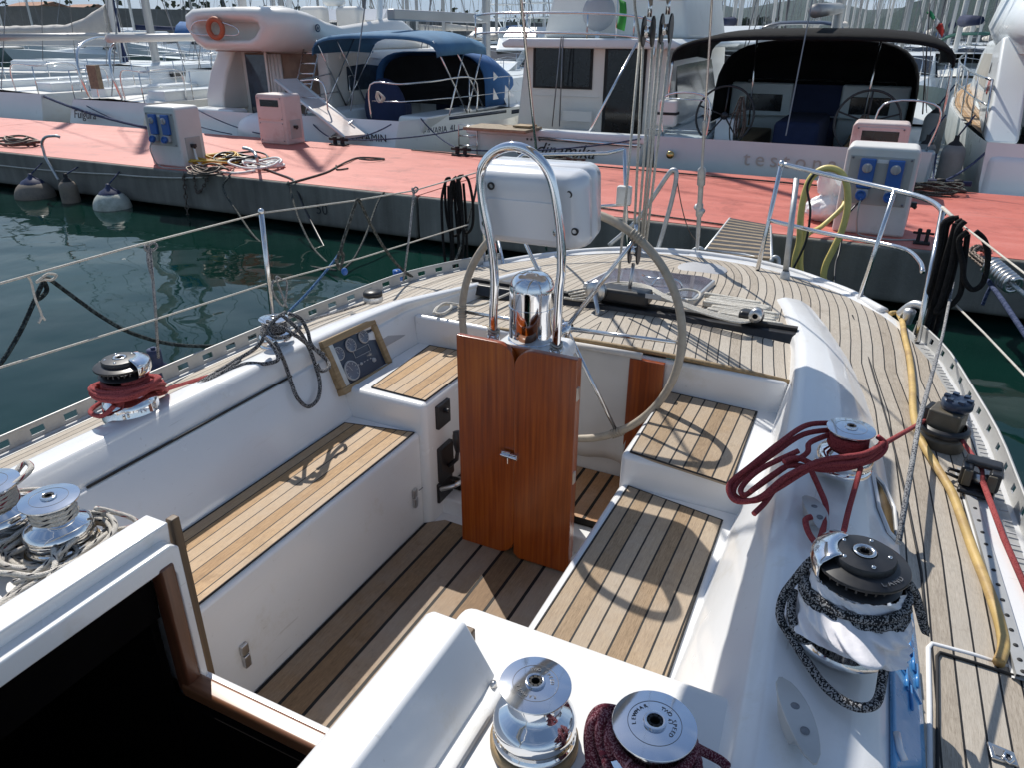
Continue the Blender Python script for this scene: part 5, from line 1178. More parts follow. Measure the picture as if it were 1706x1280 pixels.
# --- mainsheet: parts up to the boom, tail along the traveller, flaked pile on the aft deck
mb = MB(); ms = .0062
for (xb, yb, zb_), (xt, yt) in (((1030, 470, 3.3), (1066, 70)), ((1056, 400, 3.4), (1072, 62)), ((1062, 404, 3.4), (1088, 66)), ((1068, 404, 3.42), (1098, 62)), ((1072, 404, 3.42), (1104, 70)), ((1077, 400, 3.43), (1117, 64))): mb.tube([yy(xb, yb, zb_), yy(xt, yt, 3.45)], ms, 8)
mb.tube(spl([yy(1066, 70, 3.43), yy(1062, 40, 3.44), yy(1058, 15, 3.45), yy(1056, -20, 3.46)], 4), ms, 8)
q = zz(1030, 478, 1.26)
for k in range(4): mb.tube(spl([zz(945+3*k, 486+4*k, 1.225), zz(985, 478+5*k, 1.235), zz(1030, 470+3*k, 1.25+.01*k), zz(1075, 475+2*k, 1.28), zz(1110, 492+2*k, 1.27), zz(1160, 512+2*k, 1.25), zz(1225, 530+2*k, 1.24), zz(1255, 534, 1.24)], 6), .0055, 8)
mb.tube(spl([zz(1110, 490, 1.25), zz(1140, 482, 1.245), (zz(1165, 487, 1.24)), zz(1162, 498, 1.235), zz(1145, 500, 1.235)], 6), .0065, 8)
mb.tube(spl([zz(940, 496, 1.21), zz(970, 500, 1.21), zz(1010, 497, 1.225)], 5), .006, 8)
tag(mb.build('mainsheet', M['r_white'], loc=q), 'off white mainsheet rising in several parts to the boom from the black traveller', 'rope')
mb = MB(); c = V((.655, 3.52, 1.165)); z0 = zd(.65)+.015
for lay_ in range(2):
    pts = []
    for k in range(15):
        y_ = 3.38+.022*k; h = .125+.02*math.sin(k*1.9)-.004*abs(k-7); s_ = 1 if k % 2 else -1; sk = -.13*(k/14)
        pts += [V((.66+sk+s_*h, y_, z0+.013*lay_+.004*math.sin(k))), V((.66+sk+s_*(h+.012), y_+.011, z0+.013*lay_))]
    mb.tube(spl(pts, 6), .0105, 8)
tag(mb.build('flaked_rope', M['r_white'], loc=c), 'off white rope flaked in a flat pile on the aft teak deck by the hatch', 'rope')
mb = MB(); mb.tube(spl([zz(722, 522, 1.2), zz(728, 512, 1.21), zz(745, 506, 1.21), zz(752, 512, 1.205), zz(738, 522, 1.2), zz(725, 520, 1.2), zz(740, 505, 1.22), zz(770, 508, 1.2), zz(800, 508, 1.2), zz(840, 492, 1.2), zz(870, 478, 1.2)], 6), .0065, 8)
tag(mb.build('tail_line', M['r_white'], loc=zz(740, 512, 1.2)), 'white rope end lying on the left of the aft deck behind the wheel', 'rope')
mb = MB(); F_ = WF['i']; mb.tube(turns(F_, .052, .056, .03, .145, 5), .012, 8); tag(mb.build('winch_turns', M['r_brown'], loc=F_.translation), 'old grey rope wound on the small capped winch behind the guard rail', 'rope')
# --- yellow hose on the right side deck
hp_ = [ond(*p_, .018) for p_ in ((1484, 522), (1495, 522), (1503, 535), (1507, 560), (1515, 595), (1520, 640), (1522, 690), (1535, 735), (1558, 775), (1585, 820), (1604, 870), (1622, 920), (1640, 965), (1660, 1020), (1671, 1062), (1671, 1085), (1664, 1105))]
tag(MB().tube(spl(hp_, 8), .0135, 10).build('water_hose', M['hose2'], loc=hp_[8]), 'worn yellow hose lying along the teak side deck on the right', 'hose')
# --- black hanks on both rails
def hank(name, label, loops, r, loc): return ropething(name, M['r_black'], label, 'rope', loops, r, 8, 8, loc=loc)
def yq(l, y): return [yy(a, b, y) for a, b in l]
yl = 4.30
H1 = [yq([(743, 300), (736, 330), (737, 380), (741, 430), (746, 445), (752, 420), (748, 360), (747, 310)], yl), yq([(750, 296), (742, 303), (743, 350), (750, 386), (760, 392), (768, 378), (762, 330), (757, 302)], yl+.03), yq([(760, 294), (751, 310), (753, 370), (757, 440), (762, 470), (768, 452), (772, 400), (768, 320), (764, 298)], yl-.03),
      yq([(772, 292), (762, 300), (768, 350), (772, 380), (778, 388), (787, 375), (788, 340), (782, 305), (776, 293)], yl), yq([(768, 294), (758, 320), (762, 380), (768, 430), (774, 450), (778, 430), (776, 360), (772, 305)], yl+.05), yq([(757, 300), (752, 350), (754, 420), (750, 470), (760, 478), (764, 440), (763, 350)], yl)]
o = hank('hanging_rope', 'black rope hung in long loops on the left lifeline behind the wheel', H1, .0095, H1[0][0])
y2 = 3.85
H2 = [yq([(1590, 362), (1572, 372), (1566, 410), (1552, 470), (1535, 530), (1524, 570), (1528, 588), (1545, 540), (1562, 480), (1578, 420), (1592, 372)], y2), yq([(1598, 362), (1580, 370), (1572, 410), (1560, 470), (1546, 530), (1534, 575), (1540, 592), (1556, 560), (1572, 500), (1588, 440), (1600, 380)], y2+.05),
      yq([(1608, 368), (1595, 385), (1585, 440), (1568, 500), (1560, 520), (1580, 512), (1600, 488), (1606, 440), (1612, 390)], y2-.04), yq([(1612, 385), (1598, 400), (1604, 440), (1606, 465), (1620, 482), (1638, 470), (1646, 430), (1640, 400), (1625, 385)], y2-.06),
      yq([(1604, 366), (1592, 376), (1580, 420), (1566, 480), (1552, 540), (1542, 580), (1536, 595), (1548, 585), (1566, 530), (1584, 470), (1600, 400)], y2+.02), yq([(1586, 366), (1570, 388), (1562, 440), (1548, 500), (1556, 512), (1572, 470), (1584, 410)], y2+.06)]
hank('hanging_rope', 'black rope hung in long loops on the right rail above the toe rail', H2, .0125, H2[0][0])
# --- dark mooring rope slung along the left lifelines
def xl(l, x): return [xx(a, b, x) for a, b in l]
ropething('mooring_rope', M['r_dkgreen'], 'dark green rope slung in two bights from the left lifeline above the water', 'rope',
          [xl([(-30, 640), (5, 600), (35, 550), (60, 495), (72, 470), (80, 464), (95, 474), (130, 500), (170, 528), (215, 553), (270, 570), (320, 576), (370, 574), (420, 560), (450, 543)], -1.62), xl([(72, 466), (78, 482), (70, 494), (60, 500)], -1.63)], .0085, 6)
ropething('mooring_rope', M['r_blue'], 'faded blue rope stretching from the left winch up to the lifeline knot', 'rope', [xl([(480, 520), (510, 490), (540, 455), (558, 432), (566, 420)], -1.52)], .0068, 6)
ropething('mooring_rope', M['r_brown'], 'dark laid rope hanging in a long bight under the left lifeline beside the stanchion', 'rope',
          [xl([(566, 425), (572, 400), (582, 370), (592, 340), (597, 332), (604, 345), (620, 378), (640, 412), (665, 444), (690, 462), (715, 467), (738, 458), (755, 440), (768, 410), (780, 370), (790, 330), (796, 296)], -1.38), xl([(562, 435), (566, 420), (572, 425), (566, 448), (560, 432)], -1.42)], .0085, 6)
mb = MB(); mb.sphere(xx(574, 452, -1.42), .018, 10, 6, (1, 1, 1.2)); tag(mb.build('rope_end', M['blueplastic'], loc=xx(574, 452, -1.42)), 'blue taped rope end dangling by the left lifeline', 'rope')
ropething('mooring_rope', M['wire'], 'thin white lashing tying the dark green rope to the left lifeline', 'lashing', [xl([(46, 460), (52, 470), (58, 495), (66, 515), (70, 527)], -1.58), xl([(70, 462), (80, 456), (94, 458), (86, 466), (72, 466), (60, 470), (76, 458)], -1.58), xl([(70, 527), (64, 538)], -1.58), xl([(70, 527), (75, 533)], -1.58)], .0045, 5)
# fender lines and the navy fender on the left side
def lash(px0, py0, px1, py1, x, lab, tail):
    mb = MB(); a, b_ = xx(px0, py0, x), xx(px1, py1, x); mb.tube([a, a.lerp(b_, .5)+V((.004, 0, 0)), b_], .0062, 8)
    for s_ in (-1, 1): mb.tube(spl([a+V((0, s_*.01, -.01)), a+V((.008, s_*.03, .006)), a+V((0, s_*.02, .02)), a+V((-.006, 0, .008))], 5, True), .0052, 6, True)
    mb.tube(spl([a+V((.004, -.012, .01)), a+V((.01, -.03, -.05)), a+V((.01, -.026, -tail))], 5), .0055, 6)
    tag(mb.build('fender_line', M['r_greyl'], loc=a), lab, 'rope')
lash(250, 414, 264, 596, -1.60, 'pale fender line knotted on the left lifeline left of the stanchion', .12)
lash(690, 318, 672, 468, -1.36, 'pale fender line on the left lifeline between dark rope and black loops', .07)
ropething('lashing', M['r_greyl'], 'short pale lashing bent round the foot of the left stanchion', 'lashing', [xl([(456, 466), (453, 480), (462, 500), (474, 508), (478, 470), (470, 466), (460, 462), (472, 496), (478, 512)], -1.5)], .005, 5)
def fender(name, c, r, h, mb_, label, top, mt2, group=None, cone=.35):
    t_ = empty(name, c, label, 'fender', group); mb = MB(); prof = [(1e-4, -h/2)]
    for k in range(1, 9): a = -math.pi/2+k/8*math.pi/2; prof.append((r*math.cos(a), -h/2+r+r*math.sin(a) if h > 2*r else h/2*math.sin(a)))
    if h > 2*r: prof.append((r, h/2-r))
    for k in range(1, 8): a = k/8*math.pi/2; prof.append((max(.03, r*math.cos(a)), h/2-r+r*math.sin(a) if h > 2*r else h/2*math.sin(a)))
    mb.lathe(prof, Matrix.Translation(c), 28); mb.build('body', mb_, t_)
    mb = MB(); zt = h/2; mb.lathe([(r*.62, zt-r*.22), (r*.5, zt-r*.06), (r*.25, zt+.02), (.03, zt+.06), (.03, zt+.09), (1e-4, zt+.09)], Matrix.Translation(c), 20); mb.build('cap', mt2, t_)
    mb = MB(); mb.tube([V(c)+V((0, 0, zt+.07)), V(top)], .011, 8); mb.build('lanyard', M['r_navy'], t_); return t_
c = xx(264, 622, -1.72); c.z -= .19
fender('hull_fender', c, .12, .44, M['fendn'], 'navy blue fender hanging outside the left toe rail below the pale line', c+V((0, 0, .32)), M['fendn'])
c = xx(664, 478, -1.50); c.z -= .2
fender('hull_fender', c, .11, .44, M['fenderw'], 'pale blue topped fender hanging outside the left toe rail near the black loops', c+V((0, 0, .31)), M['blueplastic'])
# passerelle on the stern
G0, G1 = yy(1170, 424, 4.93), yy(1285, 434, 4.93); E0, E1 = yy(1216, 364, 7.35), yy(1283, 376, 7.30)
gw = empty('gangway', (G0+G1)/2, 'slatted boarding gangway reaching from the stern of the yacht towards the pier', 'gangway')
mb = MB()
for a, b_ in ((G0, E0), (G1, E1)): mb.cut(); mb.tube([a, b_], .014, 8)
mb.build('side_tube', M['galv'], gw)
for nm, mt, od in (('slat', M['plankgrey'], 0), ('dark_slat', M['plankdk'], 1)):
    mb = MB()
    for k in range(22):
        if k % 2 != od: continue
        t_ = .03+.94*k/21; a, b_ = G0.lerp(E0, t_), G1.lerp(E1, t_); d = (E0-G0).normalized()*.045; u_ = V((0, 0, .012)); mb.cut()
        vs = [a-d+u_, b_-d+u_, b_+d+u_, a+d+u_]; mb.add(vs+[q-V((0, 0, .014)) for q in vs], [(0, 1, 2, 3), (7, 6, 5, 4), (0, 4, 5, 1), (1, 5, 6, 2), (2, 6, 7, 3), (3, 7, 4, 0)])
    mb.build(nm, mt, gw)
mb = MB(); mb.tube(spl([yy(1150, 425, 4.98), yy(1156, 416, 4.98), yy(1166, 413, 4.98), yy(1172, 418, 4.99)], 4)+[yy(1240, 425, 5.0), yy(1284, 436, 5.0)]+spl([yy(1284, 436, 5.0), yy(1290, 428, 5.0), yy(1297, 432, 5.0), yy(1296, 448, 4.98)], 4), .014, 8); mb.tube([yy(1100, 428, 4.99), yy(1310, 447, 4.99)], .014, 8); mb.build('hinge_tube', M['galv'], gw)
mb = MB(); mb.tube(sag(yy(1127, 292, 4.92), yy(1165, 402, 4.95), .10, 8), .004, 6); tag(mb.build('lifting_line', M['chain'], loc=yy(1127, 292, 4.92)), 'thin chain drooping from the bent stern bracket to the backstay foot', 'chain')
# ================================================================== ON THE PIER
def pedestal(c, label, front, mt):
    x, y = c; t_ = empty('power_pedestal', (x, y, ZP), label, 'power pedestal', 'power pedestals along the pier')
    mb = MB(); mb.prism([(-.33, 0), (.33, 0), (.325, .80), (.30, .85), (-.30, .85), (-.325, .80)], .46, Matrix(((1, 0, 0, x), (0, 0, -1, y+.23), (0, 1, 0, ZP), (0, 0, 0, 1)))); mb.build('body', mt, t_, bevel=.035, bseg=4)
    if front == 'sockets':
        yf = y-.232
        MB().box((x-.28, yf-.006, ZP+.30), (x+.28, yf+.01, ZP+.76)).build('socket_panel', M['pedgrey'], t_, bevel=.006)
        for sx in (-.115, .135):
            mb = MB(); mb.box((x+sx-.07, yf-.055, ZP+.46), (x+sx+.07, yf-.004, ZP+.74)); s_ = mb.build('socket', M['blueplastic'], t_, bevel=.012)
            mb = MB(); mb.box((x+sx-.06, yf-.062, ZP+.36), (x+sx+.05, yf-.004, ZP+.455)); mb.build('socket_base', M['greybox'], s_, bevel=.01)
            mb = MB(); T = Matrix.Translation((x+sx, yf-.055, ZP+.655)) @ Matrix.Rotation(math.pi/2, 4, 'X'); mb.lathe([(.045, 0), (.045, .014), (.04, .018), (1e-4, .018)], T, 18); mb.cbox((0, 0, .03), (.016, .07, .025), T); mb.build('switch_knob', M['greybox'], s_)
            mb = MB(); T = Matrix.Translation((x+sx-.01, yf-.07, ZP+.39)) @ Matrix.Rotation(math.pi/2*.8, 4, 'X'); mb.lathe([(.03, 0), (.05, 0), (.05, .04), (.038, .05), (.036, .03), (1e-4, .03)], T, 16); mb.build('plug_cap', M['blueplastic'], s_)
    else:
        yf = y-.232
        MB().box((x-.27, yf-.008, ZP+.42), (x+.27, yf+.01, ZP+.80)).build('meter_door', M['pedpink'], t_, bevel=.012)
        MB().box((x-.27, yf-.008, ZP+.05), (x+.27, yf+.01, ZP+.38)).build('lower_door', M['pedpink'], t_, bevel=.012)
        MB().box((x-.21, yf-.014, ZP+.64), (x+.21, yf, ZP+.755)).build('meter_window', M['glassd'], t_, bevel=.004)
    mb = MB(); yb_ = y-.2335
    for sx in (-.27, .27):
        for zz_ in ((.32, .74) if front == 'sockets' else (.07, .36, .44, .78)): mb.lathe([(1e-4, .004), (.011, .003), (.012, 0)], Matrix.Translation((x+sx*.95, yb_-.008, ZP+zz_)) @ Matrix.Rotation(math.pi/2, 4, 'X'), 8)
    mb.build('screws', M['inkgrey'], t_)['kind'] = 'stuff'
    if front == 'sockets':
        MB().box((x-.04, yb_-.009, ZP+.70), (x+.06, yb_-.004, ZP+.735)).build('maker_label', M['whiteink'], t_)
        mb = MB(); mb.tube(spl([V((x-.115, yb_-.09, ZP+.38)), V((x-.12, yb_-.16, ZP+.28)), V((x-.10, yb_-.14, ZP+.10)), V((x-.05, yb_-.10, ZP+.015)), V((x+.2, yb_-.16, ZP+.015)), V((x+.45, yb_-.05, ZP+.015))], 6), .009, 6); mb.build('plugged_cable', M['pedgrey'], t_)
    xs = x+.332
    MB().box((xs-.012, y-.13, ZP+.10), (xs+.004, y+.15, ZP+.42)).build('tap_recess', M['pedgrey'], t_, bevel=.006)
    mb = MB(); mb.cbox((xs+.03, y-.02, ZP+.30), (.06, .07, .05)); mb.tube([(xs, y, ZP+.3), (xs+.06, y-.03, ZP+.27)], .02, 8); mb.build('tap', M['black'], t_, bevel=.006)
    return t_
pedestal((-8.56, 8.22), 'white power pedestal with two blue sockets, left of the cable heap on the pier', 'sockets', M['pedbody'])
pedestal((-8.90, 10.86), 'pinkish meter pedestal at the back edge of the pier by the blue bimini', 'meter', M['pedpink'])
pedestal((1.06, 8.40), 'white power pedestal with two blue sockets behind the right stern rail', 'sockets', M['pedbody'])
pedestal((.97, 10.78), 'pinkish meter pedestal with dark window, just behind the right socket pedestal', 'meter', M['pedpink'])
# cables, hoses, bag
ca, cb = zz(335, 270, ZP), zz(470, 262, ZP)
def coil(name, mt, label, cat, c, n, ra, rb, r, seed, wob=.08, tail=None):
    rnd = random.Random(seed); mb = MB()
    for k in range(n):
        cx, cy = c[0]+rnd.uniform(-.12, .12), c[1]+rnd.uniform(-.12, .12); a0 = rnd.uniform(0, 6.28); s_ = rnd.uniform(.6, 1.1)
        pts = [V((cx+ra*s_*math.cos(a0+j*.52)*(1+wob*math.sin(j*2+k)), cy+rb*s_*math.sin(a0+j*.52), ZP+.02+r+.016*k+.03*math.sin(j*1.1+k)*(k > 1))) for j in range(12)]
        mb.tube(spl(pts, 5, True), r, 6, True)
    if tail: mb.tube(spl(tail, 6), r, 6)
    return tag(mb.build(name, mt, loc=(c[0], c[1], ZP)), label, cat)
coil('electric_cable', M['cable_y'], 'yellow electric cable in loose coils on the pier by the left socket pedestal', 'cable', zz(365, 272, ZP), 6, .45, .38, .016, 1, tail=[zz(380, 270, ZP+.03), zz(420, 266, ZP+.06), zz(450, 262, ZP+.02)])
coil('electric_cable', M['cable_w'], 'white electric cable coiled among the yellow and black ones on the pier', 'cable', zz(430, 280, ZP), 5, .36, .32, .018, 2, tail=[V((-8.2, 8.2, ZP+.3)), V((-8.1, 8.15, ZP+.08)), zz(350, 282, ZP+.03), zz(390, 288, ZP+.03), zz(425, 284, ZP+.03)])
coil('electric_cable', M['black'], 'black cable coiled on the pier edge, its tail running down to the water', 'cable', zz(400, 272, ZP), 6, .4, .3, .016, 3, tail=[zz(430, 276, ZP+.03), zz(460, 288, ZP+.02), zz(482, 296, ZP+.02), zz(492, 304, ZP+.0), yy(500, 330, 7.72), yy(520, 372, 7.5), yy(545, 420, 7.1)])
coil('chain', M['chain'], 'heap of rusty mooring chain at the pier edge next to the cable coils', 'chain', zz(345, 292, ZP), 6, .32, .16, .014, 7)
coil('chain', M['chain'], 'dark coil of rope and chain at the left edge of the pier', 'chain', zz(35, 243, ZP), 6, .42, .22, .02, 12)
mb = MB(); mb.tube(spl([zz(478, 306, ZP+.02), zz(540, 288, ZP+.02), zz(562, 277, ZP+.02), zz(580, 268, ZP+.03), zz(600, 262, ZP+.02), zz(640, 264, ZP+.02), zz(618, 266, ZP+.04), zz(598, 264, ZP+.05)], 6), .014, 6); mb.tube(spl([zz(560, 275, ZP+.02), zz(562, 282, ZP+.02), zz(580, 280, ZP+.02)], 5), .012, 6)
tag(mb.build('mooring_line', M['r_brown'], loc=zz(560, 277, ZP)), 'brown mooring line lying across the red pier towards its back edge', 'rope')
for pts, lab in (([zz(390, 282, ZP), yy(380, 296, 7.70), yy(372, 315, 7.6), yy(400, 360, 7.4), yy(430, 400, 7.0), yy(480, 435, 6.6), yy(560, 450, 6.2)], 'pale mooring line sagging from the cable heap into the dark water'),
                 ([yy(480, 302, 7.7), yy(486, 325, 7.6), yy(498, 365, 7.3), yy(520, 410, 7.0), yy(545, 437, 6.6)], 'grey mooring line dropping off the pier edge beside the black cable'),
                 ([yy(640, 320, 7.7), yy(628, 340, 7.5), yy(610, 390, 7.0), yy(590, 430, 6.6), yy(572, 448, 6.3)], 'thin line hanging from the pier edge behind the dark bight of rope')):
    tag(MB().tube(spl(pts, 6), .014, 6).build('mooring_line', M['r_brown'], loc=pts[0]), lab, 'rope')
bg = zz(1370, 368, ZP); mb = MB(); rows = []
for i in range(25):
    t_ = i/24; row = []
    for k in range(44):
        a = 2*math.pi*k/44; P3 = V((math.cos(a)*1.6, math.sin(a)*1.6, t_*2.6)); fold = 1-2*abs(mnoise.noise(P3*1.6)); f2 = mnoise.noise(P3*4)
        r_ = (.205*math.sin(min(1, t_/.72)*math.pi*.80+.42)**.8 if t_ < .72 else lerp(.075, .11, (t_-.72)/.28)*(1+.5*math.sin(a*2+1)))*(1+.2*fold+.12*f2)
        z_ = .27*(t_/.72) if t_ < .72 else .27+.16*(t_-.72)/.28+.05*math.sin(a*2)*(t_-.72)/.28
        row.append((bg.x+r_*math.cos(a)+.05*t_, bg.y+r_*math.sin(a)*.8, ZP+.012+z_+.018*f2*(t_ > 0)))
    rows.append(row)
mb.grid(rows, closed=True); mb.add(rows[0], [tuple(range(44))[::-1]]); tag(mb.build('plastic_bag', M['bag'], loc=bg), 'knotted white plastic bag standing left of the right socket pedestal', 'bag')
yh = 6.6
def yq2(l, y=6.6): return [yy(a, b, y) for a, b in l]
mb = MB(); mb.tube(spl(yq2([(1322, 462), (1325, 430), (1332, 400), (1334, 360), (1340, 325), (1352, 295), (1375, 280), (1398, 285), (1410, 305), (1412, 345), (1402, 385), (1388, 415), (1376, 440), (1372, 462), (1378, 476)], 7.2), 8), .030, 10)
mb.tube(spl([yy(1330, 408, 7.2), yy(1348, 388, 7.5), yy(1370, 376, 7.9), V((.80, 8.1, ZP+.28)), V((.76, 8.3, ZP+.34))], 7), .024, 10); mb.tube(spl(yq2([(1338, 470), (1333, 440), (1336, 405), (1345, 380)], 7.22), 6), .028, 10)
tag(mb.build('water_hose', M['hose'], loc=yy(1330, 408, 7.2)), 'yellow hose hanging in a tall loop in front of the right socket pedestal', 'hose')
pts = [V((.98, 8.12, ZP+.38)), yy(1418, 350, 8.0), yy(1408, 370, 7.9), yy(1398, 420, 7.6), yy(1392, 440, 7.4), yy(1390, 475, 7.0)]; tag(MB().tube(spl(pts, 6), .010, 6).build('electric_cable', M['black'], loc=pts[0]), 'thin black cable dropping from the right socket pedestal over the pier edge', 'cable')
pts = yq2([(1308, 470), (1325, 440), (1343, 400), (1350, 350), (1345, 310), (1360, 285)], 7.0); tag(MB().tube(spl(pts, 6), .011, 6).build('electric_cable', M['black'], loc=pts[0]), 'black shore cable rising beside the loop of yellow hose', 'cable')
# bollards / cleats
def bollard(c, label, s_=1.0):
    t_ = empty('mooring_bollard', c, label, 'bollard', 'mooring bollards on the pier'); x, y, z = c
    MB().box((x-.16*s_, y-.09*s_, z+.006), (x+.16*s_, y+.09*s_, z+.03)).build('base', M['blackm'], t_, bevel=.006)
    for sx in (-.08, .08): MB().lathe([(.04*s_, .03), (.034*s_, .10), (.045*s_, .13), (.04*s_, .15), (1e-4, .155)], Matrix.Translation((x+sx*s_, y, z)), 14).build('post', M['blackm'], t_)
    MB().tube([(x-.2*s_, y, z+.11), (x+.2*s_, y, z+.11)], .026*s_, 10).build('crossbar', M['navy'] if s_ > 1.05 else M['blackm'], t_)
bollard(zz(565, 242, ZP), 'black mooring bollard at the back pier edge below the blue bimini'); bollard(zz(1578, 318, ZP), 'black and navy mooring bollard at the back pier edge by the right motor yacht', 1.25)
bollard(V((-5.2, 10.95, ZP)), 'black mooring bollard at the back pier edge in front of the cabin cruiser', .9)
bollard(V((1.55, 8.0, ZP)), 'low mooring ring plate beside the foot of the right socket pedestal', .45)
def bracket(pts, label):
    tag(MB().tube(spl(pts, 6), .022, 8).build('bent_tube', M['galv'], loc=pts[-1]), label, 'tube')
bracket([yy(100, 228, 7.8), yy(92, 226, 7.75), yy(76, 228, 7.7), yy(70, 238, 7.7), yy(73, 252, 7.7), yy(76, 262, 7.7), yy(85, 278, 7.68), yy(98, 300, 7.68)], 'bent grey tube arm standing on the left pier edge near the chain coil')
bracket([yy(405, 246, 7.9), yy(415, 248, 7.9), yy(424, 254, 7.9), yy(428, 264, 7.9), zz(430, 272, ZP)], 'short bent grey tube standing beside the cable heap')
# fenders hung on the pier wall
def pfender(px, py, r, h, mt, mt2, label, yv=7.5, top=None):
    c = yy(px, py, yv); fender('pier_fender', c, r, h, mt, label, V((c.x, YN-.01, .50)), mt2, 'fenders hung on the pier wall')
pfender(60, 328, .30, .56, M['fenderd'], M['fendn'], 'brown dirty ball fender hanging at the left end of the pier wall')
pfender(118, 330, .135, .58, M['fenderd'], M['blackm'], 'grey cylindrical fender hanging between the two ball fenders on the pier')
pfender(188, 345, .27, .52, M['fenderw'], M['fendn'], 'white ball fender with navy cap hanging on the pier wall')
pts = sag(V((-14, YN-.03, .42)), V((-9.4, YN-.03, .46)), .05, 8)+sag(V((-9.4, YN-.03, .46)), V((-7.6, YN-.02, .55)), .02, 6); tag(MB().tube(pts, .012, 6).build('fender_rope', M['wire'], loc=pts[0]), 'pale rope strung along the pier wall above the hanging fenders', 'rope')
def chainline(pts, r, lab, mt='chain'):
    mb = MB(); p_ = spl(pts, 5); acc = 0
    for i in range(len(p_)-1):
        a, b_ = p_[i], p_[i+1]; n_ = max(1, int((b_-a).length/(r*3.2)))
        for k in range(n_):
            q = a.lerp(b_, (k+.5)/n_); d = (b_-a).normalized(); s_ = d.orthogonal().normalized() if (k+i) % 2 else d.cross(d.orthogonal()).normalized()
            mb.tube([q+d*r*2*math.cos(t_)+s_*r*1.1*math.sin(t_) for t_ in [j*1.05 for j in range(6)]], r*.42, 5, True)
    return tag(mb.build('mooring_chain', M[mt], loc=pts[0]), lab, 'chain')
chainline([V((-7.95, YN-.03, .58)), V((-7.96, YN-.06, .3)), V((-7.97, YN-.08, -.05))], .022, 'rusty chain with a spring hanging down the pier wall below the cables')
chainline([V((-7.75, YN-.03, .58)), V((-7.72, YN-.06, .35)), V((-7.6, YN-.06, .40)), V((-7.48, YN-.03, .58))], .018, 'loop of rusty chain hanging over the pier edge under the cable heap')
chainline([yy(1712, 430, 8.6), yy(1670, 424, 8.3), yy(1650, 422, 8.0), yy(1632, 412, 7.8), yy(1618, 420, 7.6), yy(1630, 432, 7.4), yy(1640, 440, 7.2)], .026, 'dark chain running over the pier edge behind the right black rope')
mb = MB(); a, b_ = yy(1648, 440, 7.1), yy(1690, 476, 6.8); F_ = axis_frame(a, b_-a); l_ = (b_-a).length
mb.tube([F_ @ V((.065*math.cos(k*.5), .065*math.sin(k*.5), l_*k/110)) for k in range(111)], .016, 6); sp1 = empty('mooring_spring', a, 'steel mooring spring stretched between chain and dock line on the right', 'spring'); mb.build('coil', M['brushed'], sp1)
MB().tube([a-(b_-a)*.15, b_+(b_-a)*.6], .018, 8).build('rod', M['galv'], sp1)
a2 = b_+(b_-a)*.6; tag(MB().tube([a2, a2+(b_-a)*3], .02, 8).build('dock_line', M['r_brown'], loc=a2), 'dark dock line leaving the mooring spring at the right edge', 'rope')
pts = [yy(1640, 455, 7.3), yy(1652, 475, 7.0), yy(1670, 500, 6.6), yy(1715, 568, 6.0)]; mb = MB(); mb.tube(spl(pts, 5), .02, 8); mb.tube(spl([yy(1652, 475, 7.0), yy(1644, 490, 7.0), yy(1637, 508, 7.0)], 4), .014, 6); tag(mb.build('dock_line', M['r_navy'], loc=pts[0]), 'navy dock line knotted below the mooring spring', 'rope')
pts = [yy(1000, 275, 11.0), V((-3.2, 10.9, ZP+.02)), V((-1.5, 9.0, ZP+.02)), V((.3, 8.2, ZP+.02))]; tag(MB().tube([V((-6.2, 11.0, ZP+.03)), V((1.9, 10.6, ZP+.03))], .012, 6).build('dock_line', M['r_brown'], loc=(-2, 10.8, ZP)), 'thin dark line stretched along the back of the red pier', 'rope')
tag(MB().tube([V((-2.2, 8.15, ZP+.02)), V((-.4, 7.9, ZP+.02)), V((.2, 7.78, ZP+.02))], .011, 6).build('dock_line', M['r_brown'], loc=(-1, 8, ZP)), 'thin dark line lying on the pier in front of the boarding gangway', 'rope')
# ================================================================== BOATS BEYOND THE PIER
SMAT = {}
def hull_mesh(L_, B, bt, F, rake=.0, sheer=.25, bow=.12, z0=-.35, n=18, flare=.86, fine=2.2):
    rows = []
    for i in range(n+1):
        t_ = i/n; y = t_*L_
        hb = (bt+(B/2-bt)*min(1, t_/.4)**.8) if t_ < .4 else B/2*(1-((t_-.4)/.6)**fine)
        hb = max(hb, .015); zt = F+sheer*max(0, t_-.15)**1.5; fr = bow*L_*t_**4
        rows.append((y, hb, zt, fr, rake*(1-t_)**6))
    return rows
def add_hull(mb, o, rows, flare=.88, z0=-.35):
    pr_ = [(0, 1.0), (.35, .985), (.7, .93), (1, flare*.8)]
    for sd in (-1, 1):
        g = []
        for (y, hb, zt, fr, rk) in rows: g.append([V((o[0]+sd*hb*w_, o[1]+y+fr*(1-f_)+rk*(1-f_)*0-rk*f_, o[2]+lerp(zt, z0, f_))) for f_, w_ in pr_])
        mb.grid(g, flip=(sd > 0))
    y, hb, zt, fr, rk = rows[0]
    P_ = [V((o[0]+hb*w_, o[1]+y-rk*f_, o[2]+lerp(zt, z0, f_))) for f_, w_ in pr_]+[V((o[0]-hb*w_, o[1]+y-rk*f_, o[2]+lerp(zt, z0, f_))) for f_, w_ in pr_[::-1]]
    mb.add(P_, [tuple(range(8))[::-1]])
def deck_sheet(o, rows, dz=0, i0=0, inset=.0):
    mb = MB(); mb.grid([[V((o[0]-hb+inset, o[1]+y+fr, o[2]+zt+dz)), V((o[0], o[1]+y+fr, o[2]+zt+dz+.06*min(1, hb))), V((o[0]+hb-inset, o[1]+y+fr, o[2]+zt+dz))] for (y, hb, zt, fr, rk) in rows[i0:]]); return mb
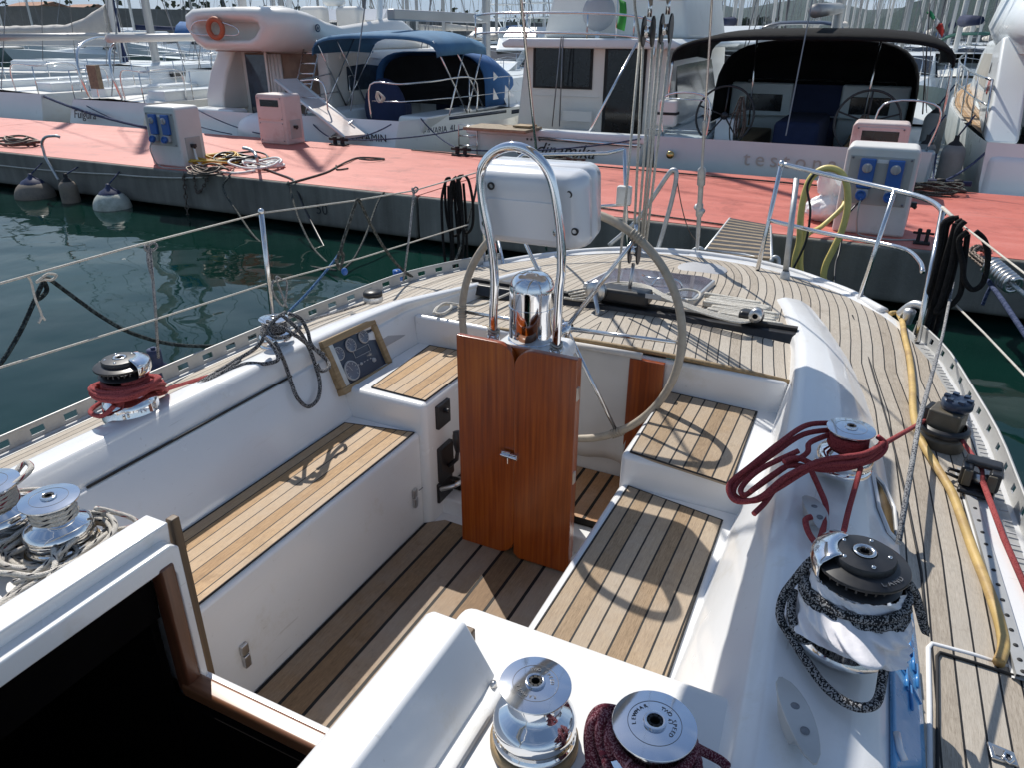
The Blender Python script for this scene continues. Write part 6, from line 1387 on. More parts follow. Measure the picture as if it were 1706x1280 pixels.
def arch(o, w_, h, y, z, n=12, p=.55, k=0):
    out = []
    for i in range(n+1):
        a = math.pi*i/n; c, s_ = math.cos(a), math.sin(a)
        out.append(V((o[0]-w_*math.copysign(abs(c)**p, c), o[1]+y, o[2]+z+h*abs(s_)**p)))
    return out
def canopy(o, secs, n=12, p=.55):
    mb = MB(); mb.grid([arch(o, w_, h, y, z, n, p) for (y, w_, h, z) in secs]); return mb
def rig(mb, o, y, h, r=.09, spread=(.45, .75), hb=1.7, L_=11, stay=True):
    x = o[0]; mb.lathe([(r, 0), (r, h*.7), (r*.7, h)], Matrix.Translation((x, o[1]+y, o[2]+1.3)) @ Matrix.Diagonal((1, 1.4, 1, 1)), 8)
    for s_ in spread: mb.tube([(x-.9, o[1]+y, o[2]+1.3+h*s_), (x+.9, o[1]+y, o[2]+1.3+h*s_)], .025, 5)
def wires(mb, o, y, h, hb, L_, r=.012):
    top = V((o[0], o[1]+y, o[2]+1.3+h))
    for sx in (-1, 1):
        mb.tube([V((o[0]+sx*hb, o[1]+y+.1, o[2]+1.1)), V((o[0]+sx*.9, o[1]+y, o[2]+1.3+h*.45)), V((o[0]+sx*.85, o[1]+y, o[2]+1.3+h*.75)), top], r, 4, caps=False)
        mb.tube([V((o[0]+sx*hb, o[1]+y-.5, o[2]+1.1)), V((o[0], o[1]+y, o[2]+1.3+h*.45))], r, 4, caps=False)
    mb.tube([V((o[0], o[1]+.1, o[2]+1.1)), top], r, 4, caps=False); mb.tube([V((o[0], o[1]+L_*1.05, o[2]+1.4)), top], r*1.6, 4, caps=False)
def rail_posts(o, rows, i0, i1, h=.6, inset=.08, r=.013):
    mb = MB()
    for sd in (-1, 1):
        pts = [V((o[0]+sd*(hb-inset), o[1]+y+fr, o[2]+zt)) for (y, hb, zt, fr, rk) in rows[i0:i1]]
        mb.tube([p_+V((0, 0, h)) for p_ in pts], r*.6, 5); mb.tube([p_+V((0, 0, h*.5)) for p_ in pts], r*.5, 5)
        for p_ in pts[::2]: mb.tube([p_, p_+V((0, 0, h))], r, 6)
    return mb
def wheel_at(o, c, rad, par, mt='black', tilt=.25):
    c = V((o[0]+c[0], o[1]+c[1], o[2]+c[2])); mb = MB(); cs, sn = math.cos(tilt), math.sin(tilt)
    P_ = lambda a, r_: c+V((r_*math.cos(a), r_*math.sin(a)*sn, r_*math.sin(a)*cs))
    mb.tube([P_(k*2*math.pi/40, rad) for k in range(40)], .017, 8, True)
    for k in range(5): mb.tube([c, P_(k*1.2566+1.57, rad)], .013, 6)
    mb.lathe([(.05, -.02), (.06, .02), (1e-4, .03)], Matrix.Translation(c) @ Matrix.Rotation(math.pi/2, 4, 'X'), 12); return mb.build('wheel', M[mt], par)
# ---------------------------------------------------------------- grey-white sloop with black hood, straight across the pier
o = V((-.28, 11.75, 0)); tt = empty('sailing_yacht', o, 'grey white sloop with black bimini and twin black wheels, stern to the pier', 'sailing yacht')
rows = hull_mesh(13, 4.1, 1.92, 1.0, sheer=.35); mb = MB(); add_hull(mb, o, rows); mb.build('hull', M['greyhull'], tt)
deck_sheet(o, rows, .0, 5).build('deck', M['white2'], tt)
mb = MB(); mb.box((o.x-1.9, o.y+.02, .2), (o.x+1.9, o.y+3.6, .42)); mb.build('cockpit_floor', M['offwhite'], tt)
mb = MB()
for sd in (-1, 1): mb.cut(); mb.box((o.x+min(sd*1.25, sd*1.98), o.y+.25, .3), (o.x+max(sd*1.25, sd*1.98), o.y+3.8, .98))
mb.build('cockpit_coaming', M['greyhull'], tt, bevel=.05)
for sd in (-1, 1):
    MB().box((o.x+min(sd*.7, sd*1.25), o.y+1.6, .4), (o.x+max(sd*.7, sd*1.25), o.y+3.8, .82)).build('cockpit_bench', M['oldteaky'], tt, bevel=.03)
    MB().prism([(0, 0), (.45, 0), (.36, .62), (.1, .62)], .32, Matrix(((0, 0, 1, o.x+sd*1.02-.16), (1, 0, 0, o.y+.75), (0, 1, 0, .6), (0, 0, 0, 1)))).build('helm_console', M['white2'], tt, bevel=.03)
    wheel_at(o, (sd*1.02, .68, 1.28), .44, tt)
MB().box((o.x-.35, o.y+1.3, .4), (o.x+.35, o.y+3.2, 1.18)).build('cockpit_table', M['navy'], tt, bevel=.08)
mb = MB(); mb.box((o.x-1.55, o.y+3.8, .4), (o.x-.42, o.y+4.0, 1.62)); mb.cut(); mb.box((o.x+.42, o.y+3.8, .4), (o.x+1.55, o.y+4.0, 1.62)); mb.build('cabin_bulkhead', M['greyhull'], tt, bevel=.04)
for sd in (-1, 1): MB().box((o.x+sd*.92-.33, o.y+3.785, 1.12), (o.x+sd*.92+.33, o.y+3.81, 1.42)).build('bulkhead_window', M['glassd'], tt, bevel=.02)
MB().box((o.x-.42, o.y+3.9, .4), (o.x+.42, o.y+3.98, 1.6)).build('companionway_door', M['navy'], tt)
mb = MB(); rws = [[V((o.x-w_, o.y+y, 1.0)), V((o.x-w_*.8, o.y+y, z_)), V((o.x+w_*.8, o.y+y, z_)), V((o.x+w_, o.y+y, 1.0))] for y, w_, z_ in ((4.0, 1.6, 1.66), (6.5, 1.5, 1.62), (9.5, .9, 1.45), (10.5, .3, 1.3))]; mb.grid(rws, smooth=False); mb.build('coachroof', M['white2'], tt)
canopy(o, [(.75, 1.95, .34, 2.02), (.8, 1.97, .38, 2.04), (2.3, 1.93, .44, 2.08), (3.0, 1.85, .46, 2.02)], 18, .62).build('bimini', M['blackcan'], tt, solid=.02)
canopy(o, [(2.6, 1.62, 1.34, 1.0), (3.6, 1.66, 1.36, 1.0), (4.6, 1.5, 1.02, 1.05), (5.4, 1.3, .55, 1.1)], 18, .5).build('sprayhood', M['blackcan'], tt, solid=.02)
mb = MB(); mb.add(arch(o, 1.5, 1.1, 4.62, 1.0, 16, .5), [tuple(range(17))]); mb.build('sprayhood_front', M['blackcan'], tt)
for sd in (-1, 1):
    a = [V((o.x+sd*1.93, o.y+1.0, 1.0)), V((o.x+sd*1.97, o.y+.82, 1.5)), V((o.x+sd*1.95, o.y+.8, 2.05))]
    MB().tube(spl(a, 5), .02, 8).build('bimini_frame', M['steel'], tt)
    MB().tube([V((o.x+sd*.9, o.y+2.3, 1.0)), V((o.x+sd*.95, o.y+2.3, 2.45))], .016, 8).build('bimini_strut', M['steel'], tt)
    a = [V((o.x+sd*1.85, o.y+.25, .98)), V((o.x+sd*1.88, o.y+.2, 1.55)), V((o.x+sd*1.2, o.y+.12, 1.57)), V((o.x+sd*1.15, o.y+.12, .98))]; MB().tube(spl(a, 6), .015, 8).build('pushpit', M['steel'], tt)
tx = text_mesh('testona', .30, frame(V((yy(1312, 288, o.y-.012).x, o.y-.012, .755)), (1, 0, 0), (0, 0, 1)), .002, space=1.45); tx.build('name_lettering', M['pedgrey'], tt)
mb = MB(); rig(mb, o, 5.6, 15, .1); mb.build('mast', M['mast'], tt); mb = MB(); wires(mb, o, 5.6, 15, 1.9, 12); mb.build('rigging', M['rigging'], tt)
MB().tube([V((o.x, o.y+5.5, 2.9)), V((o.x, o.y+1.3, 2.75))], .1, 8).build('boom', M['mast'], tt)
MB().lathe([(.05, 0), (.06, .05), (.05, .1), (1e-4, .1)], Matrix.Translation((o.x-1.62, o.y-.05, .75)) @ Matrix.Rotation(math.pi/2, 4, 'X'), 14).build('stern_light', M['bronze'], tt)
# ---------------------------------------------------------------- white cabin cruiser
o = V((-3.95, 11.75, 0)); mc = empty('cabin_cruiser', o, 'white cabin cruiser with square dark windows and flybridge, between blue bimini and black hood', 'motor yacht')
rows = hull_mesh(11, 3.6, 1.55, .95, sheer=.6); mb = MB(); add_hull(mb, o, rows); mb.build('hull', M['white2'], mc); deck_sheet(o, rows, -.02, 4).build('deck', M['white2'], mc)
MB().box((o.x-1.6, o.y-.02, .86), (o.x+1.6, o.y+.22, .99)).build('transom_rail', M['white2'], mc, bevel=.03)
mb = MB(); mb.box((o.x-1.5, o.y+.2, .3), (o.x+1.5, o.y+2.2, .42)); mb.build('cockpit_floor', M['oldteaky'], mc)
CBY = o.y+1.75
mb = MB(); mb.prism([(-1.52, .4), (1.52, .4), (1.40, 2.22), (-1.30, 2.22)], 4.6, Matrix(((1, 0, 0, o.x), (0, 0, 1, CBY), (0, 1, 0, 0), (0, 0, 0, 1)))); mb.build('cabin', M['gelwarm'], mc, bevel=.04)
def pane(px0, py0, px1, py1, y, mt, nm, par, dz=0):
    a, b_ = yy(px0, py0, y), yy(px1, py1, y); return MB().box((a.x, y-.012, b_.z), (b_.x, y+.006, a.z)).build(nm, mt, par, bevel=.006)
wn_ = pane(889, 72, 986, 149, CBY-.01, M['blackm'], 'window_frame', mc); pane(893, 77, 938, 145, CBY-.022, M['glassd'], 'window_pane', wn_); pane(941, 77, 982, 145, CBY-.022, M['glassd'], 'window_pane', wn_)
dr = pane(1009, 76, 1068, 226, CBY-.01, M['blackm'], 'sliding_door', mc); pane(1014, 82, 1064, 222, CBY-.022, M['glassd'], 'door_pane', dr)
pane(888, 158, 1000, 162, CBY-.005, M['offwhite'], 'moulding', mc); pane(926, 183, 986, 203, CBY-.25, M['cushion'], 'seat_back', mc); a, b_ = yy(926, 203, CBY-.25), yy(986, 226, CBY-.25)
MB().box((a.x, CBY-.5, .45), (b_.x, CBY-.02, .85)).build('cockpit_seat', M['cushion'], mc, bevel=.05)
for sd in (-1, 1):
    xa = o.x+sd*1.475; mb = MB(); mb.add([V((xa, CBY+.5, 1.35)), V((xa, CBY+3.6, 1.4)), V((o.x+sd*1.385, CBY+3.2, 2.1)), V((o.x+sd*1.385, CBY+.5, 2.08))], [(0, 1, 2, 3) if sd < 0 else (3, 2, 1, 0)]); mb.build('side_window', M['glassd'], mc, solid=.03)
mb = MB(); mb.prism([(-1.62, 2.20), (1.62, 2.20), (1.66, 2.28), (1.5, 2.36), (-1.5, 2.36), (-1.66, 2.28)], 5.2, Matrix(((1, 0, 0, o.x), (0, 0, 1, o.y+1.45), (0, 1, 0, 0), (0, 0, 0, 1)))); mb.build('flybridge_deck', M['white2'], mc, bevel=.04)
mb = MB(); mb.prism([(-1.35, 2.36), (1.5, 2.36), (1.3, 3.25), (-1.1, 3.25)], 3.2, Matrix(((1, 0, 0, o.x), (0, 0, 1, o.y+2.6), (0, 1, 0, 0), (0, 0, 0, 1)))); mb.build('flybridge_coaming', M['offwhite'], mc, bevel=.08)
mb = MB()
for z_ in (2.42, 2.72):
    mb.tube(spl([V((o.x-2.6, o.y+2.5, z_-.05)), V((o.x-2.1, o.y+1.3, z_)), V((o.x-1.2, o.y+.9, z_+.03)), V((o.x+.6, o.y+.85, z_)), V((o.x+1.25, o.y+1.0, z_-.1)), V((o.x+1.35, o.y+1.0, 2.1 if z_ < 2.5 else z_-.3))], 6), .018, 8)
for x_ in (-1.9, -.9, .2, 1.0): mb.tube([V((o.x+x_, o.y+.95, 2.36)), V((o.x+x_, o.y+.95, 2.74))], .014, 6)
mb.build('flybridge_rail', M['steel'], mc)
c = yy(997, 20, o.y+2.3); mb = MB(); mb.lathe([(1e-4, .08), (.2, .06), (.30, .01), (.31, -.02), (.30, -.04), (1e-4, -.06)], Matrix.Translation(c) @ Matrix.Rotation(math.pi/2*.95, 4, 'X'), 28); mb.build('dish_cover', M['greybox'], mc)
MB().tube([c-V((0, 0, .3)), c-V((0, 0, .62))], .04, 8).build('dish_post', M['white2'], mc)
c = yy(1036, 22, o.y+1.6); mb = MB(); mb.grid([[c+V((-.07+.14*u+.02*math.sin(v*4), .03*math.sin(u*5+v*3), .22-.44*v-.05*u)) for u in (0, .33, .66, 1)] for v in (0, .25, .5, .75, 1)]); mb.build('pennant', M['green_flag'], mc, solid=.004)
mb = MB(); mb.tube([c+V((-.08, 0, .4)), c+V((-.09, 0, -.5))], .01, 6); mb.build('flag_staff', M['steel'], mc)
for x_ in (-.95, -.87): MB().tube([yy(920 if x_ < -.9 else 932, 210, CBY-.3), yy(935 if x_ < -.9 else 938, 60, CBY-.3)], .012, 6).build('fishing_rod', M['rigging'], mc)
MB().tube([V((o.x+.6, o.y+.15, .95)), V((o.x+1.05, o.y+1.0, 2.3))], .022, 8).build('awning_pole', M['steel'], mc)
a = yy(828, 196, o.y-.1); mb = MB(); mb.box((o.x-1.35, o.y-.55, .98), (o.x-.2, o.y+.1, 1.03)); mb.build('folded_gangway', M['plankgrey'], mc, bevel=.01)
MB().box((o.x-.55, o.y-.3, 1.04), (o.x-.25, o.y, 1.07)).build('gangway_tread', M['oldteaky'], mc)
MB().tube([V((o.x-.2, o.y-.03, .86)), V((o.x+1.55, o.y-.03, .84))], .03, 8).build('rubbing_strake', M['steel'], mc)
text_mesh('dinamika', .30, frame(V((o.x+.25, o.y-.012, .68)), (1, 0, 0), (0, 0, 1)), .002, shear=.45).build('name_lettering', M['ink'], mc)
mb = MB()
for k in range(4): T = Matrix.Translation((o.x-.42+k*.075, o.y-.012, .83)); mb.prism([((.028 if j % 2 == 0 else .012)*math.cos(R(90+36*j)), (.028 if j % 2 == 0 else .012)*math.sin(R(90+36*j))) for j in range(10)], .003, T @ Matrix.Rotation(math.pi/2, 4, 'X'))
mb.build('star_marks', M['ink'], mc); mb = MB(); mb.lathe([(1e-4, .003), (.11, .003)], Matrix.Translation((o.x-.42, o.y-.012, .66)) @ Matrix.Rotation(math.pi/2, 4, 'X') @ Matrix.Diagonal((1.1, .55, 1, 1)), 20); mb.build('emblem', M['ink'], mc)
for k in range(3): MB().tube([V((o.x-1.72, o.y-.05, .5+.16*k)), V((o.x-1.36, o.y-.05, .5+.16*k))], .013, 6).build('ladder_rung', M['steel'], mc)
MB().tube([V((o.x-1.72, o.y-.05, .3)), V((o.x-1.72, o.y-.05, 1.0)), V((o.x-1.36, o.y-.05, 1.0)), V((o.x-1.36, o.y-.05, .3))], .013, 6).build('ladder_side', M['steel'], mc)
# life raft canister between the two boats on the sloop's quarter
c = yy(1112, 188, 12.3); MB().cbox(c, (.32, .2, .4)).build('outboard_box', M['offwhite'], tt, bevel=.05); MB().cbox(c, (.33, .21, .04)).build('strap', M['blackm'], tt)
mb = MB(); mb.tube([c+V((-.3, 0, -.26)), c+V((.7, .1, -.24))], .014, 6); mb.tube([c+V((-.05, 0, .22)), c+V((.6, .1, .2)), c+V((.62, .1, -.3))], .012, 6); mb.build('quarter_rail', M['steel'], tt)
# ---------------------------------------------------------------- blue canvas sloop
o = V((-8.15, 11.85, 0)); bv = empty('sailing_yacht', o, 'white sloop with blue bimini and navy sprayhood left of the cabin cruiser', 'sailing yacht')
rows = hull_mesh(12.3, 3.95, 1.15, .98, rake=.5, sheer=.35); mb = MB(); add_hull(mb, o, rows); mb.build('hull', M['white2'], bv); deck_sheet(o, rows, 0, 5, 0).build('deck', M['white2'], bv)
mb = MB(); mb.box((o.x-1.0, o.y+.05, .3), (o.x+1.0, o.y+3.4, .5)); mb.build('cockpit_floor', M['offwhite'], bv)
mb = MB()
for sd in (-1, 1): mb.cut(); mb.prism([(sd*.62, .4), (sd*1.12, .4), (sd*1.45, 1.02), (sd*.8, 1.02)] if sd > 0 else [(-.8, 1.02), (-1.45, 1.02), (-1.12, .4), (-.62, .4)], 3.6, Matrix(((1, 0, 0, o.x), (0, 0, 1, o.y+.5), (0, 1, 0, 0), (0, 0, 0, 1))))
mb.build('cockpit_coaming', M['white2'], bv, bevel=.05)
wheel_cov = MB(); wheel_cov.sphere((o.x-.05, o.y+1.3, 1.05), .5, 18, 12, (1, .35, 1.15)); wheel_cov.build('wheel_cover', M['navy'], bv)
MB().box((o.x-.28, o.y+1.35, .5), (o.x+.28, o.y+1.8, 1.15)).build('pedestal', M['navy'], bv, bevel=.06)
mb = MB(); mb.grid([[V((o.x-w_, o.y+y, 1.0)), V((o.x-w_*.82, o.y+y, z_)), V((o.x, o.y+y, z_+.06)), V((o.x+w_*.82, o.y+y, z_)), V((o.x+w_, o.y+y, 1.0))] for y, w_, z_ in ((3.7, 1.5, 1.5), (6, 1.4, 1.52), (8.5, .95, 1.45), (9.8, .3, 1.32))], smooth=False); mb.add([V((o.x-1.5, o.y+3.7, .4)), V((o.x+1.5, o.y+3.7, .4)), V((o.x+1.23, o.y+3.7, 1.5)), V((o.x-1.23, o.y+3.7, 1.5))], [(0, 1, 2, 3)]); mb.build('coachroof', M['white2'], bv)
MB().box((o.x-.3, o.y+3.66, .6), (o.x+.3, o.y+3.72, 1.45)).build('companionway_door', M['navy'], bv)
canopy(o, [(.9, 1.45, .32, 2.02), (1.0, 1.5, .36, 2.05), (2.2, 1.5, .40, 2.08), (2.9, 1.42, .34, 2.04)], 16, .62).build('bimini', M['bluebim'], bv, solid=.02)
canopy(o, [(2.9, 1.4, 1.06, 1.02), (3.7, 1.42, 1.05, 1.02), (4.6, 1.25, .7, 1.05), (5.3, 1.1, .3, 1.1)], 16, .5).build('sprayhood', M['blue'], bv, solid=.02)
MB().add(arch(o, 1.32, .98, 3.05, 1.02, 16, .5), [tuple(range(17))]).build('sprayhood_painted_shade', M['blackcan'], bv)  # added black sheet across the hood, stands in for its shaded interior
MB().add([V((o.x+1.42, o.y+3.2, 1.15)), V((o.x+1.4, o.y+4.3, 1.15)), V((o.x+1.38, o.y+3.3, 1.7))], [(0, 1, 2)]).build('sprayhood_window', M['plasticw'], bv, solid=.01)
mb = MB()
for sd in (-1, 1):
    for (y0, z0, y1, z1) in ((1.9, 1.0, .95, 2.3), (1.9, 1.0, 2.9, 2.2), (1.2, 1.0, 2.2, 2.35), (2.6, 1.05, 1.6, 2.3)): mb.cut(); mb.tube([V((o.x+sd*1.5, o.y+y0, z0)), V((o.x+sd*1.36, o.y+y1, z1))], .016, 6)
mb.build('bimini_strut', M['steel'], bv)
mb = MB()
for sd in (-1, 1): mb.cut(); mb.tube(spl([V((o.x+sd*.5, o.y+.05, 1.0)), V((o.x+sd*.55, o.y+.03, 1.58)), V((o.x+sd*1.15, o.y+.1, 1.6)), V((o.x+sd*1.4, o.y+.8, 1.62)), V((o.x+sd*1.62, o.y+2.0, 1.62)), V((o.x+sd*1.64, o.y+2.05, 1.0))], 5), .015, 6); mb.tube([V((o.x+sd*.55, o.y+.05, 1.3)), V((o.x+sd*1.15, o.y+.1, 1.3)), V((o.x+sd*1.6, o.y+2, 1.3))], .011, 6)
mb.build('pushpit', M['steel'], bv)
rail_posts(o, rows, 3, 16, .62).build('guard_rail', M['steel'], bv)
# stripe and lettering on the visible side; follow the hull flare
def hside(y, z):
    for (a, b_) in zip(rows, rows[1:]):
        if a[0] <= y <= b_[0]: t_ = (y-a[0])/(b_[0]-a[0]); hb = lerp(a[1], b_[1], t_); zt = lerp(a[2], b_[2], t_); break
    f_ = (zt-z)/(zt+.35); w_ = itp([(0, 1.0), (.35, .985), (.7, .93), (1, .7)], f_); return V((o.x+hb*w_+.006, o.y+y, z))
mb = MB()
for (y0, y1, za, zb) in ((.55, .95, .50, .58), (1.02, 1.1, .50, .58), (1.16, 4.2, .51, .57), (1.3, 3.2, .90, .96), (3.4, 8, .86, .94)): mb.grid([[hside(lerp(y0, y1, k/6), za), hside(lerp(y0, y1, k/6), zb)] for k in range(7)], flip=True)
mb.build('hull_stripe', M['stripe'], bv, solid=.004)
q0, q1 = hside(.55, .74), hside(1.5, .74); text_mesh('BAVARIA  41', .17, frame(q0.lerp(q1, .5)+V((.012, 0, 0)), q1-q0, hside(1.4, .9)-hside(1.4, .6)), .002).build('maker_lettering', M['stripe'], bv)
text_mesh('ETAMIN', .19, frame(V((o.x+.62, o.y-.20+.03, .68)), (1, 0, 0), (0, -.02, 1)), .004, space=1.05).build('name_lettering', M['ink'], bv)
MB().tube([V((o.x+.2, o.y-.1, .95)), V((o.x-.35, o.y-.15, .62))], .02, 6).build('stern_light_tube', M['steel'], bv)
mb = MB(); rig(mb, o, 5.6, 14, .09); mb.build('mast', M['mast'], bv); mb = MB(); wires(mb, o, 5.6, 14, 1.9, 11.5); mb.build('rigging', M['rigging'], bv)
bmm = MB(); bmm.box((o.x-.09, o.y+1.6, 2.66), (o.x+.09, o.y+5.5, 2.86)); bmm.build('boom', M['mast'], bv, bevel=.03)
a, b_ = yy(443, 117, 12.0), yy(650, 215, 11.9); gp_ = empty('gangway', b_, 'raised pinkish folding gangway on the stern of the blue canvas sloop', 'gangway')
a, b_ = V((-9.95, 12.3, 1.58)), V((-7.7, 11.45, .72)); s_ = V((.09, .2, .0))
mid = V((-9.3, 12.1, 1.30)); rws = [[a-s_, a+s_], [mid-s_, mid+s_], [b_-s_, b_+s_]]; MB().grid(rws, smooth=False).build('tread', M['pedpink'], gp_, solid=.05); mb = MB()
for sg in (-1, 1): mb.cut(); mb.tube([a+s_*sg, b_+s_*sg], .03, 6)
mb.build('side_rail', M['white2'], gp_)
# ---------------------------------------------------------------- flybridge yacht with the lifebuoy
o = V((-10.9, 12.0, 0)); fy = empty('flybridge_yacht', o, 'cream flybridge yacht with an orange lifebuoy on its overhang, left of the blue bimini', 'motor yacht')
rows = hull_mesh(11.5, 3.7, 1.62, .95, sheer=.8); mb = MB(); add_hull(mb, o, rows); mb.build('hull', M['white2'], fy); deck_sheet(o, rows, 0, 4).build('deck', M['white2'], fy)
MB().box((o.x-1.6, o.y-.5, .25), (o.x+1.6, o.y+.1, .42)).build('swim_platform', M['white2'], fy, bevel=.05); MB().box((o.x-1.55, o.y+.05, .4), (o.x-.35, o.y+.5, .98)).build('transom_locker', M['white2'], fy, bevel=.06)
mb = MB(); mb.sphere((o.x+.75, o.y-.15, .62), .75, 20, 12, (1, .6, .52)); mb.build('tender_cover', M['white2'], fy)
mb = MB(); mb.box((o.x-1.3, o.y+1.3, .4), (o.x+1.22, o.y+6.6, 2.1)); mb.build('saloon', M['offwhite'], fy, bevel=.06)
MB().box((o.x-1.0, o.y+1.26, .5), (o.x+.95, o.y+1.31, 2.04)).build('saloon_door', M['curtain'], fy); MB().box((o.x-.98, o.y+1.24, .55), (o.x-.42, o.y+1.265, 2.0)).build('door_pane', M['glassb'], fy); MB().box((o.x-.41, o.y+1.22, .5), (o.x-.36, o.y+1.265, 2.06)).build('door_frame', M['offwhite'], fy)
mb = MB()
for k in range(7): mb.tube([V((o.x-.3+.055*k, o.y+1.245+.02*(k % 2), .6)), V((o.x-.3+.05*k, o.y+1.245+.02*(k % 2), 2.02))], .028, 6)
mb.build('curtain', M['pedbody'], fy)
wdw = [(1.9, 1.3), (3.4, 1.3), (4.3, 1.45), (3.6, 1.72), (2.5, 1.82), (1.9, 1.78)]
MB().prism(wdw, .02, Matrix(((0, 0, 1, o.x+1.21), (1, 0, 0, o.y), (0, 1, 0, 0), (0, 0, 0, 1)))).build('side_window', M['glassb'], fy)
MB().prism([(1.7, 2.05), (5.6, 2.05), (4.9, 1.75), (3.9, 1.86), (2.6, 1.95), (1.7, 1.93)], .06, Matrix(((0, 0, 1, o.x+1.21), (1, 0, 0, o.y), (0, 1, 0, 0), (0, 0, 0, 1)))).build('window_brow', M['gelwarm'], fy)
for sd in (-1, 1):
    if sd > 0: continue
    mb = MB(); mb.prism([(.55, .9), (1.32, .9), (1.32, 2.1), (1.1, 2.1), (.78, 1.65), (.58, 1.2)], .5, Matrix(((0, 0, 1, o.x-1.62), (1, 0, 0, o.y), (0, 1, 0, 0), (0, 0, 0, 1)))); mb.build('wing', M['gelwarm'], fy, bevel=.06, bseg=3)
mb = MB(); rws = []; SEC = ((0, 0), (.82, 0), (.96, .1), (1, .45), (.97, .88), (.90, 1), (.82, .96), (.78, .5), (0, .45), (-.78, .5), (-.82, .96), (-.90, 1), (-.97, .88), (-1, .45), (-.96, .1), (-.82, 0))
AFT = ((0, 0), (.62, 0), (.82, .16), (1, .58), (.97, .86), (.8, 1), (.5, 1.03), (.2, 1.04), (0, 1.04), (-.2, 1.04), (-.5, 1.03), (-.8, 1), (-.97, .86), (-1, .58), (-.82, .16), (-.62, 0))
xc = o.x-.35
def sec(y, w_, zb, zt, S, dx=0): return [V((xc+dx+w_*a_, o.y+y, lerp(zb, zt, b_))) for a_, b_ in S]
rws.append(sec(.62, .80, 2.30, 2.60, AFT)); rws.append(sec(.25, .84, 2.30, 2.64, AFT)); rws.append(sec(.18, .92, 2.27, 2.70, AFT)); rws.append(sec(.20, 1.1, 2.18, 2.80, AFT)); rws.append(sec(.36, 1.28, 2.10, 2.86, AFT)); rws.append(sec(.8, 1.42, 2.08, 2.88, AFT))
rws.append(sec(1.25, 1.5, 2.06, 2.80, AFT)); rws.append(sec(1.5, 1.52, 2.06, 2.66, SEC)); rws.append(sec(2.0, 1.54, 2.06, 2.56, SEC)); rws.append(sec(3.2, 1.52, 2.06, 2.68, SEC)); rws.append(sec(4.1, 1.46, 2.06, 2.78, SEC)); rws.append(sec(4.5, 1.42, 2.06, 2.74, SEC)); rws.append(sec(5.6, 1.2, 2.06, 2.40, SEC)); rws.append(sec(6.6, .8, 2.06, 2.14, SEC))
mb.grid(rws, closed=True, flip=True); mb.add(rws[0], [tuple(range(16))]); mb.add(rws[-1], [tuple(range(16))[::-1]]); mb.build('flybridge', M['gelwarm'], fy)
for sx, sy in ((-.75, 2.3), (.05, 2.7), (.75, 3.1)): MB().box((xc+sx-.32, o.y+sy, 2.35), (xc+sx+.32, o.y+sy+.35, 2.98)).build('helm_seat', M['cushion'], fy, bevel=.1, bseg=3)
MB().prism([(4.0, 2.72), (4.5, 2.68), (4.25, 2.96)], 2.2, Matrix(((0, 0, 1, xc-1.1), (1, 0, 0, o.y), (0, 1, 0, 0), (0, 0, 0, 1)))).build('windscreen', M['plasticw'], fy)
mb = MB(); mb.tube(spl([V((xc-1.3, o.y+3.6, 2.6)), V((xc-1.2, o.y+3.7, 3.6)), V((xc, o.y+3.8, 3.85)), V((xc+1.2, o.y+3.7, 3.6)), V((xc+1.3, o.y+3.6, 2.6))], 6), .07, 8); mb.build('radar_arch', M['white2'], fy); MB().lathe([(1e-4, .2), (.24, .16), (.26, .05), (.18, 0)], Matrix.Translation((xc+.3, o.y+3.3, 3.0)), 18).build('radar_dome', M['white2'], fy)
c = yy(359, 47, o.y+.12); lb = MB(); T = Matrix.Translation(c) @ Matrix.Rotation(math.pi/2, 4, 'X') @ Matrix.Rotation(.15, 4, 'Y'); lb.tube([T @ V((.165*math.cos(k*.2618), .17*math.sin(k*.2618), 0)) for k in range(24)], .05, 10, True); tag(lb.build('lifebuoy', M['orange'], loc=c), 'faded orange ring lifebuoy hung on the overhang of the cream flybridge yacht', 'lifebuoy')
mb = MB(); mb.tube(spl([yy(318, 50, o.y+.15), yy(326, 36, o.y+.15), yy(355, 34, o.y+.15), yy(392, 45, o.y+.15), yy(396, 57, o.y+.15), yy(370, 58, o.y+.15), yy(328, 57, o.y+.15)], 5, True), .012, 6, True); mb.build('overhang_rail', M['steel'], fy)
mb = MB(); q = V((xc+1.515, o.y+1.15, 2.52)); mb.lathe([(.05, .01), (.075, .012), (.075, .0)], Matrix.Translation(q) @ Matrix.Rotation(math.pi/2, 4, 'Y'), 18); mb.lathe([(1e-4, .012), (.035, .012)], Matrix.Translation(q) @ Matrix.Rotation(math.pi/2, 4, 'Y'), 12); mb.build('round_badge', M['stripe'], fy)
MB().box((o.x-1.1, o.y+.55, 2.075), (o.x+.1, o.y+.62, 2.095)).build('wood_strip', M['mahogx'], fy)
mb = MB()
for k in range(7): mb.tube([V((o.x+.72, o.y+.75-.10*k+.4, 2.05-.19*k)), V((o.x+1.12, o.y+.75-.10*k+.4, 2.05-.19*k))], .02, 6)
for x_ in (.72, 1.12): mb.tube([V((o.x+x_, o.y+1.2, 2.15)), V((o.x+x_, o.y+.45, .7))], .018, 6)
mb.build('flybridge_ladder', M['steel'], fy)
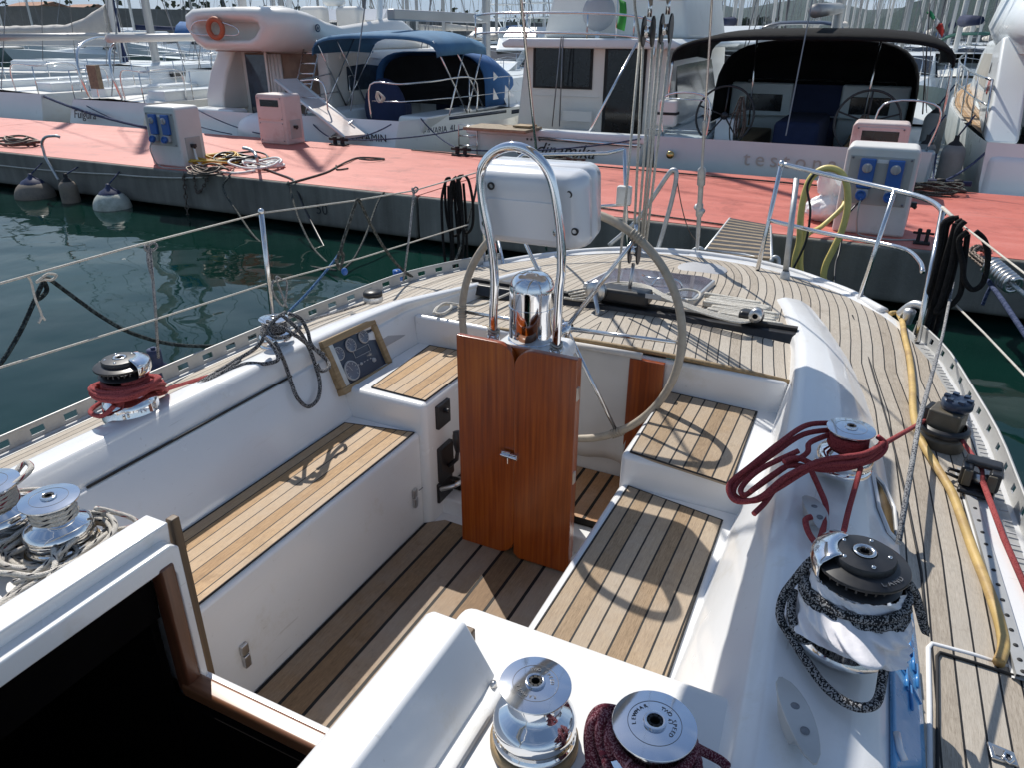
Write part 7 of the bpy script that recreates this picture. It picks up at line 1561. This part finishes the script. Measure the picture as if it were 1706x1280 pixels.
# ---------------------------------------------------------------- cream ketch-like sloop on the left and its boom
def simple_sloop(o, L_, B, bt, F, label, hullm, mast_y, mh, mastm, extra=None, rake=.3, cover=None, boomz=2.35, cabz=1.55, name=None):
    t_ = empty('sailing_yacht', o, label, 'sailing yacht'); rows = hull_mesh(L_, B, bt, F, rake=rake, sheer=.4); mb = MB(); add_hull(mb, o, rows); mb.build('hull', hullm, t_); deck_sheet(o, rows, 0, 0).build('deck', M['offwhite'], t_)
    mb = MB(); mb.grid([[V((o.x-w_, o.y+y, F-.02)), V((o.x-w_*.85, o.y+y, z_)), V((o.x, o.y+y, z_+.06)), V((o.x+w_*.85, o.y+y, z_)), V((o.x+w_, o.y+y, F-.02))] for y, w_, z_ in ((L_*.30, B*.36, cabz), (L_*.5, B*.34, cabz+.02), (L_*.7, B*.2, cabz-.05), (L_*.78, .2, cabz-.2))], smooth=False); mb.add([V((o.x-B*.36, o.y+L_*.3, F-.02)), V((o.x+B*.36, o.y+L_*.3, F-.02)), V((o.x+B*.3, o.y+L_*.3, cabz)), V((o.x-B*.3, o.y+L_*.3, cabz))], [(0, 1, 2, 3)]); mb.build('coachroof', M['white2'], t_)
    for k in range(3):
        y = L_*(.36+.1*k); mb = MB(); mb.box((o.x+B*.325, o.y+y, lerp(F, cabz, .40)), (o.x+B*.362, o.y+y+.5, lerp(F, cabz, .72))); mb.build('cabin_window', M['glassd'], t_)
    mb = MB(); mb.box((o.x-B*.36, o.y+.5, F-.05), (o.x-B*.2, o.y+L_*.3, F+.22)); mb.cut(); mb.box((o.x+B*.2, o.y+.5, F-.05), (o.x+B*.36, o.y+L_*.3, F+.22)); mb.build('cockpit_coaming', M['white2'], t_, bevel=.04)
    mb = MB(); rig(mb, o, mast_y, mh, .095); mb.build('mast', mastm, t_); mb = MB(); wires(mb, o, mast_y, mh, B*.46, L_); mb.build('rigging', M['rigging'], t_)
    MB().tube([V((o.x, o.y+mast_y-.1, boomz)), V((o.x, o.y+.3, boomz-.05))], .09, 8).build('boom', mastm, t_)
    if cover:
        mb = MB(); rws = []
        for i in range(14):
            q = i/13; y = o.y+mast_y-.05-q*(mast_y-.5); h = .62*(1-q)**1.6+.26; rws.append([V((o.x+.19*math.cos(a), y+.05*math.sin(i), boomz+.10+h*.5+h*.5*math.sin(a)+.012*math.sin(i*2.3+a*2))) for a in [j*math.pi/6 for j in range(12)]])
        mb.grid(rws, closed=True); mb.add(rws[0], [tuple(range(12))]); mb.add(rws[-1], [tuple(range(12))[::-1]]); mb.build('sail_cover', cover, t_)
    rail_posts(o, rows, 0, 16, .62).build('guard_rail', M['steel'], t_)
    mb = MB()
    for sd in (-1, 1): mb.cut(); mb.tube(spl([V((o.x+sd*bt*.35, o.y+.1, F)), V((o.x+sd*bt*.4, o.y+.08, F+.62)), V((o.x+sd*bt*.9, o.y+.15, F+.64)), V((o.x+sd*bt*1.02, o.y+1.0, F+.64)), V((o.x+sd*bt*1.04, o.y+1.05, F))], 5), .017, 6)
    mb.build('pushpit', M['steel'], t_); return t_
o1 = V((-15.2, 12.2, 0)); f1 = simple_sloop(o1, 11, 3.5, 1.25, 1.0, 'cream white sloop with a low cabin, nearest the left socket pedestal beyond the pier', M['offwhite'], 4.6, 13, M['mastw'], rake=.6)
text_mesh('Fulgura', .26, frame(V((o1.x-.55, o1.y-.30, .70)), (1, 0, 0), (0, 0, 1)), .004, shear=.35).build('name_lettering', M['ink'], f1)
mb = MB()
for sd in (-.75, .35): mb.cut(); mb.tube(spl([V((o1.x+sd, o1.y+.1, 1.0)), V((o1.x+sd-.05, o1.y+.0, 1.6)), V((o1.x+sd-.3, o1.y+.3, 2.1)), V((o1.x+sd-.75, o1.y+1.1, 2.3)), V((o1.x+sd-1.0, o1.y+1.8, 2.3))], 6), .03, 8)
mb.build('davit', M['steel'], f1); MB().box((o1.x-.5, o1.y-.02, 1.25), (o1.x-.2, o1.y+.1, 1.75)).build('folded_ladder', M['plankgrey'], f1)
o2 = V((-19.6, 12.4, 0)); simple_sloop(o2, 12, 3.9, 1.7, 1.05, 'white sloop at the left edge with a broad stern and black winches', M['white2'], 5.0, 14, M['mast'], rake=.2)
mq = yy(192, 112, 16.6); o3 = V((mq.x, 11.9, 0))
cs = simple_sloop(V((mq.x-4.4+1.3, 22.2, 0)), 11, 3.5, 1.3, 1.1, 'white sloop in the second row behind the cream one', M['white2'], 5.0, 13, M['mastw'])
# big boom with cream cover that crosses the top left corner belongs to a ketch lying along the fairway
kz = 19.0; A_, B_ = yy(186, 44, kz), yy(-60, 50, kz); kt = empty('sailing_yacht', V((A_.x-2, kz, 0)), 'white yacht lying broadside with a long cream covered boom, top left', 'sailing yacht')
mb = MB(); q = V((A_.x+4.5, kz, 0)); rows = hull_mesh(12, 3.6, 1.3, 1.15, sheer=.3); add_hull(mb, V((0, 0, 0)), rows); T = Matrix.Translation((A_.x-7.5, kz, 0)) @ Matrix.Rotation(-math.pi/2, 4, 'Z'); mb.v = [T @ p_ for p_ in mb.v]; mb.build('hull', M['white2'], kt)
mb = deck_sheet(V((0, 0, 0)), rows); mb.v = [T @ p_ for p_ in mb.v]; mb.build('deck', M['offwhite'], kt)
MB().box((A_.x-4.5, kz-1.0, 1.1), (A_.x+2.2, kz+1.0, 1.55)).build('coachroof', M['white2'], kt, bevel=.12)
mb = MB(); rws = []
zc = A_.z
for i in range(20):
    q = i/19; x_ = A_.x-q*7.5; h = .62*max(0, 1-q*3.2)**1.5+.42-.1*q; rws.append([V((x_, kz+.24*math.cos(a), zc-.32+h*.5+h*.5*math.sin(a)+.018*math.sin(i*2.3+a*2))) for a in [j*math.pi/7 for j in range(14)]])
mb.grid(rws, closed=True); mb.add(rws[0], [tuple(range(14))]); mb.add(rws[-1], [tuple(range(14))]); mb.build('sail_cover', M['covercream'], kt)
MB().box((A_.x-7.6, kz-.1, zc-.62), (A_.x+.1, kz+.1, zc-.36)).build('boom', M['mastw'], kt, bevel=.04)
mb = MB(); mb.lathe([(.15, 0), (.15, 10), (.1, 14)], Matrix.Translation((A_.x+.3, kz, 1.2)) @ Matrix.Rotation(R(-4), 4, 'Y'), 10); mb.build('mast', M['mastw'], kt)
mb = MB(); mb.tube([V((A_.x-.6, kz, zc-.6)), V((A_.x+.35, kz, 1.6))], .05, 6); mb.build('vang', M['mast'], kt)
mb = MB(); mb.tube([V((A_.x+1.0, kz-.5, 1.2)), V((A_.x+.9, kz-.45, 2.1)), V((A_.x+.85, kz-.4, 2.9)), V((A_.x+.8, kz-.4, 9))], lambda t_: .14 if t_ < .22 else .035, 8); mb.build('rolled_sail', M['navy'], kt)
mb = MB()
for dx in (-6.5, -3.0, -1.2, 1.6, 4.2): mb.tube([V((A_.x+dx, kz-.8, 1.2)), V((A_.x+.3-.4, kz, 12))], .012, 4)
mb.build('rigging', M['rigging'], kt)
# ---------------------------------------------------------------- white motor yacht on the right
o = V((4.25, 11.9, 0)); rm = empty('motor_yacht', o, 'white motor yacht with a teak side deck at the right edge, fenders on its side', 'motor yacht')
rows = hull_mesh(13, 4.5, 2.0, 1.15, sheer=.7); mb = MB(); add_hull(mb, o, rows); mb.build('hull', M['white2'], rm)
mb = MB(); rws, uvr = [], []
for (y, hb, zt, fr, rk) in rows[1:14]: rws.append([V((o.x-hb+.06, o.y+y+fr, o.z+zt+.01)), V((o.x-hb+.40, o.y+y+fr, o.z+zt+.012))]); uvr.append([(0, y), (.34, y)])
mb.grid(rws, uvr, flip=False); mb.build('side_deck', M['teak_seat'], rm)
MB().box((o.x-2.0, o.y-.9, .3), (o.x+2.0, o.y+.1, .45)).build('swim_platform', M['white2'], rm, bevel=.05)
MB().box((o.x-1.95, o.y-.05, .4), (o.x+1.95, o.y+.4, 1.0)).build('transom_locker', M['white2'], rm, bevel=.1)
MB().box((o.x-1.1, o.y-.07, .5), (o.x+.3, o.y-.04, .92)).build('transom_door', M['glassd'], rm, bevel=.03)
deck_sheet(o, rows, -.03, 4).build('deck', M['white2'], rm)
mb = MB(); mb.prism([(2.2, 1.15), (8.6, 1.3), (7.4, 2.15), (6.6, 2.35), (1.6, 2.35), (1.3, 2.25)], 3.6, Matrix(((0, 0, 1, o.x-1.8), (1, 0, 0, o.y), (0, 1, 0, 0), (0, 0, 0, 1)))); mb.build('saloon', M['white2'], rm, bevel=.08)
mb = MB(); mb.prism([(2.7, 1.55), (7.3, 1.62), (6.5, 2.12), (3.2, 2.15)], .02, Matrix(((0, 0, 1, o.x-1.822), (1, 0, 0, o.y), (0, 1, 0, 0), (0, 0, 0, 1)))); mb.build('side_window', M['greycan'], rm)
mb = MB(); mb.prism([(.35, 1.1), (1.25, 1.15), (2.3, 1.3), (2.5, 2.3), (1.6, 2.42), (1.05, 1.9)], .4, Matrix(((0, 0, 1, o.x-2.0), (1, 0, 0, o.y), (0, 1, 0, 0), (0, 0, 0, 1)))); mb.build('wing', M['white2'], rm, bevel=.05)
mb = MB(); rws = []
for (y, w_, zb, zt) in ((.3, 1.7, 2.28, 2.5), (.8, 1.95, 2.2, 2.85), (3.5, 2.05, 2.2, 3.0), (6, 1.9, 2.25, 3.1), (7.2, 1.3, 2.3, 2.7)): rws.append([V((o.x+w_*a_, o.y+y, lerp(zb, zt, b_))) for a_, b_ in ((0, 0), (.9, 0), (1, .4), (.94, 1), (.84, .96), (.8, .3), (0, .25), (-.8, .3), (-.84, .96), (-.94, 1), (-1, .4), (-.9, 0))])
mb.grid(rws, closed=True, flip=True); mb.add(rws[0], [tuple(range(12))]); mb.add(rws[-1], [tuple(range(12))[::-1]]); mb.build('flybridge', M['white2'], rm)
mb = MB(); mb.grid([[V((o.x-1.45, o.y+1.5+.8*k, 3.0+.04*k)), V((o.x-1.2, o.y+1.9+.8*k, 3.7+.25*math.sin(k*.9))), V((o.x, o.y+2+.8*k, 3.9+.2*math.sin(k*.9))), V((o.x+1.45, o.y+1.6+.8*k, 3.0))] for k in range(5)]); mb.build('flybridge_cover', M['rag'], rm, solid=.02)
mb = MB(); pts = [V((o.x-hb+.05, o.y+y+fr, zt)) for (y, hb, zt, fr, rk) in rows[1:12]]
for p_ in pts[::2]: mb.tube([p_, p_+V((-.05, .1, .72))], .016, 6)
mb.tube([p_+V((-.05, .1, .72)) for p_ in pts], .018, 6); mb.tube([p_+V((-.03, .05, .4)) for p_ in pts], .012, 6); mb.build('guard_rail', M['steel'], rm)
mb = MB(); mb.lathe([(.08, .004), (.11, .006), (.11, 0)], Matrix.Translation((o.x-2.006, o.y+1.75, 1.75)) @ Matrix.Rotation(-math.pi/2, 4, 'Y'), 20); mb.box((-.08, -.008, .003), (.08, .008, .006), Matrix.Translation((o.x-2.006, o.y+1.75, 1.75)) @ Matrix.Rotation(-math.pi/2, 4, 'Y') @ Matrix.Rotation(R(45), 4, 'Z')); mb.build('warning_sign', M['red_flag'], rm)
text_mesh('A', .22, frame(V((o.x-2.007, o.y+2.15, 1.98)), (0, -1, 0), (0, 0, 1)), .002, shear=.3).build('badge', M['ink'], rm)
def sfender(px, py, y, r, h, label, tilt=0):
    c = yy(px, py, y); fender('hull_fender', c, r, h, M['fenderg'], label, c+V((.15, .1, h*.5+.35)), M['blackm'], 'grey fenders between the sloop and the right motor yacht')
sfender(1583, 276, 12.1, .15, .62, 'grey fender on the side of the right motor yacht, above the bollard'); sfender(1552, 225, 13.2, .15, .7, 'grey fender hanging between the black hooded sloop and the right motor yacht'); sfender(1537, 272, 12.3, .14, .6, 'dark grey fender low on the quarter of the black hooded sloop')

# ---------------------------------------------------------------- stern lines from the moored boats to the pier and lines on their rails
def dline(a, b_, lab, mt='r_navy', r=.012, sg=.08):
    tag(MB().tube(sag(a, b_, sg, 8), r, 6).build('stern_line', M[mt], loc=a), lab, 'rope', 'stern lines of the moored boats')
bq = V((-7.9, 11.1, ZP+.1)); bq2 = V((1.7, 11.05, ZP+.1)); bq3 = V((-5.2, 10.95, ZP+.1))
dline(V((-9.4, 12.1, .98)), bq, 'dark stern line from the flybridge yacht to the bollard by the blue bimini'); dline(V((-12.2, 12.0, .95)), V((-9.4, 11.2, ZP+.05)), 'dark stern line crossing under the flybridge yacht towards the pinkish pedestal')
dline(V((-7.0, 11.6, .95)), bq, 'short dark stern line of the blue bimini sloop'); dline(V((-6.9, 12.4, 1.0)), bq3, 'dark line from the quarter of the blue bimini sloop to the middle bollard')
dline(V((-5.5, 11.75, .95)), bq, 'black stern line from the cabin cruiser across the lettered sloop'); dline(V((-2.4, 11.7, .95)), bq3, 'black stern line along the transom of the cabin cruiser')
dline(V((1.7, 12.0, .95)), bq2, 'dark stern line of the grey white sloop at the navy bollard'); dline(V((2.3, 12.0, 1.05)), bq2, 'dark stern line of the right motor yacht at the navy bollard', r=.016)
dline(V((-16.4, 12.3, .95)), V((-13.0, 11.2, ZP+.03)), 'dark stern line of the cream sloop at the left pier edge'); dline(V((-14.1, 12.3, .95)), V((-10.5, 11.2, ZP+.03)), 'long dark stern line of the cream sloop towards the left pedestal'); dline(V((-18, 12.5, 1.0)), V((-12.5, 11.1, ZP+.03)), 'dark slanting stern line at the left end of the pier', r=.03)
coil('rope_heap', M['r_brown'], 'heap of tangled mooring rope at the navy bollard', 'rope', V((1.75, 10.95, ZP)), 6, .3, .16, .014, 31); coil('rope_heap', M['r_brown'], 'heap of mooring rope at the back pier edge under the script lettered stern', 'rope', V((-3.6, 11.0, ZP)), 6, .45, .14, .014, 32)
for k, (px, py0, py1, Y_, lab) in enumerate(((1236, 160, 255, 11.9, 'rope tail hanging on the left quarter rail of the grey white sloop'), (1440, 190, 262, 11.95, 'bunch of grey rope hanging on the right quarter rail of the grey white sloop'), (627, 152, 172, 11.9, 'coiled white line hung on the stern rail of the blue bimini sloop'))):
    mb = MB(); rn = random.Random(50+k); a = yy(px, py0, Y_); b_ = yy(px, py1, Y_); h = (a-b_).z
    for j in range(5):
        dx = rn.uniform(-.08, .08); mb.tube(spl([a+V((dx*.3, 0, 0)), a+V((dx-.06, .01*j, -h*.5)), a+V((dx, .01*j, -h*rn.uniform(.8, 1))), a+V((dx+.07, .01*j, -h*.5)), a+V((dx*.3+.02, 0, 0))], 6), .011, 6)
    tag(mb.build('hanging_line', M['r_brown'] if k < 2 else M['r_white'], loc=a), lab, 'rope')
# ================================================================== SECOND AND FURTHER ROWS
rnd = random.Random(21)
def far_sail(name, mastm, hullm, cov, L_=10.5, label='', group='sailing boats in the far rows'):
    o = V((0, 0, 0)); t_ = empty(name, o, label, 'sailing boat', group); rows = hull_mesh(L_, 3.3, 1.2, 1.05, sheer=.35, n=10); mb = MB(); add_hull(mb, o, rows); mb.build('hull', hullm, t_); deck_sheet(o, rows).build('deck', M['offwhite'], t_)
    MB().grid([[V((-w_, y, 1.05)), V((-w_*.85, y, z_)), V((w_*.85, y, z_)), V((w_, y, 1.05))] for y, w_, z_ in ((3.0, 1.2, 1.6), (5.5, 1.1, 1.62), (7.5, .6, 1.5), (8.0, .2, 1.3))], smooth=False).build('coachroof', M['white2'], t_)
    mb = MB(); rig(mb, o, 4.4, 14, .085); mb.build('mast', mastm, t_); mb = MB(); wires(mb, o, 4.4, 14, 1.6, L_, .011); mb.build('rigging', M['rigging'], t_)
    mb = MB(); mb.tube([V((0, 4.3, 2.5)), V((0, .6, 2.45))], lambda q: .17-.06*q, 8); mb.build('covered_boom', cov, t_); rail_posts(o, rows, 0, 10, .6).build('guard_rail', M['steel'], t_); return t_
SP = [far_sail('moored_sailboat', M['mast'], M['white2'], M['covercream'], label='-'), far_sail('moored_sailboat', M['mastw'], M['white2'], M['navy'], label='-'), far_sail('moored_sailboat', M['mastd'], M['offwhite'], M['blue'], label='-'), far_sail('moored_sailboat', M['mastw'], M['greenhull'], M['covercream'], label='-')]
used = set()
def put_sail(px, Y_, k, lab, rz=0, s_=1.0):
    Y_ += 11.5*s_ if math.cos(rz) < 0 else 0
    q = yy(px, 60, Y_); loc = V((q.x, Y_, 0))
    if k not in used: used.add(k); o = SP[k]; o.location = loc; o.rotation_euler = (0, 0, rz); o['label'] = lab; WLOC[o] = loc
    else: o = copy_tree(SP[k], loc, rz, lab)
    o.scale = (s_, s_, s_*rnd.uniform(.9, 1.15)); return o
LABS = [(0, 320, 'far sailing boat with a bare mast, moored behind the cream boom cover at left'), (320, 640, 'far sailing boat with a bare mast, behind the flybridge yacht and blue bimini'), (640, 900, 'far sailing boat with a bare mast, between blue bimini and cabin cruiser'), (900, 1180, 'far sailing boat with a bare mast, behind the flybridge of the cabin cruiser'), (1180, 1480, 'far sailing boat with a bare mast, above the black hood of the sloop'), (1480, 2000, 'far sailing boat with a bare mast, before the wooded hill at right')]
def labof(px): return next(l for a, b_, l in LABS if a <= px < b_)
spots = []
for px in (20, 75, 128, 250, 305, 345): spots.append((px, rnd.uniform(30, 60)))
for px in (418, 470, 505, 545, 590, 625, 660): spots.append((px, rnd.uniform(34, 75)))
for px in (678, 715, 757, 770, 800, 838, 868): spots.append((px, rnd.uniform(30, 70)))
for px in (905, 1125, 1148, 1165): spots.append((px, rnd.uniform(30, 70)))
for i in range(26): spots.append((1182+i*11.5+rnd.uniform(-5, 5), rnd.uniform(28, 85)))
for i in range(22): spots.append((1486+i*11+rnd.uniform(-5, 5), rnd.uniform(26, 85)))
for px, Y_ in spots: put_sail(px, Y_, rnd.choice((0, 0, 0, 1, 1, 2, 3)), labof(px), rnd.choice((0, math.pi))+rnd.uniform(-.08, .08), rnd.uniform(.9, 1.15))
def far_motor(label, loc, rz, s_=1.0, hullm='white2', fly=True, tower=False, stripe=None, canvas=None, glass='glassd', top='white2'):
    o = V((0, 0, 0)); t_ = empty('moored_motorboat', loc, label, 'motor boat', 'motor boats in the far rows', rz); base = t_; WLOC[t_] = V((0, 0, 0))
    rows = hull_mesh(9.5, 3.4, 1.5, .95, sheer=.75, n=10); mb = MB(); add_hull(mb, o, rows); mb.build('hull', M[hullm], t_); deck_sheet(o, rows, 0, 2).build('deck', M['white2'], t_)
    MB().grid([[V((-w_, y, .95)), V((-w_*.82, y, z_)), V((w_*.82, y, z_)), V((w_, y, .95))] for y, w_, z_ in ((2.2, 1.4, 2.1), (5.0, 1.35, 2.1), (6.2, 1.2, 1.5), (8.0, .5, 1.35))], smooth=False).add([V((-1.4, 2.2, .6)), V((1.4, 2.2, .6)), V((1.15, 2.2, 2.1)), V((-1.15, 2.2, 2.1))], [(0, 1, 2, 3)]).build('cabin', M['white2'], t_)
    MB().box((-.95, 2.15, 1.25), (-.1, 2.18, 1.95)).build('aft_window', M[glass], t_); MB().box((.05, 2.15, .65), (.85, 2.18, 1.98)).build('door', M[glass], t_)
    mb = MB()
    for sx in (-1, 1): mb.cut(); mb.add([V((sx*1.31, 2.6, 1.45)), V((sx*1.28, 5.1, 1.45)), V((sx*1.17, 4.7, 1.98)), V((sx*1.2, 2.6, 1.98))], [(0, 1, 2, 3)])
    mb.build('side_window', M[glass], t_, solid=.04)
    mb = MB(); mb.add([V((-1.05, 5.12, 2.02)), V((1.05, 5.12, 2.02)), V((.98, 6.1, 1.58)), V((-.98, 6.1, 1.58))], [(0, 1, 2, 3)]); mb.build('windscreen', M[glass], t_, solid=.04)
    if fly:
        MB().prism([(1.2, 2.12), (5.2, 2.12), (5.6, 2.3), (4.6, 2.9), (4.2, 2.62), (1.6, 2.6), (1.1, 2.3)], 2.7, Matrix(((0, 0, 1, -1.35), (1, 0, 0, 0), (0, 1, 0, 0), (0, 0, 0, 1)))).build('flybridge', M[top], t_, bevel=.1)
    if tower:
        mb = MB()
        for sx in (-1, 1):
            for a, b_ in (((sx*1.0, 2.4, 2.3), (sx*.6, 3.0, 5.0)), ((sx*1.0, 4.4, 2.3), (sx*.6, 3.8, 5.0)), ((sx*.85, 2.65, 3.4), (sx*.85, 4.2, 3.4)), ((sx*.9, 2.5, 2.6), (sx*.75, 4.0, 4.2))): mb.tube([a, b_], .035, 6)
        for z_ in (3.4, 4.2): mb.tube([(-.8, 2.8, z_), (.8, 2.8, z_), (.8, 4.1, z_), (-.8, 4.1, z_)], .03, 6, True)
        mb.build('tower', M['white2'], t_); MB().box((-.9, 2.5, 5.0), (.9, 4.2, 5.12)).build('tower_top', M['covercream'], t_, bevel=.05)
    if canvas: canopy(o, [(.2, 1.4, .5, 2.0), (1.2, 1.45, .55, 2.05), (2.2, 1.4, .5, 2.0)], 10, .6).build('canopy', M[canvas], t_, solid=.02)
    if stripe: 
        mb = MB()
        for sd in (-1, 1): mb.grid([[V((sd*(hb*.995+.01), y+fr*.9, zt-.26)), V((sd*(hb+.012), y+fr, zt-.10))] for (y, hb, zt, fr, rk) in rows], flip=(sd > 0))
        mb.build('hull_stripe', M[stripe], t_)
    rail_posts(o, rows, 3, 11, .6).build('guard_rail', M['steel'], t_); t_.scale = (s_, s_, s_); return t_
def fm(px, Y_, label, rz=0, **k):
    q = yy(px, 60, Y_); L9 = 9.6*k.get('s_', 1.0)                      # px, Y_ is where the end towards us stands
    if math.cos(rz) < 0: q = q+V((L9*math.sin(rz), -L9*math.cos(rz), 0))
    return far_motor(label, V((q.x, q.y, 0)), rz, **k)
PI = math.pi
fm(232, 27, 'green hulled motor boat with white wheelhouse behind the rolled navy sail at left', PI*.75, hullm='greenhull', fly=False, s_=1.0)
fm(262, 31, 'white wheelhouse boat with raked windows left of the lifebuoy', PI*.8, s_=1.05); fm(225, 38, 'blue covered boat between cream boom cover and flybridge yacht', PI*.55, canvas='blue', fly=False, s_=1.25)
fm(330, 30, 'white motor boat with green hull showing under the flybridge overhang', PI*.8, hullm='greenhull', s_=.9); fm(120, 42, 'white motor boat far left under the cream boom cover', PI)
fm(720, 42, 'white sport fishing boat with a tall tuna tower, left of the mast', PI*.9, tower=True, s_=1.0); fm(818, 40, 'cream topped boat with a tower right of the mast', PI, tower=True, s_=1.0)
fm(775, 26, 'white motor boat with a dark red stripe behind the blue bimini', PI*1.05, stripe='redstripe', hullm='white2', s_=.95, fly=False); fm(690, 33, 'white flybridge boat over the middle of the blue bimini', PI, fly=False)
fm(850, 27, 'small white motor boat tucked behind the left rail of the cabin cruiser', PI*1.1, s_=.8); fm(1165, 24, 'white motor boat whose railed bow shows left of the black hood', PI*1.02, s_=.95)
fm(1512, 21, 'green hulled motor yacht with white cabin between black hood and right motor yacht', PI*1.02, hullm='greenhull', s_=.95, fly=False); fm(1548, 33, 'white motor yacht with large windows behind the Italian flag', PI, s_=1.0, fly=False)
fm(1620, 30, 'white motor yacht with green canopy right of the Italian flag', PI*.97, canvas='green', s_=1.0, fly=False); fm(1670, 45, 'white motor yacht behind the flybridge of the right motor yacht', PI, fly=False); fm(1328, 34, 'white boat with dark blue bimini showing above the black hood', 0, canvas='stripe', s_=1.15, fly=False)
fm(1462, 60, 'white flybridge boat far off right of the black hood', PI); fm(1225, 60, 'white motor boat far off above the left part of the black hood', PI, s_=1.1)
fm(560, 38, 'white motor boat with hardtop behind the flybridge seats', PI); fm(900, 36, 'white motor yacht behind the left edge of the cabin cruiser', PI, s_=1.1); fm(30, 33, 'white motor boat at the far left behind the black winches', PI*.9)
q = yy(300, 60, 25.0); tb_ = empty('moored_sailboat', q.xy.to_3d(), 'sailing boat with a bright blue boom tent left of the lifebuoy', 'sailing boat', 'sailing boats in the far rows', -1.15); WLOC[tb_] = V((0, 0, 0)); o = V((0, 0, 0))
rows = hull_mesh(10, 3.3, 1.3, 1.05, sheer=.35, n=10); mb = MB(); add_hull(mb, o, rows); mb.build('hull', M['white2'], tb_); deck_sheet(o, rows).build('deck', M['offwhite'], tb_)
MB().grid([[V((-w_, y, z_)), V((-w_*.55, y, z_+.36)), V((0, y, z_+.52)), V((w_*.55, y, z_+.36)), V((w_, y, z_))] for y, w_, z_ in ((.1, .8, 2.35), (1.5, .95, 2.3), (3, .95, 2.35), (4.3, .7, 2.45))]).build('boom_tent', M['blue'], tb_, solid=.02)
mb = MB(); rig(mb, o, 4.5, 13, .09); mb.build('mast', M['mast'], tb_); mb = MB(); wires(mb, o, 4.5, 13, 1.5, 10, .011); mb.build('rigging', M['rigging'], tb_)
# Italian flag on the backstay of a yacht right of the black hood
fy_ = 15.0; c = yy(1556, 30, fy_); fl = empty('flag', c, 'Italian flag hanging limp on a staff above the right end of the black hood', 'flag')
MB().tube([yy(1549, 5, fy_), yy(1537, 190, fy_)], .012, 6).build('staff', M['mastd'], fl)
def band(p4, mt, nm):
    P4 = [yy(a, b_, fy_) for a, b_ in p4]; mb = MB(); mb.grid([[P4[0].lerp(P4[1], u).lerp(P4[3].lerp(P4[2], u), v)+V((0, .05*math.sin(u*4+v*5), 0)) for u in (0, .25, .5, .75, 1)] for v in (0, .25, .5, .75, 1)]); mb.build(nm, mt, fl, solid=.005)
band(((1543, 20), (1551, 17), (1559, 28), (1555, 34)), M['dkgreen_flag'], 'green_band'); band(((1555, 34), (1559, 28), (1568, 37), (1558, 46)), M['white_flag'], 'white_band'); band(((1556, 40), (1570, 38), (1574, 52), (1569, 62)), M['red_flag'], 'red_band')
# far trees right of the cabin cruiser
mb = MB(); rr_ = random.Random(8)
for k in range(9):
    q = CAM+ray(1150+k*13, 60)*170; scrub(mb, (q.x, q.y, .5), 7, 120, 5.5, rr_)
o = mb.build('trees', M['shrub'], loc=(30, 150, 0)); tag(o, 'far clump of dark shoreline trees left of the black hood', 'trees', kind='stuff')
